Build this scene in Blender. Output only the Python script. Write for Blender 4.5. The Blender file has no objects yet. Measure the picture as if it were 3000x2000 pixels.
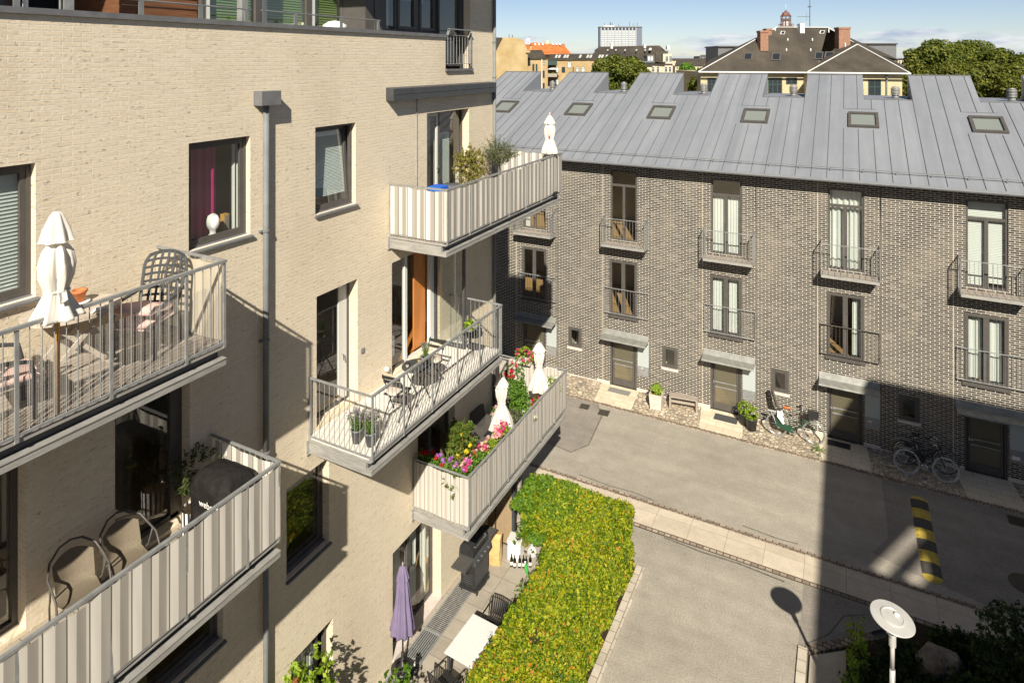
import bpy, math, random
from mathutils import Vector, Matrix

R = math.radians
rnd = random.Random(7)
S = bpy.context.scene
COL = S.collection

# ------------------------------------------------------------------ camera
F, Y0, CAMH = 1885.0, 178.0, 12.8
PSI = math.atan2(2482 - 1500, F)
DL, DR = 8.567, 24.36
CAM = Vector((DL, 0.0, CAMH))
FW = Vector((-math.sin(PSI), math.cos(PSI), 0))
RT = Vector((math.cos(PSI), math.sin(PSI), 0))
cd = bpy.data.cameras.new('camera')
cam = bpy.data.objects.new('camera', cd)
COL.objects.link(cam)
cam.location = CAM
cam.rotation_euler = (R(90), 0, PSI)
cd.sensor_width = 36
cd.lens = 36 * F / 3000
cd.shift_y = -(1000 - Y0) / 3000
cd.clip_start = 0.1
cd.clip_end = 6000
S.camera = cam


def far(px, py, D):
    """a point at depth D that a pixel of the 3000x2000 photograph looks at"""
    return CAM + (FW + RT * ((px - 1500) / F) + Vector((0, 0, (Y0 - py) / F))) * D


# ------------------------------------------------------------------ sky, sun, exposure
SUN_AZ, SUN_EL = R(25.8), R(37.5)
SUND = Vector((math.sin(SUN_AZ) * math.cos(SUN_EL), -math.cos(SUN_AZ) * math.cos(SUN_EL), math.sin(SUN_EL)))
W = bpy.data.worlds.new('World')
S.world = W
W.use_nodes = True
nt = W.node_tree
nt.nodes.clear()


def nd(nt, t, **k):
    n = nt.nodes.new(t)
    for a, b in k.items():
        setattr(n, a, b)
    return n


def lk(nt, a, b):
    nt.links.new(a, b)


sky = nd(nt, 'ShaderNodeTexSky', sky_type='NISHITA', sun_disc=False)
sky.sun_elevation = SUN_EL
sky.sun_rotation = math.atan2(SUND.x, SUND.y)
sky.air_density = 0.8
sky.dust_density = 0.3
sky.ozone_density = 2.0
bg = nd(nt, 'ShaderNodeBackground')
bg.inputs[1].default_value = 0.054
tint = nd(nt, 'ShaderNodeMix', data_type='RGBA', blend_type='MULTIPLY')
tint.inputs[0].default_value = 1
lk(nt, sky.outputs[0], tint.inputs[6])
lk(nt, tint.outputs[2], bg.inputs[0])
tc = nd(nt, 'ShaderNodeTexCoord')
sep = nd(nt, 'ShaderNodeSeparateXYZ')
lk(nt, tc.outputs['Generated'], sep.inputs[0])
hz_ = nd(nt, 'ShaderNodeValToRGB')          # pale, hazier air low down, deep clear blue overhead
q_ = hz_.color_ramp.elements
q_[0].position, q_[0].color = 0.0, (1.12, 1.08, 1.12, 1)
q_[1].position, q_[1].color = 1.0, (.60, .60, .62, 1)
q_.new(.10).color = (1.08, 1.02, 1.06, 1)
q_.new(.32).color = (.66, .65, .68, 1)
lk(nt, sep.outputs[2], hz_.inputs[0])
lk(nt, hz_.outputs[0], tint.inputs[7])
mp = nd(nt, 'ShaderNodeMapping')
mp.inputs['Scale'].default_value = (1, 1, 4.5)
lk(nt, tc.outputs['Generated'], mp.inputs[0])
no = nd(nt, 'ShaderNodeTexNoise')
no.inputs['Scale'].default_value = 9.0
no.inputs['Detail'].default_value = 9
no.inputs['Roughness'].default_value = 0.6
lk(nt, mp.outputs[0], no.inputs['Vector'])
cr = nd(nt, 'ShaderNodeValToRGB')          # height band the cloud bank lies in
e = cr.color_ramp.elements
e[0].position = 0.0
e[0].color = (.62, .62, .62, 1)
e[1].position = 0.07
e[1].color = (0, 0, 0, 1)
e.new(0.036).color = (.56, .56, .56, 1)
e.new(0.05).color = (.22, .22, .22, 1)
lk(nt, sep.outputs[2], cr.inputs[0])
ad = nd(nt, 'ShaderNodeMath', operation='ADD')
lk(nt, cr.outputs[0], ad.inputs[0])
lk(nt, no.outputs[0], ad.inputs[1])
cm = nd(nt, 'ShaderNodeMapRange', interpolation_type='SMOOTHSTEP')
cm.inputs['From Min'].default_value = 1.01
cm.inputs['From Max'].default_value = 1.2
lk(nt, ad.outputs[0], cm.inputs[0])
no2 = nd(nt, 'ShaderNodeTexNoise')
no2.inputs['Scale'].default_value = 26
no2.inputs['Detail'].default_value = 6
lk(nt, mp.outputs[0], no2.inputs['Vector'])
cc = nd(nt, 'ShaderNodeValToRGB')
cc.color_ramp.elements[0].position = .38
cc.color_ramp.elements[0].color = (.50, .58, .72, 1)
cc.color_ramp.elements[1].position = .62
cc.color_ramp.elements[1].color = (.86, .88, .92, 1)
lk(nt, no2.outputs[0], cc.inputs[0])
bgc = nd(nt, 'ShaderNodeBackground')
bgc.inputs[1].default_value = 0.58
lk(nt, cc.outputs[0], bgc.inputs[0])
mx = nd(nt, 'ShaderNodeMixShader')
lk(nt, cm.outputs[0], mx.inputs[0])
lk(nt, bg.outputs[0], mx.inputs[1])
lk(nt, bgc.outputs[0], mx.inputs[2])
wo = nd(nt, 'ShaderNodeOutputWorld')
lk(nt, mx.outputs[0], wo.inputs[0])

sd = bpy.data.lights.new('sun', 'SUN')
sd.energy = 5.0
sd.angle = R(0.53)
sd.color = (1.0, 0.922, 0.785)
sun = bpy.data.objects.new('sun', sd)
sun.rotation_euler = (-SUND).to_track_quat('-Z', 'Y').to_euler()
sun.location = (30, -40, 60)
COL.objects.link(sun)
vs = S.view_settings
vs.view_transform = 'Standard'
vs.look = 'None'
vs.exposure = 0.74
vs.gamma = 1
vs.use_curve_mapping = False
S.cycles.max_bounces = 8
S.cycles.transparent_max_bounces = 16
S.cycles.sample_clamp_indirect = 6

# ------------------------------------------------------------------ materials
MATS = {}


def _new(name):
    m = bpy.data.materials.new(name)
    m.use_nodes = True
    t = m.node_tree
    t.nodes.clear()
    out = nd(t, 'ShaderNodeOutputMaterial')
    return m, t, out


def c4(c):
    return (c[0], c[1], c[2], 1)


def noise(t, scale, detail=4, rough=.55, stretch=None, rot=None):
    g = nd(t, 'ShaderNodeNewGeometry')
    v = g.outputs['Position']
    if stretch or rot:
        mp = nd(t, 'ShaderNodeMapping')
        if stretch:
            mp.inputs['Scale'].default_value = stretch
        if rot:
            mp.inputs['Rotation'].default_value = rot
        lk(t, v, mp.inputs[0])
        v = mp.outputs[0]
    n = nd(t, 'ShaderNodeTexNoise')
    n.inputs['Scale'].default_value = scale
    n.inputs['Detail'].default_value = detail
    n.inputs['Roughness'].default_value = rough
    lk(t, v, n.inputs['Vector'])
    return n.outputs[0]


def ramp(t, fac, stops):
    r = nd(t, 'ShaderNodeValToRGB')
    el = r.color_ramp.elements
    el[0].position, el[0].color = stops[0][0], c4(stops[0][1])
    el[1].position, el[1].color = stops[-1][0], c4(stops[-1][1])
    for p, c in stops[1:-1]:
        el.new(p).color = c4(c)
    lk(t, fac, r.inputs[0])
    return r.outputs[0]


def mixc(t, fac, a, b, mode='MIX'):
    m = nd(t, 'ShaderNodeMix', data_type='RGBA', blend_type=mode)
    for s, v in ((m.inputs[0], fac), (m.inputs[6], a), (m.inputs[7], b)):
        if hasattr(v, 'is_output'):
            lk(t, v, s)
        elif isinstance(v, (int, float)):
            s.default_value = v
        else:
            s.default_value = c4(v)
    return m.outputs[2]


def mth(t, op, a, b=None, c=None):
    m = nd(t, 'ShaderNodeMath', operation=op)
    for i, v in enumerate((a, b, c)):
        if v is None:
            continue
        if hasattr(v, 'is_output'):
            lk(t, v, m.inputs[i])
        else:
            m.inputs[i].default_value = v
    return m.outputs[0]


def bsdf(t, out, col, rough=.7, metal=0, spec=.4, bump=None, bstr=.3, bdist=.01):
    b = nd(t, 'ShaderNodeBsdfPrincipled')
    for s, v in (('Base Color', col), ('Roughness', rough), ('Metallic', metal), ('Specular IOR Level', spec)):
        if hasattr(v, 'is_output'):
            lk(t, v, b.inputs[s])
        else:
            b.inputs[s].default_value = c4(v) if s == 'Base Color' else v
    if bump is not None:
        bp = nd(t, 'ShaderNodeBump')
        bp.inputs['Strength'].default_value = bstr
        bp.inputs['Distance'].default_value = bdist
        lk(t, bump, bp.inputs['Height'])
        lk(t, bp.outputs[0], b.inputs['Normal'])
    lk(t, b.outputs[0], out.inputs[0])
    return b


def mk(name, c1, c2=None, scale=3, rough=.7, metal=0, spec=.4, bs=None, bstr=.3, bdist=.01, stretch=None, lo=.35, hi=.65):
    if name in MATS:
        return MATS[name]
    m, t, out = _new(name)
    col = c1
    if c2:
        col = ramp(t, noise(t, scale, 6, .6, stretch), [(lo, c1), (hi, c2)])
    bump = noise(t, bs, 5) if bs else None
    bsdf(t, out, col, rough, metal, spec, bump, bstr, bdist)
    MATS[name] = m
    return m


def uv_wall(t):
    """u = x + y, v = z: runs along either kind of axis-aligned wall"""
    g = nd(t, 'ShaderNodeNewGeometry')
    s = nd(t, 'ShaderNodeSeparateXYZ')
    lk(t, g.outputs['Position'], s.inputs[0])
    u = mth(t, 'ADD', s.outputs[0], s.outputs[1])
    return u, s.outputs[2], s


def brick(name, cols, mortar, w=.24, h=.0667, ms=.007, rough=.85, crack=0, stain=None, bstr=.6, warp=.0, extra=None):
    m, t, out = _new(name)
    u, v, _ = uv_wall(t)
    cb = nd(t, 'ShaderNodeCombineXYZ')
    if warp:
        wn = noise(t, 5, 3)
        v = mth(t, 'ADD', v, mth(t, 'MULTIPLY', mth(t, 'SUBTRACT', wn, .5), warp))
        u = mth(t, 'ADD', u, mth(t, 'MULTIPLY', mth(t, 'SUBTRACT', wn, .5), warp))
    lk(t, u, cb.inputs[0])
    lk(t, v, cb.inputs[1])
    b = nd(t, 'ShaderNodeTexBrick')
    b.offset = .5
    b.inputs['Scale'].default_value = 1
    b.inputs['Brick Width'].default_value = w
    b.inputs['Row Height'].default_value = h
    b.inputs['Mortar Size'].default_value = ms
    b.inputs['Mortar Smooth'].default_value = .25
    b.inputs['Color1'].default_value = (0, 0, 0, 1)
    b.inputs['Color2'].default_value = (1, 1, 1, 1)
    b.inputs['Mortar'].default_value = (.5, .5, .5, 1)
    lk(t, cb.outputs[0], b.inputs['Vector'])
    bc = ramp(t, b.outputs['Color'], cols)
    n1 = noise(t, 22, 6, .7)
    bc = mixc(t, .35, bc, ramp(t, n1, [(.3, (.35, .35, .35)), (.7, (.65, .65, .65))]), 'OVERLAY')
    hgt = mth(t, 'MULTIPLY', mth(t, 'SUBTRACT', 1, b.outputs['Fac']), .6)
    if crack:
        cb2 = nd(t, 'ShaderNodeCombineXYZ')
        lk(t, mth(t, 'MULTIPLY', u, 12), cb2.inputs[0])
        lk(t, mth(t, 'MULTIPLY', v, 34), cb2.inputs[1])
        cn = nd(t, 'ShaderNodeTexNoise')
        cn.inputs['Scale'].default_value = 1
        cn.inputs['Detail'].default_value = 5
        cn.inputs['Roughness'].default_value = .6
        cn.inputs['Distortion'].default_value = .8
        lk(t, cb2.outputs[0], cn.inputs['Vector'])
        ck = nd(t, 'ShaderNodeMapRange', interpolation_type='SMOOTHSTEP')
        ck.inputs['From Min'].default_value = .595
        ck.inputs['From Max'].default_value = .73
        lk(t, cn.outputs[0], ck.inputs[0])
        notm = mth(t, 'SUBTRACT', 1, b.outputs['Fac'])
        ckm = mth(t, 'MULTIPLY', ck.outputs[0], notm)
        bc = mixc(t, mth(t, 'MULTIPLY', ckm, crack), bc, (.13, .095, .06))
        hgt = mth(t, 'SUBTRACT', hgt, mth(t, 'MULTIPLY', ckm, .9))
        hgt = mth(t, 'ADD', hgt, mth(t, 'MULTIPLY', cn.outputs[0], .5))
    col = mixc(t, b.outputs['Fac'], bc, mortar)
    if stain:
        sn = noise(t, stain[1], 5, .6, (1, 1, .45))
        col = mixc(t, mth(t, 'MULTIPLY', ramp(t, sn, [(stain[2], (0, 0, 0)), (stain[3], (1, 1, 1))]), stain[4]), col, stain[0])
    hgt = mth(t, 'ADD', hgt, mth(t, 'MULTIPLY', n1, .4))
    bsdf(t, out, col, rough, 0, .25, hgt, bstr, .012)
    MATS[name] = m
    return m


M_CREAM = brick('cream_brick', [(.0, (.66, .562, .418)), (.5, (.685, .588, .44)), (1, (.705, .61, .462))], (.77, .705, .58), crack=.45, bstr=.9,
                stain=((.45, .36, .25), .5, .52, .75, .35), warp=.012, w=.235, h=.0645, ms=.006)
M_DARK = brick('dark_brick', [(0, (.014, .0125, .0115)), (.45, (.028, .0245, .0215)), (.8, (.055, .047, .040)), (1, (.12, .103, .087))], (.56, .52, .445),
               w=.24, h=.0667, ms=.0096, rough=.6, stain=((.32, .28, .22), .9, .5, .78, .4), warp=.006)
M_VILLA = brick('yellow_brick', [(0, (.43, .35, .20)), (1, (.53, .45, .28))], (.52, .45, .32), ms=.005)
M_RED = brick('red_brick', [(0, (.21, .095, .06)), (1, (.30, .15, .095))], (.4, .3, .22), ms=.006)
M_STEEL = mk('galvanised_steel', (.25, .255, .252), (.335, .34, .336), 9, .5, .3, .4, 60, .05)
M_CANOPY = mk('canopy_sheet_metal', (.20, .20, .185), (.28, .28, .26), 5, .5, .2, .4)
M_BEAM = mk('weathered_galvanised_beam', (.33, .32, .30), (.46, .45, .42), 4, .5, .35, .5, 30, .08, stretch=(1, 1, 5))
M_ANTH = mk('anthracite_metal', (.045, .048, .052), (.06, .063, .067), 5, .5, 0, .4)
M_FRAME = mk('brown_grey_window_frame', (.075, .068, .062), (.092, .084, .077), 5, .5, 0, .4)
M_FRAMEL = mk('pale_window_frame', (.58, .58, .55), None, 5, .5)
M_SILL = mk('zinc_sill', (.13, .13, .135), (.17, .172, .178), 6, .55, .1)
M_PIPE = mk('grey_downpipe', (.15, .158, .16), (.19, .198, .20), 4, .65, .0, .3)


def zincmat():
    m, t, out = _new('zinc_roof')
    g = nd(t, 'ShaderNodeNewGeometry')
    s = nd(t, 'ShaderNodeSeparateXYZ')
    lk(t, g.outputs['Position'], s.inputs[0])
    fl = mth(t, 'FLOOR', mth(t, 'DIVIDE', mth(t, 'ADD', s.outputs[0], 100.73), .4867))
    wn = nd(t, 'ShaderNodeTexWhiteNoise', noise_dimensions='1D')
    lk(t, fl, wn.inputs['W'])
    col = ramp(t, noise(t, 1.1, 6, .62, (2.2, .22, .3)), [(.3, (.205, .219, .244)), (.55, (.232, .246, .271)), (.75, (.262, .276, .30))])
    col = mixc(t, .5, col, ramp(t, wn.outputs['Value'], [(0, (.44, .44, .45)), (1, (.56, .56, .56))]), 'OVERLAY')
    wh = ramp(t, noise(t, 1.7, 6, .7, (2.5, .5, .5)), [(.66, (0, 0, 0)), (.82, (.55, .55, .55))])
    col = mixc(t, wh, col, (.42, .43, .45))
    bsdf(t, out, col, ramp(t, noise(t, 2.0, 4), [(.3, (.42, .42, .42)), (.7, (.62, .62, .62))]), .1, .35, noise(t, 1.6, 3, .5, (3, .7, .7)), .12, .05)
    return m


M_ZINC = zincmat()
M_SEAM = mk('zinc_seam', (.12, .13, .15), None, 1, .6, .1)
M_WHITE = mk('white_paint', (.78, .77, .74), None, 1, .6)
M_BLACK = mk('black_paint', (.02, .02, .021), (.03, .03, .03), 8, .45)
M_WOODG = mk('weathered_grey_wood', (.26, .22, .18), (.38, .33, .28), 12, .8, 0, .2, 60, .2, stretch=(.6, 4, 4))
M_WOODL = mk('sun_bleached_table_wood', (.42, .36, .29), (.54, .47, .39), 10, .8, 0, .2, 60, .2, stretch=(4, .6, 4))
M_SKYB = mk('skylight_blind', (.33, .335, .32), None, 1, .8)
M_WOODB = mk('brown_cladding', (.105, .045, .022), (.17, .075, .036), 5, .7, 0, .3, 40, .15, stretch=(1, .4, 6))
M_WOODO = mk('orange_varnished_wood', (.42, .15, .03), (.52, .20, .05), 4, .4, stretch=(1, 1, .3))
M_POLE = mk('honey_wood_pole', (.55, .30, .08), (.66, .38, .12), 10, .5, stretch=(1, 1, .2))
M_PLASTER = mk('plaster_interior', (.60, .56, .48), None, 1, .8)
M_DARKROOM = mk('dim_interior', (.10, .09, .08), None, 1, .8)
M_FLOOR = mk('oak_floor', (.42, .25, .10), (.52, .32, .14), 3, .5, stretch=(1, 8, 1))
M_TERRA = mk('terracotta', (.45, .14, .045), (.55, .19, .07), 8, .8)
M_BLUE = mk('cobalt_glaze', (.02, .035, .20), (.03, .05, .28), 5, .25)
M_PINK = mk('pink_cushion_fabric', (.58, .40, .36), (.66, .48, .43), 40, .9, 0, .1, 120, .3)
M_BEIGE = mk('beige_cushion_fabric', (.50, .43, .36), (.58, .51, .43), 40, .9, 0, .1)
M_WICKER = mk('taupe_wicker', (.13, .105, .072), (.20, .165, .12), 90, .7, 0, .3, 140, .6, .01)
M_RATTAN = mk('charcoal_rattan', (.06, .056, .05), (.11, .10, .09), 90, .6, 0, .3, 140, .6, .01)
M_POTG = mk('grey_pot', (.13, .14, .15), (.17, .18, .19), 8, .6)
M_STONE = mk('planter_stone', (.50, .44, .40), (.58, .52, .47), 7, .8, 0, .2, 30, .1)
M_SOIL = mk('dark_soil', (.035, .024, .015), (.07, .05, .03), 30, .95, 0, .1, 50, 1, .03)
M_PAPER = mk('kraft_paper', (.52, .34, .14), (.62, .43, .20), 6, .8, 0, .2, 9, .8, .04)
M_COVER = mk('black_nylon_cover', (.013, .012, .011), (.022, .020, .018), 8, .7, 0, .15, 4, .8, .06)
M_REED = mk('reed_matting', (.28, .20, .12), (.42, .32, .20), 60, .9, 0, .1, 80, .8, .02, stretch=(6, 6, .2))
M_CURT = mk('white_curtain', (.72, .72, .69), None, 1, .9)
M_PURPLE = mk('magenta_curtain', (.36, .015, .13), None, 1, .9)
M_BLIND = mk('pale_blind', (.62, .66, .64), None, 1, .7)
M_GREENB = mk('green_blind', (.20, .28, .09), None, 1, .6)
M_LAV = mk('lavender_fabric', (.165, .135, .225), (.19, .155, .255), 5, .9, 0, .1)
M_TABLE = mk('pale_table_top', (.60, .61, .59), (.66, .67, .65), 3, .45)
M_CHROME = mk('bright_steel', (.62, .62, .60), None, 1, .25, .9)
M_RUBBER = mk('dark_rubber', (.05, .046, .042), (.085, .079, .072), 20, .8)
M_YELLOW = mk('yellow_rubber', (.38, .28, .045), (.56, .42, .07), 9, .75)
M_GREENP = mk('dark_green_paint', (.015, .055, .03), None, 1, .3)
M_GREYT = mk('grey_tyre', (.20, .20, .19), None, 1, .7)
M_PALET = mk('pale_tyre', (.48, .48, .46), None, 1, .7)
M_SLATE = mk('dark_roofing_felt', (.048, .042, .035), (.082, .07, .054), .5, .85, 0, .2, 3, .3, .03, stretch=(1, 1, .3))
M_TILE = mk('orange_roof_tiles', (.40, .12, .035), (.55, .19, .06), .7, .8, 0, .2)
M_TAN = mk('tan_brick_far', (.33, .23, .11), (.42, .31, .17), .7, .85, 0, .2)
M_RENDER = mk('ochre_render', (.34, .25, .12), (.44, .34, .19), .5, .9, 0, .1, 2, .6, .05)
M_PALEB = mk('pale_stone_far', (.50, .43, .31), (.58, .50, .38), .5, .85)
M_TOWER = mk('tower_concrete', (.52, .52, .52), None, 1, .8)
M_TOWERD = mk('tower_dark', (.13, .15, .19), None, 1, .6)
M_BARK = mk('bark', (.06, .045, .03), (.11, .085, .06), 9, .9, 0, .1, 20, .8, .03)
M_STEM = mk('green_stem', (.10, .13, .04), None, 1, .8)
M_COPPER = mk('rust_red_metal', (.13, .055, .04), (.18, .08, .06), 2, .6)
M_ROOFW = mk('white_trim', (.70, .70, .68), None, 1, .6)
M_DEEP = mk('dark_glass_far', (.02, .025, .03), None, 1, .15, 0, .6)
M_GREENF = mk('green_window_frame', (.03, .06, .05), None, 1, .5)
M_MAT = mk('door_mat', (.05, .05, .05), (.08, .08, .08), 60, .95)
M_IRON = mk('cast_iron', (.06, .05, .04), (.10, .085, .065), 30, .7, .3)
M_RED1 = mk('red_mark', (.6, .03, .02), None, 1, .8)
M_BLUEP = mk('blue_plastic', (.02, .12, .55), None, 1, .5)
M_BOTTLE = mk('dark_bottle_glass', (.008, .010, .008), None, 1, .12, 0, .6)
M_LABEL = mk('paper_label', (.75, .73, .68), None, 1, .8)
M_GREENL = mk('bright_green_plastic', (.06, .42, .07), None, 1, .5)
M_ROCK = mk('granite_boulder', (.15, .125, .095), (.28, .24, .19), 5, .9, 0, .2, 14, .7, .05)
M_LAMP = mk('light_grey_enamel', (.40, .395, .38), (.45, .44, .425), 6, .35, 0, .5)
M_SADDLE = mk('tan_leather', (.48, .12, .02), None, 1, .5)
M_SLABW = mk('pale_deck_boards', (.60, .57, .52), (.70, .67, .61), 6, .85, 0, .2, 25, .2, stretch=(6, .6, 1))
M_STRIPE = mk('striped_pot', (.75, .73, .70), None, 1, .6)


def leafmat(name, stops, trans=.35, drift=0):
    if name in MATS:
        return MATS[name]
    m, t, out = _new(name)
    g = nd(t, 'ShaderNodeNewGeometry')
    fac = g.outputs['Random Per Island']
    if drift:
        dn = noise(t, 1.6, 3, .6)
        fac = mth(t, 'ADD', fac, mth(t, 'MULTIPLY', mth(t, 'SUBTRACT', dn, .5), drift))
    col = ramp(t, fac, stops)
    d = nd(t, 'ShaderNodeBsdfPrincipled')
    d.inputs['Roughness'].default_value = .55
    d.inputs['Specular IOR Level'].default_value = .3
    lk(t, col, d.inputs['Base Color'])
    tr = nd(t, 'ShaderNodeBsdfTranslucent')
    lk(t, col, tr.inputs[0])
    mx = nd(t, 'ShaderNodeMixShader')
    mx.inputs[0].default_value = trans
    lk(t, d.outputs[0], mx.inputs[1])
    lk(t, tr.outputs[0], mx.inputs[2])
    lk(t, mx.outputs[0], out.inputs[0])
    MATS[name] = m
    return m


L_HEDGE = leafmat('hedge_leaves', [(0, (.035, .08, .004)), (.32, (.12, .19, .005)), (.6, (.25, .31, .007)), (.86, (.38, .39, .012)), (.975, (.44, .33, .03)), (.998, (.46, .17, .02))], .35, .55)
L_HEDGEG = leafmat('green_branch_leaves', [(0, (.04, .10, .006)), (.5, (.09, .19, .01)), (1, (.16, .27, .02))])
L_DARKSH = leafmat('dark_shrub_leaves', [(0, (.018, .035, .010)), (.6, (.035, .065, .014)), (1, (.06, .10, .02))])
L_TREE = leafmat('tree_leaves', [(0, (.04, .065, .008)), (.5, (.095, .12, .014)), (.85, (.15, .17, .018)), (1, (.22, .21, .025))], .25)
L_TREEY = leafmat('yellow_green_tree_leaves', [(0, (.05, .07, .008)), (.5, (.10, .12, .014)), (1, (.17, .17, .02))], .25)
L_OLIVE = leafmat('olive_leaves', [(0, (.07, .08, .04)), (.5, (.13, .15, .07)), (1, (.22, .23, .12))])
L_BOX = leafmat('yellow_bush_leaves', [(0, (.12, .12, .02)), (.5, (.24, .22, .04)), (1, (.38, .33, .08))])
L_PLANT = leafmat('plant_leaves', [(0, (.05, .12, .01)), (.5, (.10, .22, .02)), (1, (.18, .32, .04))])
L_LIME = leafmat('lime_leaves', [(0, (.10, .18, .01)), (.5, (.22, .34, .02)), (1, (.34, .42, .05))])
L_DRY = leafmat('dry_brown_leaves', [(0, (.18, .07, .02)), (1, (.40, .18, .06))])
L_LAVF = leafmat('lavender_flowers', [(0, (.20, .14, .22)), (1, (.40, .30, .42))])
P_RED = leafmat('red_petals', [(0, (.45, .01, .015)), (1, (.60, .02, .05))])
P_PINK = leafmat('pink_petals', [(0, (.75, .30, .32)), (1, (.85, .60, .55))])
P_ROSE = leafmat('magenta_petals', [(0, (.55, .03, .14)), (1, (.72, .10, .22))])
P_PURP = leafmat('purple_petals', [(0, (.35, .10, .45)), (1, (.55, .22, .62))])
P_YEL = leafmat('yellow_petals', [(0, (.62, .50, .02)), (1, (.75, .66, .05))])
P_WHITE = leafmat('white_petals', [(0, (.65, .66, .50)), (1, (.8, .8, .66))])
P_CORAL = leafmat('coral_petals', [(0, (.60, .10, .06)), (1, (.75, .25, .12))])


def glassmat(name, tint=(.86, .9, .88), refl=.15, rough=0.0, body=None):
    m, t, out = _new(name)
    g = nd(t, 'ShaderNodeNewGeometry')
    vm = nd(t, 'ShaderNodeVectorMath', operation='DOT_PRODUCT')
    lk(t, g.outputs['Normal'], vm.inputs[0])
    lk(t, g.outputs['Incoming'], vm.inputs[1])
    c = mth(t, 'ABSOLUTE', vm.outputs['Value'])
    k = mth(t, 'POWER', mth(t, 'SUBTRACT', 1, c), 5)
    fac = mth(t, 'MINIMUM', mth(t, 'MULTIPLY_ADD', k, 1 - refl, refl), 1)
    tr = nd(t, 'ShaderNodeBsdfTransparent')
    tr.inputs[0].default_value = c4(tint)
    gl = nd(t, 'ShaderNodeBsdfGlossy')
    gl.inputs['Roughness'].default_value = rough
    src = tr.outputs[0]
    if body:
        df = nd(t, 'ShaderNodeBsdfDiffuse')
        df.inputs[0].default_value = c4(body[:3])
        m2 = nd(t, 'ShaderNodeMixShader')
        m2.inputs[0].default_value = body[3]
        lk(t, tr.outputs[0], m2.inputs[1])
        lk(t, df.outputs[0], m2.inputs[2])
        src = m2.outputs[0]
    mx = nd(t, 'ShaderNodeMixShader')
    lk(t, fac, mx.inputs[0])
    lk(t, src, mx.inputs[1])
    lk(t, gl.outputs[0], mx.inputs[2])
    lk(t, mx.outputs[0], out.inputs[0])
    MATS[name] = m
    return m


M_GLASS = glassmat('window_glass')
M_FROST = glassmat('frosted_glass', (.8, .8, .72), .08, .12, (.20, .18, .12, .55))
M_PANELG = glassmat('pale_frosted_panel', (.8, .85, .85), .08, .1, (.48, .53, .52, .85))
M_DRINK = glassmat('drinking_glass', (.9, .92, .9), .12)


def fabric(name, period, stops, trans=.3, along=None):
    """woven screen cloth: upright stripes repeating every `period` metres"""
    m, t, out = _new(name)
    u, v, s = uv_wall(t)
    fr = mth(t, 'FRACT', mth(t, 'DIVIDE', u, period))
    r = nd(t, 'ShaderNodeValToRGB')
    r.color_ramp.interpolation = 'CONSTANT'
    el = r.color_ramp.elements
    el[0].position, el[0].color = stops[0][0], c4(stops[0][1])
    el[1].position, el[1].color = stops[1][0], c4(stops[1][1])
    for p, c in stops[2:]:
        el.new(p).color = c4(c)
    lk(t, fr, r.inputs[0])
    d = nd(t, 'ShaderNodeBsdfDiffuse')
    lk(t, r.outputs[0], d.inputs[0])
    tr = nd(t, 'ShaderNodeBsdfTranslucent')
    lk(t, r.outputs[0], tr.inputs[0])
    mx = nd(t, 'ShaderNodeMixShader')
    mx.inputs[0].default_value = trans
    lk(t, d.outputs[0], mx.inputs[1])
    lk(t, tr.outputs[0], mx.inputs[2])
    lk(t, mx.outputs[0], out.inputs[0])
    MATS[name] = m
    return m


M_SCREEN = fabric('striped_screen_cloth', .452, [(0, (.13, .125, .12)), (.03, (.86, .82, .74)), (.27, (.46, .43, .38)), (.50, (.14, .135, .13)), (.53, (.78, .735, .655)), (.72, (.41, .38, .335)), (.93, (.70, .66, .58))])
M_SCREENT = fabric('taupe_striped_screen_cloth', .226, [(0, (.15, .14, .13)), (.05, (.70, .655, .58)), (.36, (.56, .51, .45)), (.62, (.71, .665, .60))])
M_SCREENC = fabric('cream_screen_cloth', .46, [(0, (.70, .62, .48)), (.5, (.64, .57, .45))], .4)


def clothmat(name, col, trans=.25):
    m, t, out = _new(name)
    d = nd(t, 'ShaderNodeBsdfDiffuse')
    d.inputs[0].default_value = c4(col)
    tr = nd(t, 'ShaderNodeBsdfTranslucent')
    tr.inputs[0].default_value = c4(col)
    mx = nd(t, 'ShaderNodeMixShader')
    mx.inputs[0].default_value = trans
    lk(t, d.outputs[0], mx.inputs[1])
    lk(t, tr.outputs[0], mx.inputs[2])
    lk(t, mx.outputs[0], out.inputs[0])
    MATS[name] = m
    return m


M_CANVAS = clothmat('white_parasol_canvas', (.80, .77, .70))


def netmat():
    m, t, out = _new('wire_netting')
    u, v, s = uv_wall(t)
    a = mth(t, 'LESS_THAN', mth(t, 'FRACT', mth(t, 'DIVIDE', u, .019)), .15)
    b = mth(t, 'LESS_THAN', mth(t, 'FRACT', mth(t, 'DIVIDE', v, .0125)), .14)
    f = mth(t, 'MAXIMUM', a, b)
    tr = nd(t, 'ShaderNodeBsdfTransparent')
    d = nd(t, 'ShaderNodeBsdfPrincipled')
    d.inputs['Base Color'].default_value = (.55, .52, .47, 1)
    d.inputs['Roughness'].default_value = .5
    mx = nd(t, 'ShaderNodeMixShader')
    lk(t, f, mx.inputs[0])
    lk(t, tr.outputs[0], mx.inputs[1])
    lk(t, d.outputs[0], mx.inputs[2])
    lk(t, mx.outputs[0], out.inputs[0])
    return m


M_NET = netmat()


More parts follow.
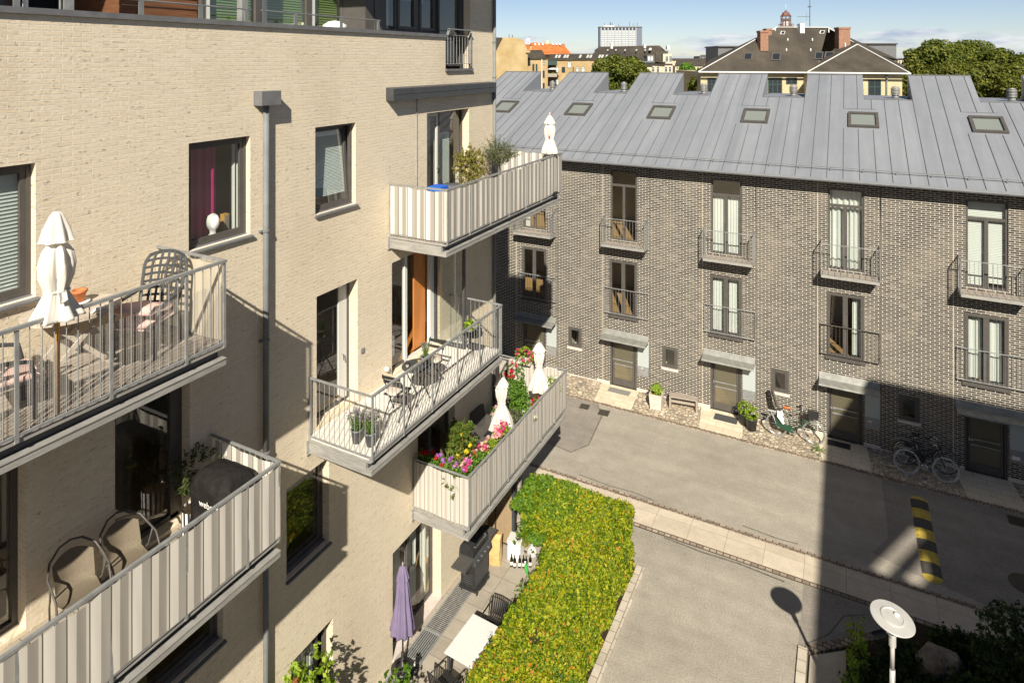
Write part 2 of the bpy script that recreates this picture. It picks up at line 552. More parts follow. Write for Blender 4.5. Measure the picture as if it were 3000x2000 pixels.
def asphalt(name, a, b):
    m, t, out = _new(name)
    n1 = noise(t, .35, 6, .6)
    n2 = noise(t, 28, 5, .75)
    n3 = noise(t, 2.2, 5, .65)
    col = ramp(t, n1, [(.32, a), (.68, b)])
    col = mixc(t, .75, col, ramp(t, n2, [(.2, (.15, .15, .15)), (.8, (.85, .85, .85))]), 'OVERLAY')
    col = mixc(t, .25, col, ramp(t, n3, [(.3, (.3, .3, .3)), (.7, (.7, .7, .7))]), 'OVERLAY')
    n4 = noise(t, .9, 4, .6, (.25, 1.6, 1))
    col = mixc(t, .22, col, ramp(t, n4, [(.35, (.3, .3, .3)), (.65, (.7, .7, .7))]), 'OVERLAY')
    n5 = noise(t, 160, 2, .6)
    col = mixc(t, .5, col, ramp(t, n5, [(.25, (.25, .25, .25)), (.75, (.75, .75, .75))]), 'OVERLAY')
    sp = noise(t, 14, 2, .5)
    col = mixc(t, ramp(t, sp, [(.73, (0, 0, 0)), (.76, (.8, .8, .8))]), col, (.03, .026, .022))
    bsdf(t, out, col, .85, 0, .25, n2, .35, .006)
    MATS[name] = m
    return m


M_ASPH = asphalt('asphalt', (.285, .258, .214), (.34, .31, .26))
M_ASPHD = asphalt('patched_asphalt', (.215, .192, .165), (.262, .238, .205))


def slabmat(name, a, b, mort, w, h, ms=.006, off=.5, rot=False, bstr=.3):
    m, t, out = _new(name)
    g = nd(t, 'ShaderNodeNewGeometry')
    v = g.outputs['Position']
    if rot:
        mp = nd(t, 'ShaderNodeMapping')
        mp.inputs['Rotation'].default_value = (0, 0, R(90))
        lk(t, v, mp.inputs[0])
        v = mp.outputs[0]
    bt = nd(t, 'ShaderNodeTexBrick')
    bt.offset = off
    bt.inputs['Scale'].default_value = 1
    bt.inputs['Brick Width'].default_value = w
    bt.inputs['Row Height'].default_value = h
    bt.inputs['Mortar Size'].default_value = ms
    bt.inputs['Mortar Smooth'].default_value = .3
    bt.inputs['Color1'].default_value = (0, 0, 0, 1)
    bt.inputs['Color2'].default_value = (1, 1, 1, 1)
    bt.inputs['Mortar'].default_value = (.5, .5, .5, 1)
    lk(t, v, bt.inputs['Vector'])
    col = ramp(t, bt.outputs['Color'], [(0, a), (1, b)])
    n = noise(t, 2.5, 6, .65)
    col = mixc(t, .45, col, ramp(t, n, [(.3, (.35, .35, .35)), (.7, (.65, .65, .65))]), 'OVERLAY')
    n2 = noise(t, 45, 3, .6)
    col = mixc(t, .3, col, ramp(t, n2, [(.3, (.35, .35, .35)), (.7, (.65, .65, .65))]), 'OVERLAY')
    col = mixc(t, bt.outputs['Fac'], col, mort)
    hg = mth(t, 'ADD', mth(t, 'SUBTRACT', 1, bt.outputs['Fac']), mth(t, 'MULTIPLY', n2, .3))
    bsdf(t, out, col, .85, 0, .2, hg, bstr, .008)
    MATS[name] = m
    return m


M_PAVE = slabmat('terrace_paving', (.30, .265, .215), (.36, .325, .27), (.15, .125, .09), .5, .5, .006, 0)
M_STRIP = slabmat('pale_path_slabs', (.47, .405, .315), (.52, .45, .355), (.31, .26, .20), .95, 2.0, .008, 0)
M_ENTRY = slabmat('entry_slabs', (.58, .50, .37), (.66, .58, .44), (.30, .24, .17), .56, .28, .006)
M_SETT = slabmat('granite_setts', (.20, .15, .115), (.38, .31, .24), (.10, .08, .06), .17, .12, .016, .4, False, .7)
M_KERB = slabmat('pale_kerb_stone', (.42, .37, .30), (.52, .47, .39), (.2, .16, .12), .3, .4, .01, .5, True)
M_DECK = slabmat('weathered_deck_planks', (.27, .23, .185), (.36, .31, .26), (.03, .025, .02), 2.2, .095, .006, .5, True)
M_PLANK = slabmat('silver_deck_planks', (.32, .27, .21), (.42, .36, .29), (.04, .03, .02), .11, 1.2, .006, 0)


def cobblemat():
    m, t, out = _new('rounded_cobbles')
    g = nd(t, 'ShaderNodeNewGeometry')
    vo = nd(t, 'ShaderNodeTexVoronoi', feature='DISTANCE_TO_EDGE')
    vo.inputs['Scale'].default_value = 7.5
    vc = nd(t, 'ShaderNodeTexVoronoi', feature='F1')
    vc.inputs['Scale'].default_value = 7.5
    wn = nd(t, 'ShaderNodeTexNoise')
    wn.inputs['Scale'].default_value = 3
    add = nd(t, 'ShaderNodeMix', data_type='VECTOR')
    add.inputs[0].default_value = .04
    lk(t, g.outputs['Position'], wn.inputs['Vector'])
    lk(t, g.outputs['Position'], add.inputs[4])
    lk(t, wn.outputs['Color'], add.inputs[5])
    for n in (vo, vc):
        lk(t, add.outputs[1], n.inputs['Vector'])
    sx = nd(t, 'ShaderNodeSeparateColor')
    lk(t, vc.outputs['Color'], sx.inputs[0])
    col = ramp(t, sx.outputs[0], [(0, (.20, .185, .16)), (.14, (.36, .31, .24)), (.5, (.48, .405, .30)), (.8, (.56, .47, .345)), (1, (.64, .56, .45))])
    edge = ramp(t, vo.outputs['Distance'], [(.03, (0, 0, 0)), (.16, (1, 1, 1))])
    col = mixc(t, edge, (.25, .205, .15), col)
    dome = mth(t, 'POWER', mth(t, 'MINIMUM', mth(t, 'MULTIPLY', vo.outputs['Distance'], 3), 1), .5)
    bsdf(t, out, col, .8, 0, .25, dome, .7, .03)
    MATS['cobble'] = m
    return m


M_COBBLE = cobblemat()
# ------------------------------------------------------------------ geometry helpers
OFF = {}


class MB:
    def __init__(s, T=None):
        s.v, s.f, s.mi = [], [], []
        s.T = T or Matrix()
        s.m = 0

    def p(s, q):
        s.v.append(tuple(s.T @ Vector(q)))
        return len(s.v) - 1

    def face(s, pts):
        s.f.append([s.p(q) for q in pts])
        s.mi.append(s.m)

    def idx(s, ids):
        s.f.append(list(ids))
        s.mi.append(s.m)

    def box(s, x0, x1, y0, y1, z0, z1):
        i = [s.p(q) for q in ((x0, y0, z0), (x1, y0, z0), (x1, y1, z0), (x0, y1, z0), (x0, y0, z1), (x1, y0, z1), (x1, y1, z1), (x0, y1, z1))]
        for a in ((3, 2, 1, 0), (4, 5, 6, 7), (0, 1, 5, 4), (1, 2, 6, 5), (2, 3, 7, 6), (3, 0, 4, 7)):
            s.idx([i[k] for k in a])
        return s

    def bar(s, a, b, w, h=None, up=(0, 0, 1)):
        a, b = Vector(a), Vector(b)
        h = h or w
        d = (b - a).normalized()
        u = Vector(up)
        if abs(d.dot(u)) > .98:
            u = Vector((1, 0, 0))
        x = d.cross(u).normalized() * (w / 2)
        y = x.normalized().cross(d).normalized() * (h / 2)
        i = [s.p(q) for q in (a - x - y, a + x - y, a + x + y, a - x + y, b - x - y, b + x - y, b + x + y, b - x + y)]
        for f in ((3, 2, 1, 0), (4, 5, 6, 7), (0, 1, 5, 4), (1, 2, 6, 5), (2, 3, 7, 6), (3, 0, 4, 7)):
            s.idx([i[k] for k in f])
        return s

    def tube(s, pts, r, n=6, closed=False):
        pts = [Vector(q) for q in pts]
        m = len(pts)
        rs = r if isinstance(r, (list, tuple)) else [r] * m
        rings = []
        nrm = None
        for i, q in enumerate(pts):
            if closed:
                d = (pts[(i + 1) % m] - pts[i - 1]).normalized()
            else:
                d = (pts[min(i + 1, m - 1)] - pts[max(i - 1, 0)]).normalized()
            if nrm is None:
                nrm = d.orthogonal().normalized()
            else:
                nrm = nrm - d * nrm.dot(d)
                nrm = nrm.normalized() if nrm.length > 1e-6 else d.orthogonal().normalized()
            b = d.cross(nrm)
            rings.append([s.p(q + (nrm * math.cos(2 * math.pi * k / n) + b * math.sin(2 * math.pi * k / n)) * rs[i]) for k in range(n)])
        for i in range(m if closed else m - 1):
            A, B = rings[i], rings[(i + 1) % m]
            for k in range(n):
                s.idx([A[k], A[(k + 1) % n], B[(k + 1) % n], B[k]])
        if not closed:
            s.idx(rings[0][::-1])
            s.idx(rings[-1])
        return s

    def lathe(s, prof, n=16, c=(0, 0, 0), fold=0, nf=8, ph=0, sq=(1, 1), caps=True, wob=None):
        rings = []
        for j, (r, z) in enumerate(prof):
            ring = []
            for k in range(n):
                a = 2 * math.pi * k / n
                rr = r * (1 + (fold if not isinstance(fold, (list, tuple)) else fold[j]) * math.cos(nf * a + ph))
                if wob:
                    rr *= 1 + wob * math.sin(2.3 * a + z * 7 + ph)
                ring.append(s.p((c[0] + rr * math.cos(a) * sq[0], c[1] + rr * math.sin(a) * sq[1], c[2] + z)))
            rings.append(ring)
        for A, B in zip(rings, rings[1:]):
            for k in range(n):
                s.idx([A[k], A[(k + 1) % n], B[(k + 1) % n], B[k]])
        if caps:
            s.idx(rings[0][::-1])
            s.idx(rings[-1])
        return s

    def prism(s, poly, vec):
        v = Vector(vec)
        a = [s.p(q) for q in poly]
        b = [s.p(Vector(q) + v) for q in poly]
        s.idx(a[::-1])
        s.idx(b)
        k = len(a)
        for i in range(k):
            s.idx([a[i], a[(i + 1) % k], b[(i + 1) % k], b[i]])
        return s

    def build(s, name, mat, parent=None, smooth=False, world=True):
        me = bpy.data.meshes.new(name)
        off = Vector(OFF.get(parent.name, (0, 0, 0))) if (parent and world) else Vector((0, 0, 0))
        vs_ = [(a - off.x, b - off.y, c - off.z) for a, b, c in s.v] if off.length else s.v
        me.from_pydata(vs_, [], s.f)
        mats = mat if isinstance(mat, (list, tuple)) else [mat]
        for q in mats:
            me.materials.append(q)
        if len(mats) > 1:
            me.polygons.foreach_set('material_index', s.mi)
        if smooth:
            me.polygons.foreach_set('use_smooth', [True] * len(me.polygons))
        me.update()
        o = bpy.data.objects.new(name, me)
        COL.objects.link(o)
        if parent:
            o.parent = parent
            if world:
                OFF[o.name] = tuple(off)
        return o


def tag(o, label=None, cat=None, group=None, kind=None):
    for k, v in (('label', label), ('category', cat), ('group', group), ('kind', kind)):
        if v:
            o[k] = v
    return o


def thing(name, label, cat, loc=(0, 0, 0), rz=0, group=None):
    o = bpy.data.objects.new(name, None)
    COL.objects.link(o)
    o.empty_display_size = .2
    o.location = loc
    o.rotation_euler = (0, 0, rz)
    OFF[o.name] = tuple(loc)
    return tag(o, label, cat, group)


def kids(o):
    return [c for c in bpy.data.objects if c.parent == o]


def copy_tree(o, parent=None, label=None):
    c = o.copy()
    COL.objects.link(c)
    c.parent = parent
    if o.name in OFF:
        OFF[c.name] = OFF[o.name]
    if label:
        c['label'] = label
    for ch in kids(o):
        copy_tree(ch, c)
    return c


def frame_T(loc, rz):
    return Matrix.Translation(loc) @ Matrix.Rotation(rz, 4, 'Z')


# (u, d, v): along the wall, inwards, up
T_L = Matrix(((0, -1, 0, 0), (1, 0, 0, 0), (0, 0, 1, 0), (0, 0, 0, 1)))
T_R = Matrix.Translation((0, DR, 0))


def wall(T, u0, u1, v0, v1, holes, depth):
    m = MB(T)
    us = sorted({u0, u1, *[h[0] for h in holes], *[h[1] for h in holes]})
    vz = sorted({v0, v1, *[h[2] for h in holes], *[h[3] for h in holes]})
    us = [u for u in us if u0 <= u <= u1]
    vz = [v for v in vz if v0 <= v <= v1]
    for a, b in zip(us, us[1:]):
        for c, d in zip(vz, vz[1:]):
            mu, mv = (a + b) / 2, (c + d) / 2
            if any(h[0] < mu < h[1] and h[2] < mv < h[3] for h in holes):
                continue
            m.face([(a, 0, c), (b, 0, c), (b, 0, d), (a, 0, d)])
    for h in holes:
        a, b, c, d = h[:4]
        e = h[4] if len(h) > 4 else depth
        m.face([(a, 0, c), (a, 0, d), (a, e, d), (a, e, c)])
        m.face([(b, 0, d), (b, 0, c), (b, e, c), (b, e, d)])
        m.face([(a, 0, d), (b, 0, d), (b, e, d), (a, e, d)])
        m.face([(b, 0, c), (a, 0, c), (a, e, c), (b, e, c)])
    return m


def room(m, u0, u1, d0, d1, v0, v1):
    """walls and floor seen through an opening: slots 0 plaster, 1 floor"""
    m.m = 0
    m.face([(u0, d1, v0), (u1, d1, v0), (u1, d1, v1), (u0, d1, v1)])
    m.face([(u0, d0, v0), (u0, d1, v0), (u0, d1, v1), (u0, d0, v1)])
    m.face([(u1, d1, v0), (u1, d0, v0), (u1, d0, v1), (u1, d1, v1)])
    m.face([(u0, d0, v1), (u0, d1, v1), (u1, d1, v1), (u1, d0, v1)])
    m.m = 1
    m.face([(u0, d0, v0), (u1, d0, v0), (u1, d1, v0), (u0, d1, v0)])
    m.m = 0


def frame_bars(m, u0, u1, v0, v1, d0, d1, w, muls=(), trans=(), bw=None):
    """a frame ring w wide with mullions at u and transoms at v"""
    bw = bw or w
    m.box(u0, u0 + w, d0, d1, v0, v1)
    m.box(u1 - w, u1, d0, d1, v0, v1)
    m.box(u0 + w, u1 - w, d0, d1, v1 - w, v1)
    m.box(u0 + w, u1 - w, d0, d1, v0, v0 + bw)
    for q in muls:
        m.box(q[0] - q[1] / 2, q[0] + q[1] / 2, d0 + .006, d1 - .003, (q[2] if len(q) > 2 else v0 + bw), (q[3] if len(q) > 3 else v1 - w))
    for q in trans:
        m.box(u0 + w, u1 - w, d0 + .003, d1 - .006, q[0] - q[1] / 2, q[0] + q[1] / 2)


def pane(T, parent, u0, u1, v0, v1, d, mat=None, name='pane'):
    m = MB(T)
    m.face([(u0, d, v0), (u1, d, v0), (u1, d, v1), (u0, d, v1)])
    return m.build(name, mat or M_GLASS, parent)


def drape(T, parent, u0, u1, v0, v1, d, mat, name='curtain', amp=.035, waves=7, n=60):
    m = MB(T)
    for i in range(n):
        a, b = i / n, (i + 1) / n
        f = lambda t: d + amp * math.sin(t * waves * 2 * math.pi + math.sin(t * 9)) * (.7 + .3 * math.sin(t * 23))
        ua, ub = u0 + (u1 - u0) * a, u0 + (u1 - u0) * b
        m.face([(ua, f(a), v0), (ub, f(b), v0), (ub, f(b), v1), (ua, f(a), v1)])
    return m.build(name, mat, parent, True)


def blind(T, parent, u0, u1, v0, v1, d, mat, pitch=.04, name='blind'):
    m = MB(T)
    v = v1
    while v > v0:
        m.face([(u0, d, v - pitch * .95), (u1, d, v - pitch * .95), (u1, d + .022, v), (u0, d + .022, v)])
        v -= pitch
    return m.build(name, mat, parent)


# ------------------------------------------------------------------ leaves
def leaf_quad(m, p, n, s, asp=.55, r=rnd):
    n = Vector(n)
    if n.length < 1e-5:
        n = Vector((0, 0, 1))
    n.normalize()
    t = n.orthogonal().normalized()
    b = n.cross(t)
    a = r.uniform(0, 6.283)
    t, b = t * math.cos(a) + b * math.sin(a), b * math.cos(a) - t * math.sin(a)
    p = Vector(p)
    k = len(m.v)
    T = m.T
    for q in (p - t * s, p + b * (s * asp) + n * (s * .12), p + t * s, p - b * (s * asp) + n * (s * .12)):
        m.v.append(tuple(q))
    m.f.append([k, k + 1, k + 2, k + 3])
    m.mi.append(m.m)


def rvec(r=rnd):
    while True:
        v = Vector((r.uniform(-1, 1), r.uniform(-1, 1), r.uniform(-1, 1)))
        if .05 < v.length < 1:
            return v.normalized()


def leaf_ball(m, c, rad, n, s, squash=1, shell=.6, asp=.55, r=rnd, up=.3):
    c = Vector(c)
    for i in range(n):
        d = rvec(r)
        q = rad * (shell + (1 - shell) * r.random()) if r.random() < .75 else rad * r.random()
        p = c + Vector((d.x * q, d.y * q, d.z * q * squash))
        leaf_quad(m, p, d + rvec(r) * .8 + Vector((0, 0, up)), s * r.uniform(.6, 1.25), asp, r)


def sprig(m, base, tip, n, s, spread=.05, asp=.3, r=rnd):
    base, tip = Vector(base), Vector(tip)
    for i in range(n):
        t = r.uniform(.15, 1)
        p = base.lerp(tip, t) + rvec(r) * spread * (1.1 - t * .5)
        leaf_quad(m, p, rvec(r) + Vector((0, 0, .4)), s * r.uniform(.6, 1.2), asp, r)


# ------------------------------------------------------------------ the ground
def sheet(name, poly, z, mat, kind='structure', thick=None):
    m = MB()
    if thick:
        m.prism([(x, y, z - thick) for x, y in poly], (0, 0, thick))
    else:
        m.face([(x, y, z) for x, y in poly])
    return tag(m.build(name, mat), None, None, None, kind)


M_FAR = mk('far_ground', (.10, .10, .07), (.20, .18, .15), .02, .95)
sheet('ground', [(-3000, -300), (3000, -300), (3000, 4500), (-3000, 4500)], -.06, M_FAR)
sheet('road', [(-45, 18.45), (30, 18.45), (30, 22.76), (-45, 22.76)], 0, M_ASPH)
sheet('driveway', [(4.06, -6), (7.62, -6), (7.62, 17.27), (4.06, 17.27)], 0, M_ASPH)
sheet('side_street', [(-45, 15.9), (4.06, 15.9), (4.06, 17.27), (-45, 17.27)], -.004, M_ASPH)
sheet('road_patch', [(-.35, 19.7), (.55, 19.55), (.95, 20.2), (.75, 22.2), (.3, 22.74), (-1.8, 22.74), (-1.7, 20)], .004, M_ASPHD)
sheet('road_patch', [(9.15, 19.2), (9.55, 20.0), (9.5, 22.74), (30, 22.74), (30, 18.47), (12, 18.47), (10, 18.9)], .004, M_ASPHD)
sheet('footpath', [(-45, 17.42), (30, 17.42), (30, 18.30), (-45, 18.30)], .006, M_STRIP)
sheet('sett_row', [(-45, 18.30), (30, 18.30), (30, 18.45), (-45, 18.45)], .009, M_SETT)
sheet('sett_row', [(-45, 17.27), (30, 17.27), (30, 17.42), (-45, 17.42)], .009, M_SETT)
sheet('sett_row', [(-45, 22.76), (30, 22.76), (30, 22.90), (-45, 22.90)], .022, M_SETT, thick=.03)
sheet('cobble_strip', [(-45, 22.90), (30, 22.90), (30, 24.5), (-45, 24.5)], .018, M_COBBLE)
sheet('terrace', [(-.02, 8.2), (2.62, 8.2), (2.62, 15.02), (-.02, 15.02)], .004, M_PAVE)
sheet('planting_bed', [(2.62, -6), (3.84, -6), (3.84, 15.84), (.4, 15.84), (.4, 15.02), (2.62, 15.02)], .02, M_SOIL)
sheet('planting_bed', [(-.02, -6), (2.62, -6), (2.62, 8.2), (-.02, 8.2)], .02, M_SOIL)
sheet('kerb', [(3.84, -6), (4.06, -6), (4.06, 15.9), (3.84, 15.9)], .06, M_KERB, thick=.12)
sheet('kerb', [(7.62, -6), (7.80, -6), (7.80, 15.35), (7.62, 15.35)], .05, M_KERB, thick=.12)
sheet('sett_edge', [(7.70, 15.4), (7.86, 15.3), (9.16, 16.36), (9.04, 16.5)], .02, M_SETT, thick=.05)
sheet('slab_path', [(7.80, -6), (8.55, -6), (8.55, 15.75), (7.86, 15.25)], .010, M_STRIP)
sheet('planting_bed', [(8.55, -6), (16, -6), (16, 17.25), (9.9, 17.25), (9.3, 16.45), (8.55, 15.8)], .03, M_SOIL)
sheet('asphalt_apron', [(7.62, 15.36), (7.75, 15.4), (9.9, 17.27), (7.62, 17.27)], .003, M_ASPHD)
for k in range(5):
    X = 3.86 * (k - 1)
    w = (.02 if k else -.05)
    sheet('entry_slabs', [(X - .07, 24.355), (X + 1.42, 24.355), (X + 1.55, 22.9), (X + w + .1, 22.9)], .03, M_ENTRY, thick=.03)

# marks in the asphalt: a seam of dark tar
mtar = MB()
mtar.m = 0


def tar(pts, w):
    for a, b in zip(pts, pts[1:]):
        a, b = Vector(a), Vector(b)
        n = Vector((-(b - a).y, (b - a).x, 0)).normalized() * w / 2
        mtar.face([(a - n).to_tuple(), (b - n).to_tuple(), (b + n).to_tuple(), (a + n).to_tuple()])


M_TAR = mk('tar_seam', (.07, .06, .05), (.17, .155, .13), 7, .8)
zt = .0065
tar([(-1.7, 20, zt), (-.35, 19.7, zt), (.55, 19.55, zt), (.92, 20.2, zt), (.72, 22.1, zt), (.3, 22.74, zt)], .035)
tar([(1.2, 18.62, zt), (2.2, 18.55, zt), (3.0, 18.6, zt), (3.6, 18.52, zt)], .03)
tar([(6.0, 18.66, zt), (6.9, 18.58, zt), (7.4, 18.62, zt)], .035)
tar([(4.2, 17.22, zt), (5.2, 17.16, zt), (6.1, 17.2, zt), (7.2, 17.12, zt)], .05)
tar([(7.75, 15.5, zt), (8.2, 16.0, zt), (8.5, 16.7, zt), (9.0, 17.0, zt)], .03)
tag(mtar.build('road_seam', M_TAR), None, None, None, 'structure')

# ------------------------------------------------------------------ terraced row houses
OH = []


def row_house(k):
    X = 3.86 * k
    T = Matrix.Translation((X, DR, 0))
    names = {-2: 'row house half hidden by the cream building corner, its skylight tilted open', -1: 'brown brick row house behind the corner balconies, the one part covered by their shadow',
             0: 'brown brick row house with a pale planter box and a low bench outside',
             1: 'brown brick row house with white curtains and two dark plant pots by its door',
             2: 'brown brick row house half in shade with grey wavy curtains and two bicycles outside',
             3: 'brown brick row house with white slatted blinds upstairs and its door wholly in shade'}
    t = thing('row_house', names.get(k, 'brown brick row house at the end of the row'), 'house', (X, DR, 0), 0, 'terrace of brown brick row houses')
    FWu = (.27, 1.335, 5.74, 8.475)
    FW1 = (.23, 1.345, 2.80, 4.96)
    DO = (.245, 1.325, .03, 2.08)
    SW = (-1.525, -.955, 1.18, 1.98)
    wl = wall(T, -2.03, 1.83, -.05, 9.0, [FWu + (.10,), FW1 + (.05,), DO + (.14,), SW + (.06,)], .1)
    w = wl.build('wall', M_DARK, t)
    for x, mat_, ww in ((1.83, M_TAR, .012), (-.05, M_STRIP, .012)):
        m = MB(T)
        m.box(x - ww, x + ww, -.004, .02, 0, 9.0)
        m.build('movement_joint', mat_, t)
    for a, b, c_, d_ in ((-.3, .235, -.012, .13), (1.335, 1.83, -.012, .13), (-2.03, -.3, -.006, .05)):
        m = MB(T)
        m.box(a, b, c_, .05, -.05, d_)
        m.build('plinth', M_STONE, t)
    # shell that keeps the daylight out
    m = MB(T)
    m.face([(-2.03, .3, -.05), (-2.03, 9, -.05), (-2.03, 9, 11.2), (-2.03, 5.29, 11.2), (-2.03, -.1, 9.0)])
    m.face([(1.83, .3, -.05), (1.83, 9, -.05), (1.83, 9, 11.2), (1.83, 5.29, 11.2), (1.83, -.1, 9.0)])
    m.face([(-2.03, 9, -.05), (1.83, 9, -.05), (1.83, 9, 11.2), (-2.03, 9, 11.2)])
    m.build('party_wall', M_DARK, t)
    # rooms
    m = MB(T)
    room(m, -1.2, 1.75, .14, 3.4, 5.70, 8.6)
    room(m, -1.2, 1.75, .14, 3.4, 2.76, 5.3)
    room(m, .0, 1.6, .2, 2.4, .02, 2.4)
    room(m, -1.7, -.8, .1, 1.2, .5, 2.4)
    m.build('room_interior', [M_PLASTER if k in (-1, 0, 1) else M_PLASTER, M_FLOOR], t)
    # upper french window
    m = MB(T)
    frame_bars(m, *FWu, .04, .10, .06, [(.80, .10, 5.8, 7.86)], [(7.90, .09)])
    f = m.build('french_window', M_FRAME, t)
    pane(T, f, .33, .75, 5.80, 7.855, .07)
    pane(T, f, .85, 1.275, 5.80, 7.855, .07)
    pane(T, f, .33, 1.275, 7.945, 8.415, .07)
    # first floor french window
    m = MB(T)
    frame_bars(m, *FW1, -.012, .05, .10, [(.79, .15)], [])
    m.box(.18, 1.40, -.05, .03, 2.70, 2.80)
    f = m.build('french_window', M_FRAME, t)
    pane(T, f, .33, .715, 2.90, 4.86, .02)
    pane(T, f, .865, 1.245, 2.90, 4.86, .02)
    # door
    m = MB(T)
    frame_bars(m, *DO, .04, .12, .075, [], [], .02)
    m.box(.345, .405, .055, .105, .05, 2.0)
    m.box(1.155, 1.225, .055, .105, .05, 2.0)
    m.box(.405, 1.155, .055, .105, .05, .28)
    m.box(.405, 1.155, .055, .105, 1.93, 2.0)
    d = m.build('door', M_FRAME, t)
    m = MB(T)
    m.box(.405, 1.155, .05, .09, .83, .86)
    m.box(.405, 1.155, .05, .09, 1.01, 1.04)
    m.build('push_bar', M_STEEL, d)
    pane(T, d, .405, 1.155, .28, 1.93, .08, M_FROST)
    m = MB(T)
    m.tube([(.36, .05, 1.02), (.36, .0, 1.02), (.47, .0, 1.01)], .011)
    m.box(.345, .375, .046, .056, .94, 1.08)
    m.build('handle', M_CHROME, d)
    m = MB(T)
    m.box(.22, 1.35, -.02, .14, 0, .03)
    m.build('threshold', M_STEEL, t)
    # small window
    m = MB(T)
    frame_bars(m, *SW, -.012, .06, .085)
    frame_bars(m, -1.44, -1.04, 1.265, 1.895, .0, .05, .04)
    f = m.build('window', M_FRAME, t)
    pane(T, f, -1.40, -1.08, 1.305, 1.855, .03)
    m = MB(T)
    m.prism([(-1.56, -.06, 1.08), (-1.56, .03, 1.08), (-1.56, .03, 1.18), (-1.56, -.06, 1.16)], (.64, 0, 0))
    m.build('sill', M_STONE, f)
    # canopy
    m = MB(T)
    m.prism([(.0, 0, 2.20), (.0, -.02, 2.20), (.0, -.10, 2.02), (.0, -.46, 1.985), (.0, -.48, 1.93), (.0, -.465, 1.93), (.0, -.45, 1.965), (.0, -.09, 1.995), (0, 0, 2.15)], (1.80, 0, 0))
    c = m.build('canopy', M_CANOPY, t)
    m = MB(T)
    for x in (.03, 1.77):
        m.bar((x, 0, 1.90), (x, -.44, 1.955), .02, .03)
    m.build('bracket', M_ANTH, c)
    # side panel with letter box
    m = MB(T)
    m.box(1.372, 1.808, -.022, .01, 1.0, 1.96)
    p = m.build('side_panel', M_PANELG if k != 2 else M_PANELG, t)
    m = MB(T)
    m.box(1.372, 1.808, -.045, .01, .65, .995)
    m.box(1.36, 1.815, -.05, .01, .985, 1.01)
    lb = m.build('letter_box', M_STEEL, t)
    if k in (0, 2, 3):
        m = MB(T)
        if k == 0:
            m.box(1.53, 1.59, -.047, -.04, .93, .96)
        elif k == 2:
            m.box(1.45, 1.58, -.047, -.04, .87, .90)
        else:
            m.box(1.42, 1.62, -.047, -.04, .72, .83)
        m.build('note', M_LABEL, lb)
    # balcony
    m = MB(T)
    x0, x1, dd, z = .06, 1.80, .57, 5.68
    for x in (x0 + .02, x1 - .02):
        m.box(x - .02, x + .02, -dd + .03, 0, z - .10, z)
    m.box(x0, x1, -dd, -dd + .03, z - .10, z - .01)
    b = m.build('balcony', M_BEAM, t)
    m = MB(T)
    nb = 9
    for i in range(nb):
        a = x0 + .05 + (x1 - x0 - .1) * i / nb
        m.box(a + .008, a + (x1 - x0 - .1) / nb - .008, -dd + .04, -.01, z - .035, z - .005)
    m.build('floor_boards', M_WOODG, b)
    m = MB(T)
    zt_ = z + 1.04
    for x in (x0 + .01, x1 - .01):
        m.box(x - .008, x + .008, -dd, -dd + .05, z - .1, zt_)
        m.box(x - .008, x + .008, -.05, 0, z - .02, zt_)
        m.box(x - .008, x + .008, -dd + .05, -.05, zt_ - .04, zt_)
        m.box(x - .008, x + .008, -dd + .05, -.05, z + .02, z + .05)
        for i in range(1, 5):
            y = -dd + .05 + (dd - .1) * i / 5
            m.tube([(x, y, z + .05), (x, y, zt_ - .04)], .006, 5)
    m.box(x0, x1, -dd, -dd + .04, zt_ - .03, zt_ - .012)
    m.box(x0, x1, -dd + .01, -dd + .03, z + .03, z + .045)
    for i in range(1, 15):
        x = x0 + (x1 - x0) * i / 15
        m.tube([(x, -dd + .02, z + .04), (x, -dd + .02, zt_ - .02)], .0055 if i % 7 else .011, 5)
    m.build('railing', M_STEEL, b)
    # flat guard rail of the first floor window
    m = MB(T)
    for z_ in (2.87, 3.85):
        m.bar((.03, -.07, z_), (1.81, -.07, z_), .02, .025)
    for i in range(16):
        x = .04 + 1.76 * i / 15
        m.tube([(x, -.07, 2.87), (x, -.07, 3.85)], .0055 if 0 < i < 15 else .011, 5)
    for x in (.05, 1.79):
        m.bar((x, -.07, 3.0), (x, 0, 3.0), .02)
        m.bar((x, -.07, 3.75), (x, 0, 3.75), .02)
    m.build('guard_rail', M_STEEL if k != 2 else M_FRAME, t)
    # roof: low ridge and the higher pitched part that rises above it
    al = .408
    ye, ze = 23.90 - DR, 8.889
    yl, yh = 29.65 - DR, 31.95 - DR
    zl, zh = ze + al * (yl - ye), ze + al * (yh - ye)
    m = MB(T)
    x0, x1, h0, h1 = -2.03, 1.83, -.75, 1.44
    m.face([(x0, ye, ze), (x1, ye, ze), (x1, yl, zl), (x0, yl, zl)])
    m.face([(h0, yl, zl), (h1, yl, zl), (h1, yh, zh), (h0, yh, zh)])
    m.face([(x0, yl, zl), (h0, yl, zl), (h0, 9, zl), (x0, 9, zl)])
    m.face([(h1, yl, zl), (x1, yl, zl), (x1, 9, zl), (h1, 9, zl)])
    for h, s in ((h0, -1), (h1, 1)):
        m.face([(h, yl, zl), (h, yh, zh), (h, yh, zl)])
    m.face([(h0, yh, zl - .2), (h1, yh, zl - .2), (h1, yh, zh), (h0, yh, zh)])
    m.face([(x0, ye, ze), (x1, ye, ze), (x1, ye, ze - .1), (x0, ye, ze - .1)])
    m.face([(x0, ye, ze - .1), (x1, ye, ze - .1), (x1, .02, ze - .1), (x0, .02, ze - .1)])
    rf = m.build('roof', M_ZINC, t)
    m = MB(T)
    nrm = Vector((0, -al, 1)).normalized()
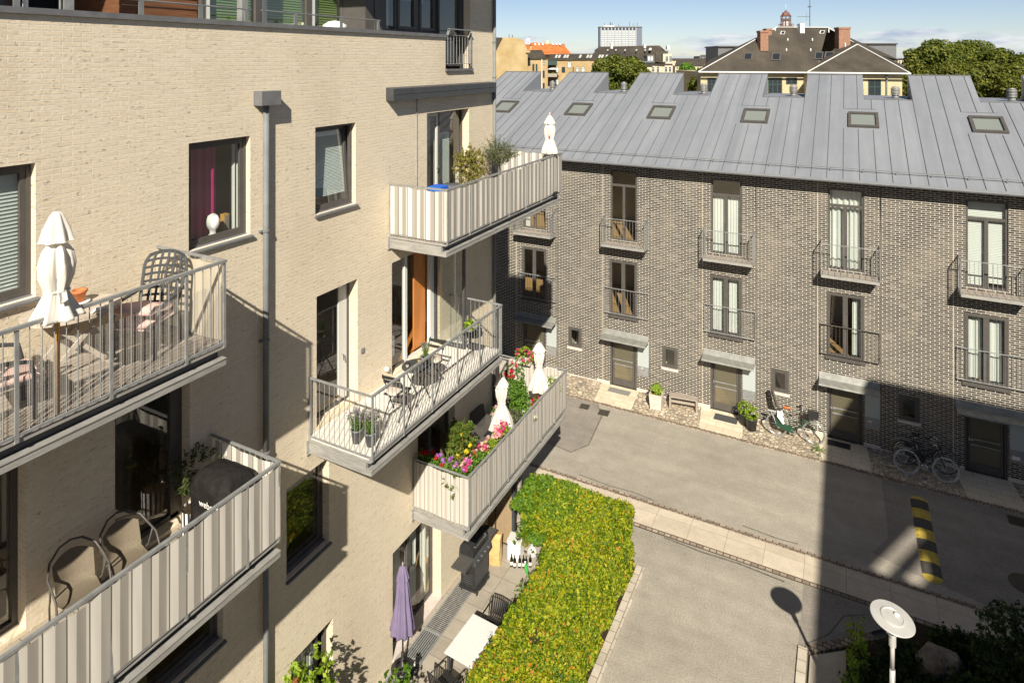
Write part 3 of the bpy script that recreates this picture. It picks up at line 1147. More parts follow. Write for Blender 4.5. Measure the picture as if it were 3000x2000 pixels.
    for i in range(-2, 6):
        x = h0 + .02 + .4867 * i
        if not x0 < x < x1:
            continue
        ytop, ztop = (yh, zh) if h0 - .01 < x < h1 + .01 else (yl, zl)
        segs = [(ye, ytop)]
        if .70 < x < 2.0:
            segs = [(ye, 27.33 - DR - .1), (28.45 - DR + .35, ytop)]
        for a, b_ in segs:
            za, zb = ze + al * (a - ye), ze + al * (b_ - ye)
            m.bar(Vector((x, a, za)) + nrm * .011, Vector((x, b_, zb)) + nrm * .011, .016, .024, nrm)
    for x in (h0, h1):
        for j in range(1, 5):
            y = yl + (yh - yl) * j / 5
            z1 = ze + al * (y - ye)
            sx = .012 if x == h1 else -.012
            m.box(min(x, x + sx), max(x, x + sx), y - .01, y + .01, zl, z1)
    zb = ze + al * (28.8 - DR - ye)
    m.bar(Vector((.72, 28.8 - DR, zb)) + nrm * .008, Vector((1.83, 28.8 - DR, zb)) + nrm * .008, .012, .015, nrm)
    m.build('standing_seam', M_SEAM, rf)
    for a, b, y_, z_ in ((h0 - .02, h1 + .02, yh, zh + .015), (x0, h0 - .02, yl + .02, zl + .012), (h1 + .02, x1, yl + .02, zl + .012)):
        m = MB(T)
        m.bar((a, y_, z_), (b, y_, z_), .09, .03)
        m.build('ridge_capping', M_SILL, rf)
    # snow guard and gutter
    m = MB(T)
    yg = ye + .42
    zg = ze + al * .42
    m.tube([(x0, yg, zg + .13), (x1, yg, zg + .13)], .016, 6)
    for i in range(4):
        x = x0 + .45 + i * .965
        m.bar((x, yg + .01, zg - .02), (x, yg, zg + .15), .015, .04)
    m.build('snow_guard', M_PIPE, rf)
    m = MB(T)
    gp = [(x0, ye - .01 - .065 + .075 * math.cos(a), ze - .06 + .07 * math.sin(a)) for a in [math.pi * (1 + q / 6) for q in range(7)]]
    for p_, q_ in zip(gp, gp[1:]):
        m.face([p_, q_, (x1, q_[1], q_[2]), (x1, p_[1], p_[2])])
    m.tube([(x0, ye - .15, ze - .06), (x1, ye - .15, ze - .06)], .012, 5)
    m.build('gutter', M_PIPE, rf)
    # skylight
    ys0, ys1 = 27.33 - DR, 28.43 - DR
    sx0, sx1 = .88, 1.90
    zz = lambda y: ze + al * (y - ye)
    Ts = T @ Matrix.Translation((0, ys0, zz(ys0))) @ Matrix.Rotation(math.atan(al), 4, 'X')
    L = (ys1 - ys0) / math.cos(math.atan(al))
    m = MB(Ts)
    for a in ((sx0, sx0 + .1, 0, L), (sx1 - .1, sx1, 0, L), (sx0 + .1, sx1 - .1, 0, .1), (sx0 + .1, sx1 - .1, L - .1, L)):
        m.box(a[0], a[1], a[2], a[3], -.02, .09)
    sk = m.build('skylight', M_FRAME, t)
    m = MB(Ts)
    m.face([(sx0 + .1, .1, .06), (sx1 - .1, .1, .06), (sx1 - .1, L - .1, .06), (sx0 + .1, L - .1, .06)])
    m.build('pane', M_GLASS, sk)
    m = MB(Ts)
    m.box(sx0 + .1, sx1 - .1, .1, L - .1, -.01, .012)
    m.build('roller_blind', M_SKYB, sk)
    # vent cowl
    m = MB(T)
    c = (-1.25, 6.5, zl)
    m.lathe([(.13, 0), (.13, .16)], 12, c)
    for j in range(5):
        m.lathe([(.135, .17 + .06 * j), (.185, .155 + .06 * j), (.15, .20 + .06 * j)], 14, c)
    m.lathe([(.16, .46), (.02, .52)], 14, c)
    m.build('vent_cowl', M_STEEL, t, True)
    OH.append((k, t, T))
    return t, T


for k in range(-2, 5):
    t, T = row_house(k) if k != 4 else row_house(4)
    if k == 1:
        drape(T, t, .31, 1.30, 5.78, 7.84, .22, M_CURT, amp=.02, waves=9)
        drape(T, t, .31, .71, 2.88, 4.86, .2, M_CURT, amp=.015, waves=5)
        drape(T, t, .87, 1.26, 2.88, 4.86, .2, M_CURT, amp=.015, waves=5)
    elif k == 2:
        drape(T, t, .31, 1.30, 5.78, 8.45, .24, M_CURT, amp=.06, waves=6)
        drape(T, t, 1.0, 1.30, 2.88, 4.86, .22, M_CURT, amp=.03, waves=4)
    elif k >= 3:
        blind(T, t, .31, .76, 5.85, 7.86, .16, M_CURT, .05)
        blind(T, t, .84, 1.30, 5.95, 7.86, .16, M_CURT, .05)
        blind(T, t, .31, 1.30, 7.93, 8.45, .16, M_CURT, .05)
        drape(T, t, .31, .72, 2.88, 4.86, .2, M_CURT, amp=.03, waves=3)
        drape(T, t, .86, 1.26, 2.88, 4.86, .2, M_CURT, amp=.03, waves=3)
    elif k == -1:
        drape(T, t, .31, .5, 5.78, 7.84, .2, M_CURT, amp=.03, waves=3)
# ------------------------------------------------------------------ cream apartment building
AB = thing('apartment_building', 'cream brick apartment building with deep balconies and grey downpipes', 'apartment block', (0, 8, 0))
TOPW = [(2.72, 4.172), (6.18, 7.277), (8.712, 9.797)]
H = [(a, b, 10.0, 11.585, .20) for a, b in TOPW]
H += [(12.216, 14.067, 9.2, 11.585, .30),
      (8.745, 9.851, 6.12, 8.503, .30), (10.93, 12.74, 6.12, 8.508, .22),
      (8.035, 9.062, 3.85, 5.42, .24), (11.86, 13.39, 3.0, 5.42, .30),
      (8.14, 9.16, .1, 2.345, .24), (10.955, 12.79, .06, 2.332, .34),
      (5.108, 6.197, 6.12, 8.503, .26), (2.3, 4.07, 6.12, 8.503, .26),
      (5.0, 6.77, 3.85, 5.42, .22), (2.6, 4.0, 3.85, 5.42, .22),
      (12.985, 14.128, 12.6, 16.0, .30)]
YC = 15.336
wl = wall(T_L, -12, YC, -.05, 13.39, [h for h in H if h[3] < 13.4] + [(12.985, 14.128, 12.6, 13.39, .30)], .22)
wl.T = T_L
for a, b, c, d in ((12.7, 12.985, 13.39, 16), (14.128, YC, 13.39, 16)):
    if a > 13:
        wl.face([(a, 0, c), (b, 0, c), (b, 0, d), (a, 0, d)])
        wl.face([(a, 0, c), (a, 0, d), (a, .4, d), (a, .4, c)])
wl.face([(YC, 0, -.05), (YC, 9, -.05), (YC, 9, 16), (YC, 0, 16)])
wl.face([(-12, 0, -.05), (-12, 9, -.05), (-12, 9, 13), (-12, 0, 13)])
wl.face([(-12, 9, -.05), (YC, 9, -.05), (YC, 9, 16), (-12, 9, 16)])
wl.build('wall', M_CREAM, AB)
m = MB(T_L)
m.face([(-12, .02, 13.30), (YC, .02, 13.30), (YC, 9, 13.30), (-12, 9, 13.30)])
m.build('roof_terrace', M_PAVE, AB)
# rooms
m = MB(T_L)
for h in H:
    if h[3] > 13:
        continue
    fl = h[2] - (.85 if h[2] > 9.9 or (3.8 < h[2] < 4) else 0.02)
    room(m, h[0] - .5, min(h[1] + .9, YC - .2), h[4] + .06, 3.0, fl, h[3] + .15)
m.build('room_interior', [M_PLASTER, M_FLOOR], AB)
# parapet capping
m = MB(T_L)
m.box(-12, 12.975, -.035, .22, 13.385, 13.425)
m.box(-12, 12.975, -.045, -.035, 13.35, 13.425)
m.build('parapet_cap', M_SILL, AB)


def sill(par, u0, u1, v, dd=.24):
    m = MB(T_L)
    m.prism([(u0 - .02, -.055, v - .05), (u0 - .02, -.055, v - .025), (u0 - .02, dd, v + .012), (u0 - .02, dd, v - .02), (u0 - .02, -.02, v - .05)], (u1 - u0 + .05, 0, 0))
    return m.build('sill', M_SILL, par)


def cwin(u0, u1, v0, v1, d, w=.085, muls=(), open_sash=False):
    m = MB(T_L)
    frame_bars(m, u0, u1, v0, v1, d, d + .07, w * .6)
    if not open_sash:
        frame_bars(m, u0 + w * .6, u1 - w * .6, v0 + w * .6, v1 - w * .6, d + .012, d + .055, w * .75, muls)
    f = m.build('window', M_FRAME, AB)
    a = w * 1.35
    if not open_sash:
        pane(T_L, f, u0 + a, u1 - a, v0 + a, v1 - a, d + .04)
    else:                       # bottom-hung sash tilted into the room
        hgt = v1 - v0 - w * 1.2
        Ts = T_L @ Matrix.Translation((0, d + .02, v0 + w * .6)) @ Matrix.Rotation(R(-4.5), 4, 'X')
        m = MB(Ts)
        frame_bars(m, u0 + w * .6, u1 - w * .6, 0, hgt, 0, .05, w * .75)
        sa = m.build('sash', M_FRAME, f)
        m = MB(Ts)
        m.face([(u0 + a, .02, w * .7), (u1 - a, .02, w * .7), (u1 - a, .02, hgt - w * .7), (u0 + a, .02, hgt - w * .7)])
        m.build('pane', M_GLASS, f)
        blind(Ts, f, u0 + a, u1 - a, .22, hgt - .08, .045, M_BLIND, .028)
    sill(f, u0, u1, v0, d)
    return f


# top row
f = cwin(2.72, 4.172, 10.0, 11.585, .10)
blind(T_L, f, 2.8, 4.10, 10.15, 11.5, .18, M_BLIND, .045)
f = cwin(6.18, 7.277, 10.0, 11.585, .10)
drape(T_L, AB, 6.30, 6.86, 10.02, 11.55, .29, M_PURPLE, amp=.025, waves=4)
drape(T_L, AB, 7.14, 7.27, 10.02, 11.55, .27, M_CURT, amp=.02, waves=2)
f = cwin(8.712, 9.797, 10.0, 11.585, .10, open_sash=True)
m = MB(T_L)
m.box(9.55, 9.62, .3, .33, 10.02, 11.5)
m.build('curtain', M_CURT, AB)
# small things on the window sill inside
o = MB(T_L)
o.lathe([(.05, 0), (.065, .03), (.045, .06), (.05, .11), (.075, .14), (.10, .20), (.10, .27), (.07, .33), (.02, .36)], 14, (6.74, .20, 10.06), .07, 5)
tag(o.build('stone_finial', M_WHITE, None, True), 'white carved stone finial on the sill beside the magenta curtain', 'ornament')
o = MB(T_L)
o.box(6.99, 7.09, .26, .36, 10.06, 10.34)
o.m = 1
o.box(7.0, 7.08, .25, .261, 10.08, 10.32)
tag(o.build('wooden_box', [M_POLE, M_WOODG]), 'small honey-coloured wooden box standing on the sill behind the glass', 'box')

# top balcony door
f0 = MB(T_L)
frame_bars(f0, 12.216, 14.067, 9.2, 11.585, .2, .27, .05, [(13.0, .07)])
f = f0.build('balcony_door', M_FRAME, AB)
m = MB(T_L)
frame_bars(m, 12.26, 12.965, 9.25, 11.54, .21, .25, .06)
m.build('door_leaf', M_FRAMEL, f)
pane(T_L, f, 12.31, 12.91, 9.3, 11.49, .235)
pane(T_L, f, 13.04, 14.01, 9.25, 11.53, .235)
m = MB(T_L)
m.tube([(12.93, .2, 10.25), (12.93, .15, 10.25), (12.82, .14, 10.2)], .012)
m.build('handle', M_CHROME, f)
blind(T_L, f, 13.1, 13.8, 9.4, 11.0, .42, M_BLIND, .04)
drape(T_L, AB, 12.75, 12.98, 9.25, 11.5, .45, M_CURT, amp=.03, waves=3)
o = MB(T_L)
o.lathe([(.02, .42), (.05, .40), (.17, .2), (.19, .12), (.12, .1)], 16, (13.3, .9, 10.85), .06, 10)
o.tube([(13.3, .9, 11.27), (13.3, .9, 11.7)], .006)
tag(o.build('pendant_lamp', M_CURT, None, True), 'white fringed pendant lamp seen through the upper balcony door', 'lamp')

# middle row
m = MB(T_L)
frame_bars(m, 8.745, 9.851, 6.12, 8.503, .22, .29, .05)
f = m.build('balcony_door', M_FRAME, AB)
m = MB(T_L)
m.box(9.57, 9.80, .235, .275, 6.17, 8.45)
m.build('door_leaf', M_FRAMEL, f)
pane(T_L, f, 8.795, 9.57, 6.17, 8.45, .25)
m = MB(T_L)
m.tube([(9.66, .235, 7.05), (9.66, .19, 7.05), (9.66, .18, 6.93)], .012)
m.build('handle', M_CHROME, f)

m = MB(T_L)
m.box(10.93, 10.975, .14, .2, 6.12, 8.508)
m.box(10.975, 12.74, .14, .2, 8.46, 8.508)
m.box(10.975, 11.60, .14, .2, 6.12, 6.17)
f = m.build('balcony_door', M_FRAME, AB)
m = MB(T_L)
m.box(11.55, 11.64, .13, .205, 6.12, 8.46)
m.box(12.52, 12.74, .12, .21, 6.12, 8.46)
m.box(11.64, 12.52, .13, .21, 6.12, 6.15)
m.build('jamb', M_FRAMEL, f)
pane(T_L, f, 10.975, 11.55, 6.17, 8.46, .17)
m = MB()                         # the leaf, standing open at right angles to the wall
m.T = Matrix.Translation((-.12, 12.70, 0)) @ Matrix.Rotation(R(3), 4, 'Z')
frame_bars(m, 0, .82, 6.14, 8.46, -.03, .03, .06)
lf = m.build('open_door_leaf', M_ANTH, f)
mm = MB(m.T)
mm.face([(.06, 0, 6.2), (.76, 0, 6.2), (.76, 0, 8.4), (.06, 0, 8.4)])
mm.build('pane', M_GLASS, f)
m = MB(T_L)
m.box(12.06, 12.50, .25, .29, 6.16, 8.44)
m.box(11.3, 13.4, .3, 2.8, 6.13, 6.14)
m.build('wood_partition', M_WOODO, AB)
m = MB(T_L)
m.box(11.0, 11.4, .30, .40, 6.3, 6.75)
m.build('radiator', M_WHITE, AB)
# bookshelf seen through the glass door, each row of spines one mesh
o = MB(T_L)
o.box(8.5, 9.4, 1.4, 1.7, 6.2, 8.2)
o.m = 1
rr = random.Random(3)
for sh in range(5):
    u = 8.55
    while u < 9.35:
        w_ = rr.uniform(.02, .05)
        o.m = rr.randint(1, 4)
        o.box(u, u + w_, 1.33, 1.45, 6.3 + .37 * sh, 6.3 + .37 * sh + rr.uniform(.18, .3))
        u += w_ + .003
tag(o.build('bookshelf', [M_BLACK, M_PINK, M_BLUEP, M_BEIGE, M_TERRA]), 'tall dark bookshelf of books behind the balcony door glass', 'bookshelf')

# lower rows
f = cwin(8.035, 9.062, 3.85, 5.42, .16)
f = cwin(5.0, 6.77, 3.85, 5.42, .14)
f = cwin(2.6, 4.0, 3.85, 5.42, .14)
for a, b, z0, z1, mu in ((11.86, 13.39, 3.0, 5.42, 12.6), (5.108, 6.197, 6.12, 8.503, None), (2.3, 4.07, 6.12, 8.503, 3.2)):
    m = MB(T_L)
    d_ = .18
    frame_bars(m, a, b, z0, z1, d_, d_ + .07, .06, [(mu, .09)] if mu else [])
    if not mu:
        m.box(b - .18, b - .06, d_, d_ + .06, z0, z1 - .06)
    f = m.build('balcony_door', M_FRAME, AB)
    pane(T_L, f, a + .06, (mu - .045) if mu else b - .18, z0 + .06, z1 - .06, d_ + .04)
    if mu:
        pane(T_L, f, mu + .045, b - .06, z0 + .06, z1 - .06, d_ + .04)
drape(T_L, AB, 3.2, 4.0, 6.15, 8.4, .5, M_CURT, amp=.05, waves=6)
drape(T_L, AB, 11.9, 12.5, 3.05, 5.3, .5, M_CURT, amp=.04, waves=4)
# ground floor door and window
m = MB(T_L)
frame_bars(m, 10.955, 12.79, .06, 2.332, .24, .31, .055, [(11.84, .09)])
f = m.build('terrace_door', M_FRAME, AB)
pane(T_L, f, 11.01, 11.795, .115, 2.27, .28)
pane(T_L, f, 11.885, 12.735, .115, 2.27, .28)
drape(T_L, AB, 11.1, 11.75, .12, 2.25, .42, M_CURT, amp=.03, waves=7)
drape(T_L, AB, 11.95, 12.35, .12, 2.25, .42, M_CURT, amp=.03, waves=5)
drape(T_L, AB, 12.5, 12.72, .12, 2.25, .40, M_CURT, amp=.02, waves=3)
m = MB(T_L)
m.box(10.957, 12.788, -.03, .24, .0, .078)
m.build('threshold', M_STONE, f)
m = MB(T_L)
frame_bars(m, 8.14, 9.16, .1, 2.345, .16, .23, .06, [(8.9, .07)])
f = m.build('terrace_door', M_FRAME, AB)
pane(T_L, f, 8.2, 8.865, .16, 2.28, .2)
drape(T_L, AB, 8.5, 9.1, .12, 2.25, .36, M_CURT, amp=.03, waves=5)

# juliet window of the top floor
m = MB(T_L)
frame_bars(m, 12.985, 13.98, 12.66, 15.9, .2, .27, .05, [])
f = m.build('balcony_door', M_ANTH, AB)
pane(T_L, f, 13.035, 13.93, 12.72, 15.85, .235)
m = MB(T_L)
m.box(13.98, 14.128, .2, .3, 12.6, 16)
m.build('side_frame', M_ANTH, f)
m = MB(T_L)
m.box(12.96, 14.2, -.06, .25, 12.545, 12.60)
m.build('sill', M_SILL, f)
m = MB(T_L)
for z_ in (12.72, 13.42):
    m.bar((12.99, -.04, z_), (14.12, -.04, z_), .04, .012)
m.bar((12.96, -.10, 13.56), (14.05, -.10, 13.56), .05, .02)
for u in (13.0, 13.95):
    m.bar((u, -.05, 13.42), (u, -.10, 13.56), .012, .07)
for i in range(9):
    u = 13.02 + 1.06 * i / 8
    m.tube([(u, -.04, 12.72), (u, -.04, 13.42)], .007, 5)
m.box(14.06, 14.11, -.06, 0, 12.66, 13.5)
m.build('guard_rail', M_STEEL, f)

# penthouse front
m = MB(T_L)
m.box(10.68, 11.02, .25, .5, 13.3, 16)
m.box(10.4, 10.68, .27, .9, 13.3, 16)
m.build('cladding_panel', M_FRAME, AB)
m = MB(T_L)
frame_bars(m, 11.02, 12.985, 13.42, 16, .28, .36, .07, [(11.43, .06), (12.22, .14)], [])
frame_bars(m, 11.48, 12.15, 13.50, 15.9, .26, .34, .07)
frame_bars(m, 12.30, 12.93, 13.50, 15.9, .26, .34, .07)
f = m.build('window', M_FRAME, AB)
for a, b in ((11.09, 11.40), (11.55, 12.08), (12.37, 12.86)):
    pane(T_L, f, a, b, 13.56, 15.85, .31)
m = MB(T_L)
room(m, 10.7, 15.0, .45, 3.5, 13.31, 16)
m.build('room_interior', [M_PLASTER, M_FLOOR], AB)
blind(T_L, AB, 11.2, 11.36, 13.5, 15.5, .42, M_CURT, .04)
drape(T_L, AB, 11.5, 12.9, 14.2, 15.9, .6, M_BLIND, amp=.01, waves=2)
m = MB(T_L)
frame_bars(m, 7.05, 10.45, 13.35, 16, .88, .96, .06, [(8.22, .14), (9.45, .14)])
f = m.build('window', M_FRAME, AB)
m = MB(T_L)
for a, b in ((7.11, 7.22), (8.29, 8.42), (9.52, 9.62)):
    m.box(a, b, .90, .94, 13.4, 15.95)
m.build('casement', M_FRAMEL, f)
for a, b in ((7.24, 8.13), (8.43, 9.36), (9.63, 10.35)):
    blind(T_L, AB, a, b, 13.40, 15.8, .99, M_GREENB, .05)
    pane(T_L, f, a - .02, b + .02, 13.4, 15.9, .93)
m = MB(T_L)
for i in range(16):
    z_ = 13.3 + i * .17
    m.prism([(5.75, 1.0, z_), (5.75, .965, z_), (5.75, .985, z_ + .16), (5.75, 1.0, z_ + .16)], (1.29, 0, 0))
m.box(5.76, 5.80, 1.0, 3.2, 13.3, 16)
m.build('wood_cladding', M_WOODB, AB)
m = MB(T_L)
m.box(-3, 5.76, 2.6, 3.0, 13.3, 16)
m.build('recess_shade_panel', M_DEEP, AB)  # near-black panel colours in the shadow of the roof terrace recess
for u in (4.72, 7.45):
    m = MB(T_L)
    m.box(u - .06, u + .06, .33, .45, 13.3, 15.7)
    m.build('terrace_post', M_STEEL, AB)
m = MB(T_L)
m.box(-12, 5.7, .25, 4, 15.6, 15.8)
m.box(5.7, 7.6, .25, .5, 15.6, 15.8)
m.box(8.3, YC + .4, -1.22, 9, 15.7, 15.95)
m.box(8.3, YC, .9, 9, 15.95, 16.1)
m.build('roof', M_ANTH, AB)
m = MB(T_L)
m.tube([(1, .06, 13.63), (7.35, .06, 13.63)], .012, 6)
m.tube([(7.55, .06, 13.63), (10.62, .06, 13.63)], .012, 6)
for u in (2.4, 4.0, 5.5, 6.42, 7.25, 8.3, 9.45, 10.55):
    m.box(u - .035, u + .035, .05, .065, 13.42, 13.63)
m.build('parapet_rail', M_PIPE, AB)
m = MB(T_L)
m.box(2.66, 2.70, .1, .14, 13.4, 15.6)
m.box(4.1, 4.14, .1, .14, 13.4, 15.6)
for i in range(8):
    m.box(2.64, 2.72, .09, .15, 13.45 + .03 * i, 13.46 + .03 * i)
m.build('awning_pole', M_ROOFW, AB)
o = MB(T_L)
o.lathe([(.02, .17), (.12, .15), (.23, .08), (.25, .0)], 20, (9.7, .45, 13.42))
tag(o.build('garden_globe', M_CURT, None, True), 'cream dome of a lantern just above the parapet', 'lantern')

# downpipes, box, awning, small fixings
m = MB(T_L)
m.tube([(7.53, -.075, 12.1), (7.53, -.075, 6.35)], .05, 12)
dp = m.build('downpipe', M_PIPE, AB, True)
m = MB(T_L)
m.tube([(7.53, -.075, 6.35), (7.53, -.075, 0.3)], .046, 12)
m.build('downpipe', M_PIPE, AB, True)
m = MB(T_L)
m.box(7.34, 7.735, -.20, 0, 12.07, 12.30)
m.build('rainwater_box', M_SILL, AB)
for z_ in (10.0, 8.2, 6.36, 4.6, 2.4):
    m = MB(T_L)
    m.lathe([(.05, -.018), (.062, -.015), (.062, .015), (.05, .018)], 12, (7.53, -.075, z_))
    m.box(7.44, 7.50, -.06, 0, z_ - .012, z_ + .012)
    m.build('pipe_clip', M_PIPE, dp)
m = MB(T_L)
m.tube([(YC - .02, -.05, 16), (YC - .02, -.05, .3)], .045, 12)
dp = m.build('downpipe', M_PIPE, AB, True)
for z_ in (13.3, 12.35, 9.0, 6.2):
    m = MB(T_L)
    m.lathe([(.045, -.02), (.058, -.015), (.058, .015), (.045, .02)], 12, (YC - .02, -.05, z_))
    m.build('pipe_clip', M_PIPE, dp)
m = MB(T_L)
m.prism([(10.73, 0, 11.965), (10.73, -.20, 11.955), (10.73, -.20, 12.075), (10.73, -.185, 12.08), (10.73, -.20, 12.085), (10.73, -.20, 12.21), (10.73, 0, 12.235)], (4.42, 0, 0))
m.build('awning_cassette', M_ANTH, AB)
m = MB(T_L)
m.tube([(11.81, -.012, 11.97), (11.81, -.012, 9.2)], .012, 6)
m.build('cable_conduit', M_STEEL, AB)
m = MB(T_L)
m.lathe([(.055, 0), (.055, .05), (.03, .075)], 12, (0, 0, 0))
m.v = [(q[0], q[1], q[2]) for q in m.v]
m.v = [(.01 + z, 10.72 - x * 1.0, 6.36 + y) for x, y, z in [(-(b - 0), a, c) if 0 else (a, b, c) for a, b, c in [(T_L.inverted() @ Vector(q)).to_tuple() for q in m.v]]]
m.build('wall_vent', M_FRAMEL, AB)
m = MB(T_L)
m.box(9.93, 10.02, -.03, 0, 7.0, 7.09)
m.build('wall_socket', M_STEEL, AB)


# ------------------------------------------------------------------ balconies
def balcony(y0, y1, z, screens, floor_mat, wrap=0, net=False, xo=1.44, scr=M_SCREEN, rail_h=1.075, sag=.012):
    """z is the deck level; the far end runs past the corner by `wrap` in -x"""
    xi = -wrap
    m = MB()
    if wrap:
        m.prism([(0.005, y0 + .03, z - .05), (xo - .08, y0 + .03, z - .05), (xo - .08, y1 - .03, z - .05), (xi, y1 - .03, z - .05), (xi, YC + .01, z - .05), (.005, YC + .01, z - .05)], (0, 0, .05))
    else:
        m.box(0.003, xo - .08, y0 + .03, y1 - .03, z - .05, z)
    b = m.build('balcony', floor_mat, AB)
    m = MB()                      # steel edge channel: a bright bottom lip below a strip coloured dark for shade
    zb, zt = z - .29, z - .075
    m.box(xo - .12, xo + .0, y0, y1, zb, zb + .085)
    m.box(xo - .10, xo + .012, y0, y1, zb + .085, zb + .095)
    m.box(xo - .12, xo - .012, y0, y1, zt, zt + .03)
    for yy, s in ((y0, 1), (y1, -1)):
        xs = 0 if yy == y0 or not wrap else xi
        m.box(xs, xo - .12, min(yy, yy + .12 * s), max(yy, yy + .12 * s), zb, zb + (.085 if yy == y1 else .20))
        m.box(xs, xo - .12, min(yy, yy + .07 * s), max(yy, yy + .07 * s), zt, zt + .03)
    n = int((y1 - y0) / .9)
    for i in range(1, n):
        yy = y0 + (y1 - y0) * i / n
        m.box(.02, xo - .135, yy - .03, yy + .03, zb + .05, z - .055)
    m.box(-.0, .03, y0 - .06, y0 + .10, zb - .02, zt + .03)
    m.build('edge_beam', M_BEAM, b)
    m = MB()
    m.box(xo - .13, xo - .11, y0 + .06, y1 - .04, zb + .08, zt + .01)
    m.build('beam_shade_strip', M_ANTH, b)  # dark colour stands in for the open shadow under the deck
    zr = z + rail_h
    # hand rail and bottom rail
    m = MB()
    m.box(xo - .025, xo + .02, y0, y1, zr - .036, zr)
    ends = [(y0, 0)] + [(y1, xi)]
    for yy, xs in ends:
        m.box(max(xs, -wrap), xo - .025, yy - .022 if yy == y1 else yy, yy if yy == y1 else yy + .022, zr - .036, zr)
    m.build('hand_rail', M_STEEL, b)
    m = MB()
    m.box(xo - .015, xo + .01, y0, y1, z - .005, z + .025)
    for yy, xs in ends:
        s = -1 if yy == y1 else 1
        m.box(xs + .02, xo - .015, min(yy + .002 * s, yy + .024 * s), max(yy + .002 * s, yy + .024 * s), z - .005, z + .025)
    k = int(round((y1 - y0) / .113))
    for i in range(1, k):
        if i % 8 == 0:
            continue
        yy = y0 + (y1 - y0) * i / k
        m.tube([(xo - .003, yy, z + .02), (xo - .003, yy, zr - .04)], .0060, 6)
    for yy, xs in ends:
        s = -1 if yy == y1 else 1
        L = xo - xs
        q = int(L / .117)
        for i in range(0, q):
            x = xs + .03 + (L - .06) * i / q
            m.tube([(x, yy + .012 * s, z + .02), (x, yy + .012 * s, zr - .04)], .0060, 6)
    m.build('balusters', M_STEEL, b)
    for i in range(0, k + 1):
        if i % 8 == 0 or i == k:
            yy = min(max(y0 + (y1 - y0) * i / k, y0 + .03), y1 - .03)
            m = MB()
            w_ = .018 if i % 8 == 0 and 0 < i < k else .018
            m.box(xo - .012, xo + (.012 if 'front' not in screens or scr is M_SCREEN and not wrap else .02), yy - w_, yy + w_, z - .06, zr - .045)
            m.build('post', M_STEEL, b)
    m = MB()
    m.box(.004, .04, y0 + .001, y0 + .04, z - .1, zr - .045)
    m.build('post', M_STEEL, b)
    # striped cloth tied behind the balusters
    rr = random.Random(int(y0 * 10))

    amp = .0018 if not wrap else .004

    def cloth(a, bb, nrm):
        a, bb, nrm = Vector(a), Vector(bb), Vector(nrm)
        L = (bb - a).length
        d = (bb - a) / L
        m = MB()
        nx = max(8, int(L / .028))
        nz = 5
        ids = []
        for i in range(nx + 1):
            row = []
            u = L * i / nx
            p0 = a + d * u
            for j in range(nz + 1):
                t = j / nz
                w = amp * math.sin(u / .226 * 2 * math.pi + .6) * (.3 + .7 * math.sin(t * 3.14)) + .0015 * math.sin(u * 31 + t * 4)
                top = -.05 - .018 * abs(math.sin(u * 7.2)) * (sag / .012)
                zz_ = z + .02 + .012 * math.sin(u * 5.3) + (rail_h + top - .02) * t
                q = p0 + nrm * w
                row.append(m.p((q.x, q.y, zz_)))
            ids.append(row)
        for i in range(nx):
            for j in range(nz):
                m.idx([ids[i][j], ids[i + 1][j], ids[i + 1][j + 1], ids[i][j + 1]])
        return m

    if 'front' in screens:
        cloth((xo + .012, y0 + .01, 0), (xo + .012, y1 - .01, 0), (1, 0, 0)).build('privacy_screen', scr, b, True)
    if 'near' in screens:
        cloth((.05, y0 - .006, 0), (xo + .01, y0 - .006, 0), (0, -1, 0)).build('privacy_screen', scr, b, True)
    if 'far' in screens:
        cloth((xi + .02, y1 - .034, 0), (xo - .04, y1 - .034, 0), (0, 1, 0)).build('privacy_screen', M_SCREENC if net else scr, b, True)
    if net:
        m = MB()
        m.face([(xo - .03, y0 + .03, z + .02), (xo - .03, y1 - .04, z + .02), (xo - .03, y1 - .04, z + .78), (xo - .03, y0 + .03, z + .78)])
        m.build('wire_netting', M_NET, b)
    return b


ZU, ZM, ZB = 9.145, 6.065, 2.90
balcony(.6, 5.70, ZU, ('far',), M_DECK, net=True, xo=1.41)
balcony(.6, 6.575, ZM, ('front', 'far'), M_PAVE)
balcony(10.83, 16.69, ZU, ('front', 'near', 'far'), M_DECK, wrap=1.6)
balcony(8.54, 13.17, ZM, (), M_SLABW)
balcony(11.67, 17.03, ZB, ('front', 'near', 'far'), M_DECK, wrap=1.6, scr=M_SCREENT)

# ------------------------------------------------------------------ the wing whose shadow lies over the road
WB = thing('apartment_wing', 'tall pale block whose roof edge shades the road and the row houses', 'apartment block', (20, 0, 0))
m = MB()
hx, hy, hz = 15.83, 10.6, 14.0
m.box(18.6, 34, -30, hy, -.05, hz - .25)
m.box(hx, 18.6, -30, hy, -.05, 9.6)  # top storey left open so sun from the added roof slots gets past
m.build('wall', M_CREAM, WB)
# roof slab with slots added to throw a bright patch on the road
P0 = Vector((10.1, 19.75, 0)) + Vector((.435, -.900, .767)) * (hz / .767)
m = MB()
zs = hz - .2
cuts = [P0.x - .62, P0.x - .08, P0.x + .08, P0.x + .62]
sl = -.435 / .900
y_0, y_1 = P0.y - 1.2, P0.y + 1.2


def strip(xa, xb, ya, yb):
    pts = [(xa - (ya - P0.y) * -sl * -1, ya, zs), (xb - (ya - P0.y) * -sl * -1, ya, zs), (xb - (yb - P0.y) * -sl * -1, yb, zs), (xa - (yb - P0.y) * -sl * -1, yb, zs)]
    m.prism(pts, (0, 0, .2))


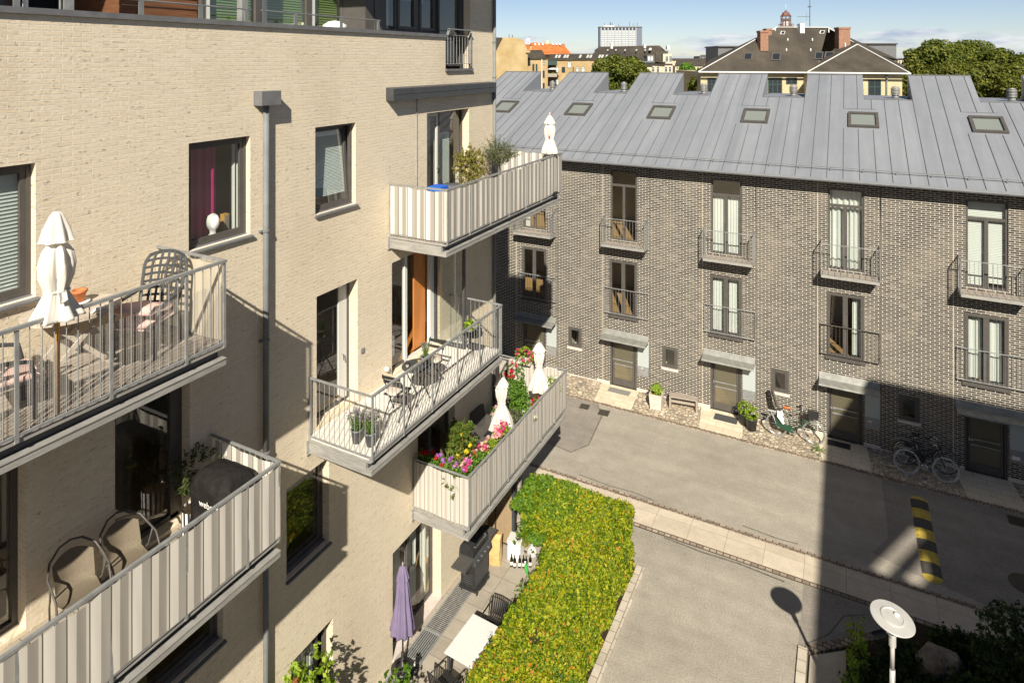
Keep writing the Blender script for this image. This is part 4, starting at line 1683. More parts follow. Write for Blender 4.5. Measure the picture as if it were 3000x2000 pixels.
m.box(hx, 34, y_1, hy, zs, hz)
m.box(hx, 34, -30, y_0, zs, hz)
dx0, dx1 = -(y_0 - P0.y) * sl, -(y_1 - P0.y) * sl
m.prism([(hx, y_0, zs), (cuts[0] + dx0, y_0, zs), (cuts[0] + dx1, y_1, zs), (hx, y_1, zs)], (0, 0, .2))
m.prism([(cuts[1] + dx0, y_0, zs), (cuts[2] + dx0, y_0, zs), (cuts[2] + dx1, y_1, zs), (cuts[1] + dx1, y_1, zs)], (0, 0, .2))
m.prism([(cuts[3] + dx0, y_0, zs), (34, y_0, zs), (34, y_1, zs), (cuts[3] + dx1, y_1, zs)], (0, 0, .2))
m.build('roof', M_ANTH, WB)
# ------------------------------------------------------------------ hedge
def at(px, py, z):
    """the point at height z that a pixel of the photograph looks at"""
    d = far(px, py, 1) - CAM
    return CAM + d * ((z - CAMH) / d.z)


HG = thing('hedge', 'trimmed yellow-green hedge with orange leaves between terrace and driveway', 'hedge', (3.1, 12, 0))
rh = random.Random(11)


def hnoise(x, y):
    return .022 * math.sin(x * 3.1 + y * 1.7) + .02 * math.sin(y * 4.3 - x * 2.2) + .02 * math.sin(x * 9 + y * 7)


def hedge_skin(m, rects, n_per, s, mode=0):
    for (o, a, b, nrm, dens) in rects:
        o, a, b, nrm = Vector(o), Vector(a), Vector(b), Vector(nrm)
        n = int(a.length * b.length * n_per * dens)
        for i in range(n):
            u, v = rh.random(), rh.random()
            p = o + a * u + b * v
            d = hnoise(p.x + p.z, p.y + p.z * .7)
            hole = .16 * max(0, math.sin(p.x * 5.3 + p.z * 4) * math.sin(p.y * 6.1 + p.z * 3) - .35)
            p += nrm * (d - hole - (.12 * rh.random() ** 1.2) + .03 + (.06 if rh.random() < .04 else 0))
            leaf_quad(m, p, nrm * .9 + rvec(rh) * .95 + Vector((.15, -.25, .35)), s * (rh.uniform(.55, 1.2) if rh.random() < .85 else rh.uniform(1.2, 1.7)), .62, rh)


HZ = 1.66
m = MB()
hedge_skin(m, [((2.5, 7.5, HZ), (1.28, 0, 0), (0, 8.25, 0), (0, 0, 1), 1),
               ((3.79, 7.5, .02), (0, 8.25, 0), (0, 0, HZ - .02), (1, 0, 0), 1.0),
               ((2.5, 8.5, .1), (0, 5.0, 0), (0, 0, HZ - .1), (-1, 0, 0), .7),
               ((.95, 15.74, .2), (2.83, 0, 0), (0, 0, HZ - .2), (0, 1, 0), .5),
               ((1.7, 13.9, HZ), (1.2, 0, 0), (0, 1.84, 0), (0, 0, 1), .9),
               ((1.0, 14.4, HZ - .05), (.9, 0, 0), (0, 1.3, 0), (0, 0, 1), .55),
               ((1.4, 14.35, .7), (0, 1.35, 0), (0, 0, .95), (-1, 0, .1), .9),
               ((1.3, 15.0, .5), (1.3, 0, 0), (0, -.2, 1.1), (0, -1, .2), .9),
               ((1.45, 14.4, 1.05), (1.1, 0, 0), (0, -.25, HZ - 1.05), (0, -1, .2), 1.0),
               ((2.45, 13.3, .1), (0, .9, 0), (-.1, 0, HZ - .1), (-1, -.3, 0), 1.0)], 3300, .0315)
m.build('foliage', L_HEDGE, HG)
m = MB()
hedge_skin(m, [((1.0, 14.3, HZ), (1.6, 0, 0), (0, 1.45, 0), (0, 0, 1), .6),
               ((1.6, 14.1, 1.15), (.9, 0, 0), (0, .5, 0), (0, -.4, .9), .9)], 2300, .040)
for i in range(34):
    b = Vector((rh.uniform(1.4, 2.6), rh.uniform(14.1, 15.5), rh.uniform(1.25, 1.65)))
    sprig(m, b, b + Vector((rh.uniform(-.35, .1), rh.uniform(-.5, .1), rh.uniform(-.3, .35))), 26, .045, .12, .6, rh)
for i in range(40):
    y = rh.uniform(8.5, 13.8)
    b = Vector((2.5, y, rh.uniform(.5, 1.7)))
    sprig(m, b, b + Vector((rh.uniform(-.28, -.05), rh.uniform(-.1, .1), rh.uniform(-.05, .15))), 12, .04, .08, .6, rh)
for i in range(110):
    b = Vector((rh.uniform(2.5, 3.8), rh.uniform(9, 15.7), HZ - .02))
    sprig(m, b, b + Vector((rh.uniform(-.06, .06), rh.uniform(-.06, .06), rh.uniform(.05, .14))), 9, .028, .02, .55, rh)
for i in range(70):
    b = Vector((3.76, rh.uniform(9, 15.7), rh.uniform(.3, 1.6)))
    sprig(m, b, b + Vector((rh.uniform(.05, .12), rh.uniform(-.06, .06), rh.uniform(-.04, .08))), 8, .028, .02, .55, rh)
m.build('young_shoots', L_HEDGEG, HG)
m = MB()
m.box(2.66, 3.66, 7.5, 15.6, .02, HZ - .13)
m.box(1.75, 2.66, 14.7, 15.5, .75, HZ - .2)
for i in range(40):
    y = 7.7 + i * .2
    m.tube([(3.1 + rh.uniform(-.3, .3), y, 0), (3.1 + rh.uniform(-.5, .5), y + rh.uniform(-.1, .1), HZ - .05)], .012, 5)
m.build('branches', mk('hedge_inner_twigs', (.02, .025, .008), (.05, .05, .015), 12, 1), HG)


# ------------------------------------------------------------------ parasols
def parasol(name, label, loc, prof, flap, pole_r, pole_top, mat, polemat, group=None, strap=None, z0=0, fold=.10, nf=8, fin=None, ph=0):
    t = thing(name, label, 'parasol', loc, 0, group)
    nofin = pole_top > 2.07 and fin is None and strap and len(strap) > 2
    m = MB()
    n = 96
    m.lathe(prof, n, (0, 0, 0), [fold * min(1, r / .12) for r, z in prof], nf, ph, wob=.05)
    for i_, q_ in enumerate(m.v):            # fine pleats of the gathered cloth
        a_ = math.atan2(q_[1], q_[0])
        k_ = 1 + .035 * math.sin(19 * a_ + 5 * q_[2]) + .02 * math.sin(31 * a_ - 9 * q_[2])
        m.v[i_] = (q_[0] * k_, q_[1] * k_, q_[2])
    m.build('canopy', mat, t, True, False)
    m = MB()
    m.lathe(flap, n, (0, 0, 0), [fold * .8 * min(1, r / .1) for r, z in flap], nf, ph + .6, caps=False)
    m.build('top_flap', mat, t, True, False)
    m = MB()
    m.tube([(0, 0, z0), (0, 0, pole_top)], pole_r, 10)
    m.build('pole', polemat, t, True, False)
    zt = flap[-1][1]
    m = MB()
    m.lathe([(.018, -.03), (.03, .0), (.018, .02), (.026, .04), (.016, .06), (.005, .085)], 10, (0, 0, zt))
    if not nofin:
        m.build('finial', fin or M_WHITE, t, True, False)
    if strap:
        m = MB()
        m.lathe([(strap[0], strap[1] - .02), (strap[0] + .012, strap[1] - .01), (strap[0] + .012, strap[1] + .01), (strap[0], strap[1] + .02)], n, (0, 0, 0), fold * .7, nf, ph)
        if len(strap) > 2:
            m.prism([(strap[0], -.03, strap[1]), (strap[0] + .10, -.07, strap[1] - .09), (strap[0] + .14, -.03, strap[1] - .05), (strap[0] + .02, .02, strap[1] + .03)], (.01, .012, 0))
        m.build('strap', mat, t, True, False)
    return t


zu = ZU
P1 = parasol('parasol', 'closed white parasol with tied belt behind the rail of the netted balcony', (1.29, 3.74, zu),
             [(.22, 1.0), (.21, 1.03), (.16, 1.13), (.10, 1.26), (.105, 1.30), (.14, 1.42), (.145, 1.55), (.12, 1.68), (.08, 1.76), (.05, 1.80)],
             [(.15, 1.79), (.14, 1.80), (.11, 1.92), (.06, 2.05), (.035, 2.085), (.01, 2.09)], .03, 2.08, M_CANVAS, M_POLE, 'closed white parasols', (.098, 1.275, 1), .0, .16, 7)
m = MB()
m.tube([(0, 0, 1.04), (.09, -.02, 1.045), (.12, -.07, 1.03), (.1, .16, 1.05)], .016, 8)
m.lathe([(.03, -.05), (.034, -.03), (.034, .03), (.03, .05)], 12, (0, 0, 1.0))
m.build('clamp', M_BLACK, P1, True, False)
P2 = parasol('parasol', 'closed white parasol with a small red tag on the top corner balcony', (1.30, 16.2, zu),
             [(.22, 1.10), (.235, 1.13), (.20, 1.25), (.12, 1.45), (.10, 1.50), (.14, 1.62), (.15, 1.78), (.11, 1.92), (.07, 1.98)],
             [(.16, 1.93), (.155, 1.935), (.10, 2.05), (.05, 2.13), (.02, 2.15)], .022, 2.16, M_CANVAS, M_BLACK, 'closed white parasols', (.105, 1.49), 0, .13, 6, M_PINK, 1)
m = MB()
m.box(.03, .06, -.145, -.11, 1.52, 1.6)
m.build('red_tag', M_RED1, P2, False, False)
m = MB()
m.lathe([(.05, 0), (.05, .3), (.03, .32)], 12)
m.lathe([(.22, 0), (.22, .05), (.06, .08)], 16)
m.build('base', M_BLACK, P2, True, False)
for i, (loc, lab) in enumerate((((.92, 14.12, ZB), 'closed white parasol behind the crimson and pink flower box'), ((.93, 16.3, ZB), 'closed white parasol beside the far striped screen of the flower balcony'))):
    parasol('parasol', lab, loc, [(.27, .72), (.285, .75), (.24, .92), (.16, 1.15), (.085, 1.34), (.09, 1.40), (.125, 1.55), (.14, 1.72), (.11, 1.84), (.06, 1.9)],
            [(.175, 1.80), (.17, 1.81), (.14, 1.87), (.07, 1.99), (.02, 2.03)], .021, 2.05, M_CANVAS, M_POLE, 'closed white parasols', (.09, 1.37), 0, .12, 8, M_STEEL, i)
P3 = parasol('parasol', 'closed lilac parasol on a dark pole in front of the terrace door', (.27, 10.95, 0),
             [(.225, .80), (.23, .83), (.20, 1.05), (.155, 1.4), (.115, 1.75), (.09, 1.98), (.06, 2.05)],
             [(.13, 1.90), (.128, 1.91), (.10, 2.02), (.065, 2.16), (.04, 2.18)], .019, 2.2, M_LAV, M_ANTH, None, None, 0, .14, 9, M_STEEL)
m = MB()
m.lathe([(.24, .0), (.25, .04), (.2, .08), (.05, .1), (.035, .35), (.03, .36)], 20)
m.build('base', M_BLACK, P3, True, False)


# ------------------------------------------------------------------ seats and tables
def tub_chair(label, loc, rz):
    t = thing('garden_chair', label, 'chair', loc, rz, 'wicker tub chairs on the lower striped balcony')
    m = MB()
    ids = []
    for i in range(11):                       # seat curling up into a round back, front at +x
        s_ = i / 10
        row = []
        for j in range(13):
            w = (j - 6) / 6
            if s_ < .5:
                x = .23 - .44 * s_ * 2
                z = .42 - .03 * math.sin(s_ * 6.28)
                y = w * (.22 - .02 * (s_ < .1))
                x -= .0 + .05 * abs(w) ** 3 * (s_ < .15)
            else:
                q = (s_ - .5) * 2
                x = -.21 - .11 * q + .10 * w * w
                z = .42 + .34 * q ** .9 - .06 * w * w * q
                y = w * (.205 + .01 * q)
            row.append(m.p((x, y, z)))
        ids.append(row)
    for i in range(10):
        for j in range(12):
            m.idx([ids[i][j], ids[i][j + 1], ids[i + 1][j + 1], ids[i + 1][j]])
    m.build('wicker_shell', M_WICKER, t, True, False)
    m = MB()
    pts = [(.27, .26, 0), (.25, .27, .30), (.22, .275, .54), (.10, .29, .64), (-.08, .29, .66), (-.22, .24, .76), (-.31, .12, .84), (-.335, 0, .86)]
    pts += [(x, -y, z) for x, y, z in pts[-2::-1]]
    m.tube(pts, .013, 8)
    m.build('tube_frame', M_FRAME, t, True, False)
    m = MB()
    for s_ in (1, -1):
        m.tube([(-.29, s_ * .22, 0), (-.22, s_ * .24, .25), (-.06, s_ * .27, .42), (.02, s_ * .285, .65)], .011, 8)
    m.tube([(.24, .26, .40), (.24, -.26, .40)], .011, 8)
    m.build('legs', M_FRAME, t, True, False)
    return t


tub_chair('brown wicker tub chair, the nearer one to the picture edge, on the lower striped balcony', (.43, 4.42, ZM), R(-14))
tub_chair('brown wicker tub chair in front of the dark balcony window', (.47, 5.0, ZM), R(-8))


def bistro_chair(label, loc, rz):
    t = thing('bistro_chair', label, 'chair', loc, rz, 'folding bistro chairs on the white-floored balcony')
    m = MB()
    for s_ in (.19, -.19):
        m.bar((.20, s_, 0), (-.21, s_ * .95, .84), .012, .022)
        m.bar((-.20, s_ * .85, 0), (.19, s_ * .85, .45), .012, .022)
    m.bar((.1, .19, .2), (.1, -.19, .2), .012)
    m.build('folding_frame', M_BLACK, t, False, False)
    m = MB()
    for i in range(5):
        x = -.16 + .085 * i
        m.box(x, x + .06, -.19, .19, .44, .455)
    m.build('seat', M_BLACK, t, False, False)
    m = MB()
    for z in (.66, .76):
        x = .20 - .41 * z / .84
        m.box(x - .02, x - .005, -.2, .2, z, z + .055)
    m.build('backrest', M_BLACK, t, False, False)
    m = MB()
    m.lathe([(.15, 0), (.19, .012), (.20, .03), (.19, .048), (.12, .055)], 24, (0.0, 0, .456), 0, 4, 0, (1, 1))
    m.build('cushion', M_BEIGE, t, True, False)
    return t


bistro_chair('black folding bistro chair with beige cushion on the left of the round table', (.98, 9.82, ZM), R(95))
bistro_chair('black folding bistro chair with beige cushion past the round table', (.85, 11.2, ZM), R(-88))
t = thing('bistro_table', 'small round black bistro table holding lavender and a drink', 'table', (1.02, 10.42, ZM))
m = MB()
m.lathe([(.29, 0), (.30, .005), (.30, .022), (.29, .026)], 36, (0, 0, .69))
m.build('table_top', M_ANTH, t, False, False)
m = MB()
for s_ in (.16, -.16):
    m.bar((s_, .22, 0), (s_ * .9, -.2, .69), .012, .02)
    m.bar((s_ * .8, -.22, 0), (s_ * .8, .2, .69), .012, .02)
m.build('folding_legs', M_BLACK, t, False, False)


def pot_profile(r0, r1, h, rim=.012):
    return [(r0, 0), (r1, h - .03), (r1 + rim, h - .028), (r1 + rim, h), (r1 - .012, h), (r1 - .016, h - .03)]


def potted(name, label, cat, loc, r0, r1, h, mat, group=None, soil=True):
    t = thing(name, label, cat, loc, rnd.uniform(0, 6), group)
    m = MB()
    m.lathe(pot_profile(r0, r1, h), 24)
    m.build('pot', mat, t, True, False)
    m = MB()
    m.lathe([(.01, h - .035), (r1 - .012, h - .03)], 16)
    m.build('soil', M_SOIL, t, False, False)
    return t


def stems_and_leaves(t, h0, n, hgt, spread, leafm, s=.03, asp=.35, per=10, flower=None, fs=.018, fn=8, r=None, lean=(0, 0)):
    r = r or random.Random(n * 7 + int(hgt * 100))
    ms, ml, mf = MB(), MB(), MB()
    for i in range(n):
        a, q = r.uniform(0, 6.283), r.random()
        tip = Vector((math.cos(a) * spread * q + lean[0], math.sin(a) * spread * q + lean[1], h0 + hgt * r.uniform(.65, 1)))
        base = Vector((math.cos(a) * spread * .25 * q, math.sin(a) * spread * .25 * q, h0 - .03))
        ms.tube([base, base.lerp(tip, .5) + rvec(r) * .01, tip], .003, 4)
        sprig(ml, base, tip, per, s, spread * .22, asp, r)
        if flower:
            for k in range(fn):
                leaf_quad(mf, tip + rvec(r) * .028 + Vector((0, 0, r.uniform(-.06, .02))), rvec(r), fs, .8, r)
    ms.build('stems', M_STEM, t, False, False)
    ml.build('leaves', leafm, t, False, False)
    if flower:
        mf.build('flowers', flower, t, False, False)


t = potted('potted_lavender', 'grey pot of lavender on the round bistro table', 'potted plant', (1.13, 10.55, ZM + .716), .075, .095, .15, M_POTG)
stems_and_leaves(t, .15, 34, .30, .12, L_PLANT, .022, .25, 8, L_LAVF, .012, 3)
t = thing('tumbler', 'clear drinking glass standing on the round bistro table', 'glass', (.92, 10.24, ZM + .716))
m = MB()
m.lathe([(.03, 0), (.038, .13), (.034, .128), (.028, .012)], 16, caps=False)
m.build('glass', M_DRINK, t, True, False)
m = MB()
m.lathe([(.028, .01), (.033, .06)], 14)
m.build('drink', M_BEIGE, t, True, False)
t = thing('jar', 'small jar with yellow contents beside the lavender on the bistro table', 'jar', (1.0, 10.52, ZM + .716))
m = MB()
m.lathe([(.035, 0), (.037, .07), (.03, .085), (.03, .10)], 16)
m.build('glass', M_DRINK, t, True, False)
m = MB()
m.lathe([(.03, .01), (.031, .06)], 14)
m.build('contents', M_YELLOW, t, True, False)
for lab, loc, s_ in (('grey pot of pale lilac flowers, the fuller one at the white balcony corner', (.88, 8.82, ZM), 1), ('grey pot of darker lavender next to the balcony corner post', (1.16, 8.86, ZM), 0)):
    t = potted('potted_lavender', lab, 'potted plant', loc, .075, .10, .24, M_POTG, 'lavender pots at the balcony corner')
    stems_and_leaves(t, .23, 60, .36, .20, L_PLANT, .026, .3, 9, L_LAVF, .013, 5, random.Random(5 + s_))
t = thing('plant_stand', 'small round black tray stand at the far end of the white balcony', 'plant stand', (1.15, 12.35, ZM))
m = MB()
m.lathe([(.22, 0), (.23, .01), (.23, .035), (.222, .035), (.218, .012)], 28, (0, 0, .62))
m.build('tray', M_BLACK, t, False, False)
m = MB()
for a in range(3):
    m.tube([(.2 * math.cos(a * 2.1), .2 * math.sin(a * 2.1), 0), (.1 * math.cos(a * 2.1 + .5), .1 * math.sin(a * 2.1 + .5), .62)], .008, 6)
m.build('legs', M_BLACK, t, False, False)
t = potted('potted_herb', 'lush green basil in a dark pot on the round tray stand', 'potted plant', (1.10, 12.28, ZM + .635), .07, .09, .12, M_POTG)
m = MB()
leaf_ball(m, (0, 0, .22), .15, 160, .04, .8, .5, .7)
m.build('leaves', L_LIME, t, False, False)
t = potted('potted_herb', 'spiky small herb in a grey pot at the back of the tray stand', 'potted plant', (1.25, 12.43, ZM + .635), .05, .065, .11, M_POTG)
stems_and_leaves(t, .1, 14, .25, .1, L_PLANT, .03, .2, 8)

# upper left balcony: slatted table, chairs, pot
t = thing('folding_table', 'oval weathered wooden table with crossed folding legs', 'table', (.42, 4.36, zu), R(78))
m = MB()
for i in range(9):
    y = -.36 + .08 * i
    L = .46 * math.sqrt(max(.05, 1 - (y + .04) ** 2 / .17)) + .02
    m.box(-L, L, y, y + .074, .70, .722)
m.build('table_top', M_WOODL, t, False, False)
m = MB()
n = 40
ring = [(.49 * math.cos(2 * math.pi * k / n), .40 * math.sin(2 * math.pi * k / n)) for k in range(n)]
for (a, b), (c, d) in zip(ring, ring[1:] + ring[:1]):
    m.bar((a, b, .70), (c, d, .70), .03, .045)
m.build('rim', M_WOODL, t, False, False)
for s_ in (.2, -.2):
    m = MB()
    m.bar((-.36, s_, 0), (.3, s_, .69), .025, .05)
    m.build('leg', M_WOODL, t, False, False)
    m = MB()
    m.bar((.36, s_ * .8, 0), (-.3, s_ * .8, .69), .025, .05)
    m.build('leg', M_WOODL, t, False, False)
m = MB()
m.bar((-.28, .2, .1), (-.28, -.2, .1), .03)
m.bar((.28, .2, .1), (.28, -.2, .1), .03)
m.build('stretcher', M_WOODG, t, False, False)
t = thing('flower_pot', 'empty terracotta pot standing on its saucer on the oval table', 'flower pot', (.30, 4.50, zu + .724))
m = MB()
m.lathe(pot_profile(.05, .075, .14), 20, (0, 0, .012))
m.build('pot', M_TERRA, t, True, False)
m = MB()
m.lathe([(.09, 0), (.12, .008), (.125, .016), (.09, .012)], 24)
m.build('saucer', M_WHITE, t, True, False)
m = MB()
m.tube([(.82, 4.35, zu + .74), (.78, 4.42, zu + .75), (.79, 4.5, zu + .74), (.74, 4.56, zu + .745)], [.012, .02, .022, .010], 7)
tag(m.build('tea_towel', M_WHITE, None, True), 'rolled white cloth lying near the table edge under the rail', 'cloth')


def resin_chair(label, loc, rz, cushion_fold=True):
    t = thing('garden_chair', label, 'chair', loc, rz, 'taupe garden chairs with pink cushions')
    m = MB()                                   # lattice back: front at +x
    def bp(u, v):
        w = .25 * (1 + .22 * v) * (1 - .5 * max(0, v - .86) * 3)
        return Vector((-.24 - .22 * v + .05 * u * u, u * w, .40 + .72 * v - .05 * u * u * v))
    for k in range(7):
        u = -1 + 2 * k / 6
        pts = [bp(u, j / 10) for j in range(11)]
        for a, b in zip(pts, pts[1:]):
            m.bar(a, b, .030 if 0 < k < 6 else .04, .012, (1, 0, .3))
    for k in range(9):
        v = .04 + .96 * k / 8
        pts = [bp(-1 + 2 * j / 8, v) for j in range(9)]
        for a, b in zip(pts, pts[1:]):
            m.bar(a, b, .012, .030 if k < 8 else .045, (0, 0, 1))
    m.build('backrest', M_ANTH, t, False, False)
    m = MB()
    m.box(-.24, .24, -.25, .25, .37, .40)
    m.build('seat', M_ANTH, t, False, False)
    for s_ in (1, -1):
        m = MB()
        m.tube([(.24, s_ * .27, 0), (.23, s_ * .29, .45), (.20, s_ * .295, .60), (.05, s_ * .30, .64), (-.20, s_ * .29, .66), (-.34, s_ * .26, .70)], .022, 8)
        m.build('armrest', M_ANTH, t, True, False)
        m = MB()
        m.tube([(-.36, s_ * .24, 0), (-.24, s_ * .26, .4)], .022, 8)
        m.build('leg', M_FRAME, t, True, False)
    m = MB()
    ids = []
    prof = [(.30, .40, .03), (.27, .44, .06), (.05, .45, .07), (-.17, .48, .09), (-.16, .56, .10), (.02, .60, .09), (.20, .63, .08), (.30, .58, .04)] if cushion_fold else \
        [(.30, .41, .03), (.25, .44, .05), (0, .45, .06), (-.2, .45, .05), (-.25, .44, .02)]
    for x, z, th in prof:
        ids.append([m.p((x, -.24 + .48 * j / 6, z + .012 * math.sin(j * 1.9 + x * 9))) for j in range(7)])
    low = []
    for x, z, th in prof:
        low.append([m.p((x - (.03 if z > .48 else 0), -.24 + .48 * j / 6, z - th)) for j in range(7)])
    for i in range(len(prof) - 1):
        for j in range(6):
            m.idx([ids[i][j], ids[i][j + 1], ids[i + 1][j + 1], ids[i + 1][j]])
            m.idx([low[i][j], low[i + 1][j], low[i + 1][j + 1], low[i][j + 1]])
        for j in (0, 6):
            m.idx([ids[i][j], ids[i + 1][j], low[i + 1][j], low[i][j]])
    for i in (0, len(prof) - 1):
        for j in range(6):
            m.idx([ids[i][j], ids[i][j + 1], low[i][j + 1], low[i][j]])
    m.build('cushion', M_PINK, t, True, False)
    return t


resin_chair('tall lattice-back garden chair with a folded pink cushion in the balcony corner', (.72, 5.08, zu), R(-68))
resin_chair('garden chair with a flat pink cushion at the picture edge', (.88, 3.42, zu), R(75), False)

# lower left balcony: covered grill, olive
t = thing('covered_grill', 'barbecue under a black nylon cover in the balcony corner', 'barbecue', (.86, 6.10, ZM))
m = MB()
rc = random.Random(4)
prof = [(0, .43, .27), (.25, .43, .27), (.55, .42, .27), (.75, .44, .28), (.82, .45, .28), (.92, .40, .27), (1.01, .33, .22), (1.06, .24, .14), (1.08, .05, .04)]
rows = []
for z, hx_, hy_ in prof:
    row = []
    for k in range(32):
        a = 2 * math.pi * k / 32
        c_, s_ = math.cos(a), math.sin(a)
        e_ = .42
        x = hx_ * math.copysign(abs(c_) ** e_, c_)
        y = hy_ * math.copysign(abs(s_) ** e_, s_)
        w = 1 + .05 * math.sin(k * 1.7 + z * 3) * (z < 1) + rc.uniform(-.015, .015)
        row.append(m.p((x * w, y * w, z)))
    rows.append(row)
for A, B in zip(rows, rows[1:]):
    for k in range(32):
        m.idx([A[k], A[(k + 1) % 32], B[(k + 1) % 32], B[k]])
m.idx(rows[-1])
cv = m.build('cover', M_COVER, t, True, False)
tcv = bpy.data.curves.new('logo', 'FONT')
tcv.body = 'weber'
tcv.size = .125
tcv.extrude = .001
tob = bpy.data.objects.new('logo_src', tcv)
COL.objects.link(tob)
dg = bpy.context.evaluated_depsgraph_get()
lm = bpy.data.meshes.new_from_object(tob.evaluated_get(dg))
bpy.data.objects.remove(tob)
lo = bpy.data.objects.new('logo', lm)
COL.objects.link(lo)
lm.materials.clear()
lm.materials.append(M_WHITE)
lo.parent = cv
lo.location = (-.12, -.30, .69)
lo.rotation_euler = (R(90), 0, 0)
m = MB(Matrix.Translation((.28, -.30, .72)))
m.tube([(.045 * math.cos(a * .5), 0, .045 * math.sin(a * .5)) for a in range(13)], .010, 6, True)
m.bar((.02, 0, -.05), (.06, 0, -.06), .014)
m.build('logo', M_WHITE, cv, False, False)


def striped_pot(m, r, h, n=28):
    for k in range(n):
        m.m = k % 2
        a, b = 2 * math.pi * k / n, 2 * math.pi * (k + 1) / n
        m.face([(r * math.cos(a), r * math.sin(a), 0), (r * math.cos(b), r * math.sin(b), 0), (r * 1.06 * math.cos(b), r * 1.06 * math.sin(b), h), (r * 1.06 * math.cos(a), r * 1.06 * math.sin(a), h)])


t = thing('potted_olive', 'olive shrub in a black and white striped pot by the balcony wall', 'potted plant', (.24, 6.08, ZM))
m = MB()
striped_pot(m, .15, .34)
m.build('pot', [M_STRIPE, M_BLACK], t, False, False)
m = MB()
m.lathe([(.01, .30), (.155, .31)], 16)
m.build('soil', M_SOIL, t, False, False)
m = MB()
m.tube([(0, 0, .3), (.02, .02, .55), (.0, .06, .8)], .014, 6)
m.build('stem', M_BARK, t, True, False)
m = MB()
for i in range(70):
    a = rvec()
    b = Vector((0, .05, .75)) + Vector((a.x * .2, a.y * .2, a.z * .28))
    sprig(m, b, b + Vector((a.x * .18, a.y * .18, abs(a.z) * .12 + .03)), 11, .04, .03, .28)
m.build('leaves', leafmat('dusky_olive_leaves', [(0, (.03, .05, .015)), (.6, (.07, .10, .025)), (1, (.16, .18, .05))]), t, False, False)

# top balcony: clipped bush, olive tree, boxes
for lab, loc, kind in (('round clipped yellow-green bush in a pale pot', (.6, 13.12, zu), 0), ('loose silvery olive tree in a dark pot', (.62, 14.55, zu), 1)):
    t = potted('potted_bush', lab, 'potted bush', loc, .16, .2, .42, M_STONE if not kind else M_BLACK, 'potted bushes on the top balcony')
    m = MB()
    rb = random.Random(21 + kind)
    if not kind:
        m.tube([(0, 0, .4), (.01, 0, .75), (0, .02, .95)], .016, 6)
        m.build('trunk', M_WOODG, t, True, False)
        m = MB()
        for i in range(340):
            d = rvec(rb)
            p = Vector((0, 0, 1.16)) + Vector((d.x * .38, d.y * .38, d.z * .42)) * rb.uniform(.35, 1)
            sprig(m, p, p + d * .09, 13, .03, .035, .4, rb)
        m.build('leaves', L_BOX, t, False, False)
    else:
        m.tube([(0, 0, .4), (.02, .02, .8), (0, .03, 1.15)], .02, 6)
        m.build('trunk', M_BARK, t, True, False)
        m = MB()
        for i in range(330):
            d = rvec(rb)
            p = Vector((0, 0, 1.15)) + Vector((d.x * .26, d.y * .30, d.z * .32)) * rb.uniform(.3, 1)
            q = p + Vector((d.x * .33, d.y * .33, abs(d.z) * .28 + .12)) * rb.uniform(.4, 1.2)
            sprig(m, p, q, 15, .03, .03, .26, rb)
        m.build('leaves', L_OLIVE, t, False, False)
m = MB()
m.box(.85, 1.15, 11.05, 11.35, zu + .96, zu + 1.045)
m.box(.9, 1.1, 11.1, 11.3, zu, zu + .96)
tag(m.build('storage_box', M_BLUEP), 'blue plastic box just showing above the striped balcony screen', 'box')
t = thing('seat_cushions', 'dark grey ribbed cushions showing over the rail beside the blue box', 'cushions', (.95, 11.75, zu))
m = MB()
for i in range(5):
    m.lathe([(.02, 0), (.05, .02), (.055, .3), (.05, .96 - .02 * i), (.02, 1.03 - .015 * i)], 10, (0, -.16 + .1 * i, 0), 0, 4, 0, (3, 1))
m.build('cushion', M_ANTH, t, True, False)


# ------------------------------------------------------------------ flower balcony
def flower_clump(m, c, r, n, s, rr):
    for i in range(n):
        d = rvec(rr)
        leaf_quad(m, Vector(c) + d * r * rr.uniform(.5, 1), d + rvec(rr) * .4, s, .85, rr)


def flowerbed(name, label, c, size, blooms, leafm, group, seed, h=.22, pot=M_FRAME, n=420, ls=.034):
    rr = random.Random(seed)
    c = Vector(c)
    t = thing(name, label, 'flowers', c, 0, group)
    m = MB()
    m.box(-size[0] / 2, size[0] / 2, -size[1] / 2, size[1] / 2, -.16, 0)
    m.build('planter', pot, t, False, False)
    m = MB()
    for i in range(n):
        p = Vector((rr.uniform(-.55, .55) * size[0], rr.uniform(-.52, .52) * size[1], rr.uniform(.0, h)))
        leaf_quad(m, p, rvec(rr) + Vector((.2, -.2, .7)), ls * rr.uniform(.6, 1.2), .8, rr)
    m.build('leaves', leafm, t, False, False)
    for mat, k, fr in blooms:
        m = MB()
        for i in range(k):
            p = Vector((rr.uniform(-.5, .5) * size[0], rr.uniform(-.5, .5) * size[1], h * rr.uniform(.75, 1.3)))
            flower_clump(m, p, fr, 26, fr * .42, rr)
        m.build('flowers', mat, t, False, False)
    return t


G1 = 'flowers on the taupe-screened balcony'
zb = ZB
flowerbed('geranium_box', 'crimson and pale pink geraniums in a box hung on the rail', (1.30, 13.05, zb + 1.0), (.22, 1.25), [(P_ROSE, 14, .06), (P_PINK, 16, .055)], L_LIME, G1, 1, .20)
flowerbed('geranium_box', 'coral and pink geraniums behind the rail next to the crimson box', (1.24, 12.28, zb + .98), (.24, .4), [(P_CORAL, 4, .055), (P_PINK, 4, .05)], L_PLANT, G1, 2, .2, n=200)
flowerbed('petunia_box', 'red geraniums and purple petunias in a box along the near screen', (.58, 11.86, zb + .93), (1.0, .24), [(P_RED, 7, .05), (P_PURP, 12, .045)], L_PLANT, G1, 3, .22)
flowerbed('geranium_box', 'mauve geraniums at the balcony corner', (1.22, 11.86, zb + .92), (.3, .26), [(P_PURP, 9, .055), (P_PINK, 12, .04), (P_ROSE, 9, .045)], L_PLANT, G1, 4, .25, n=160)
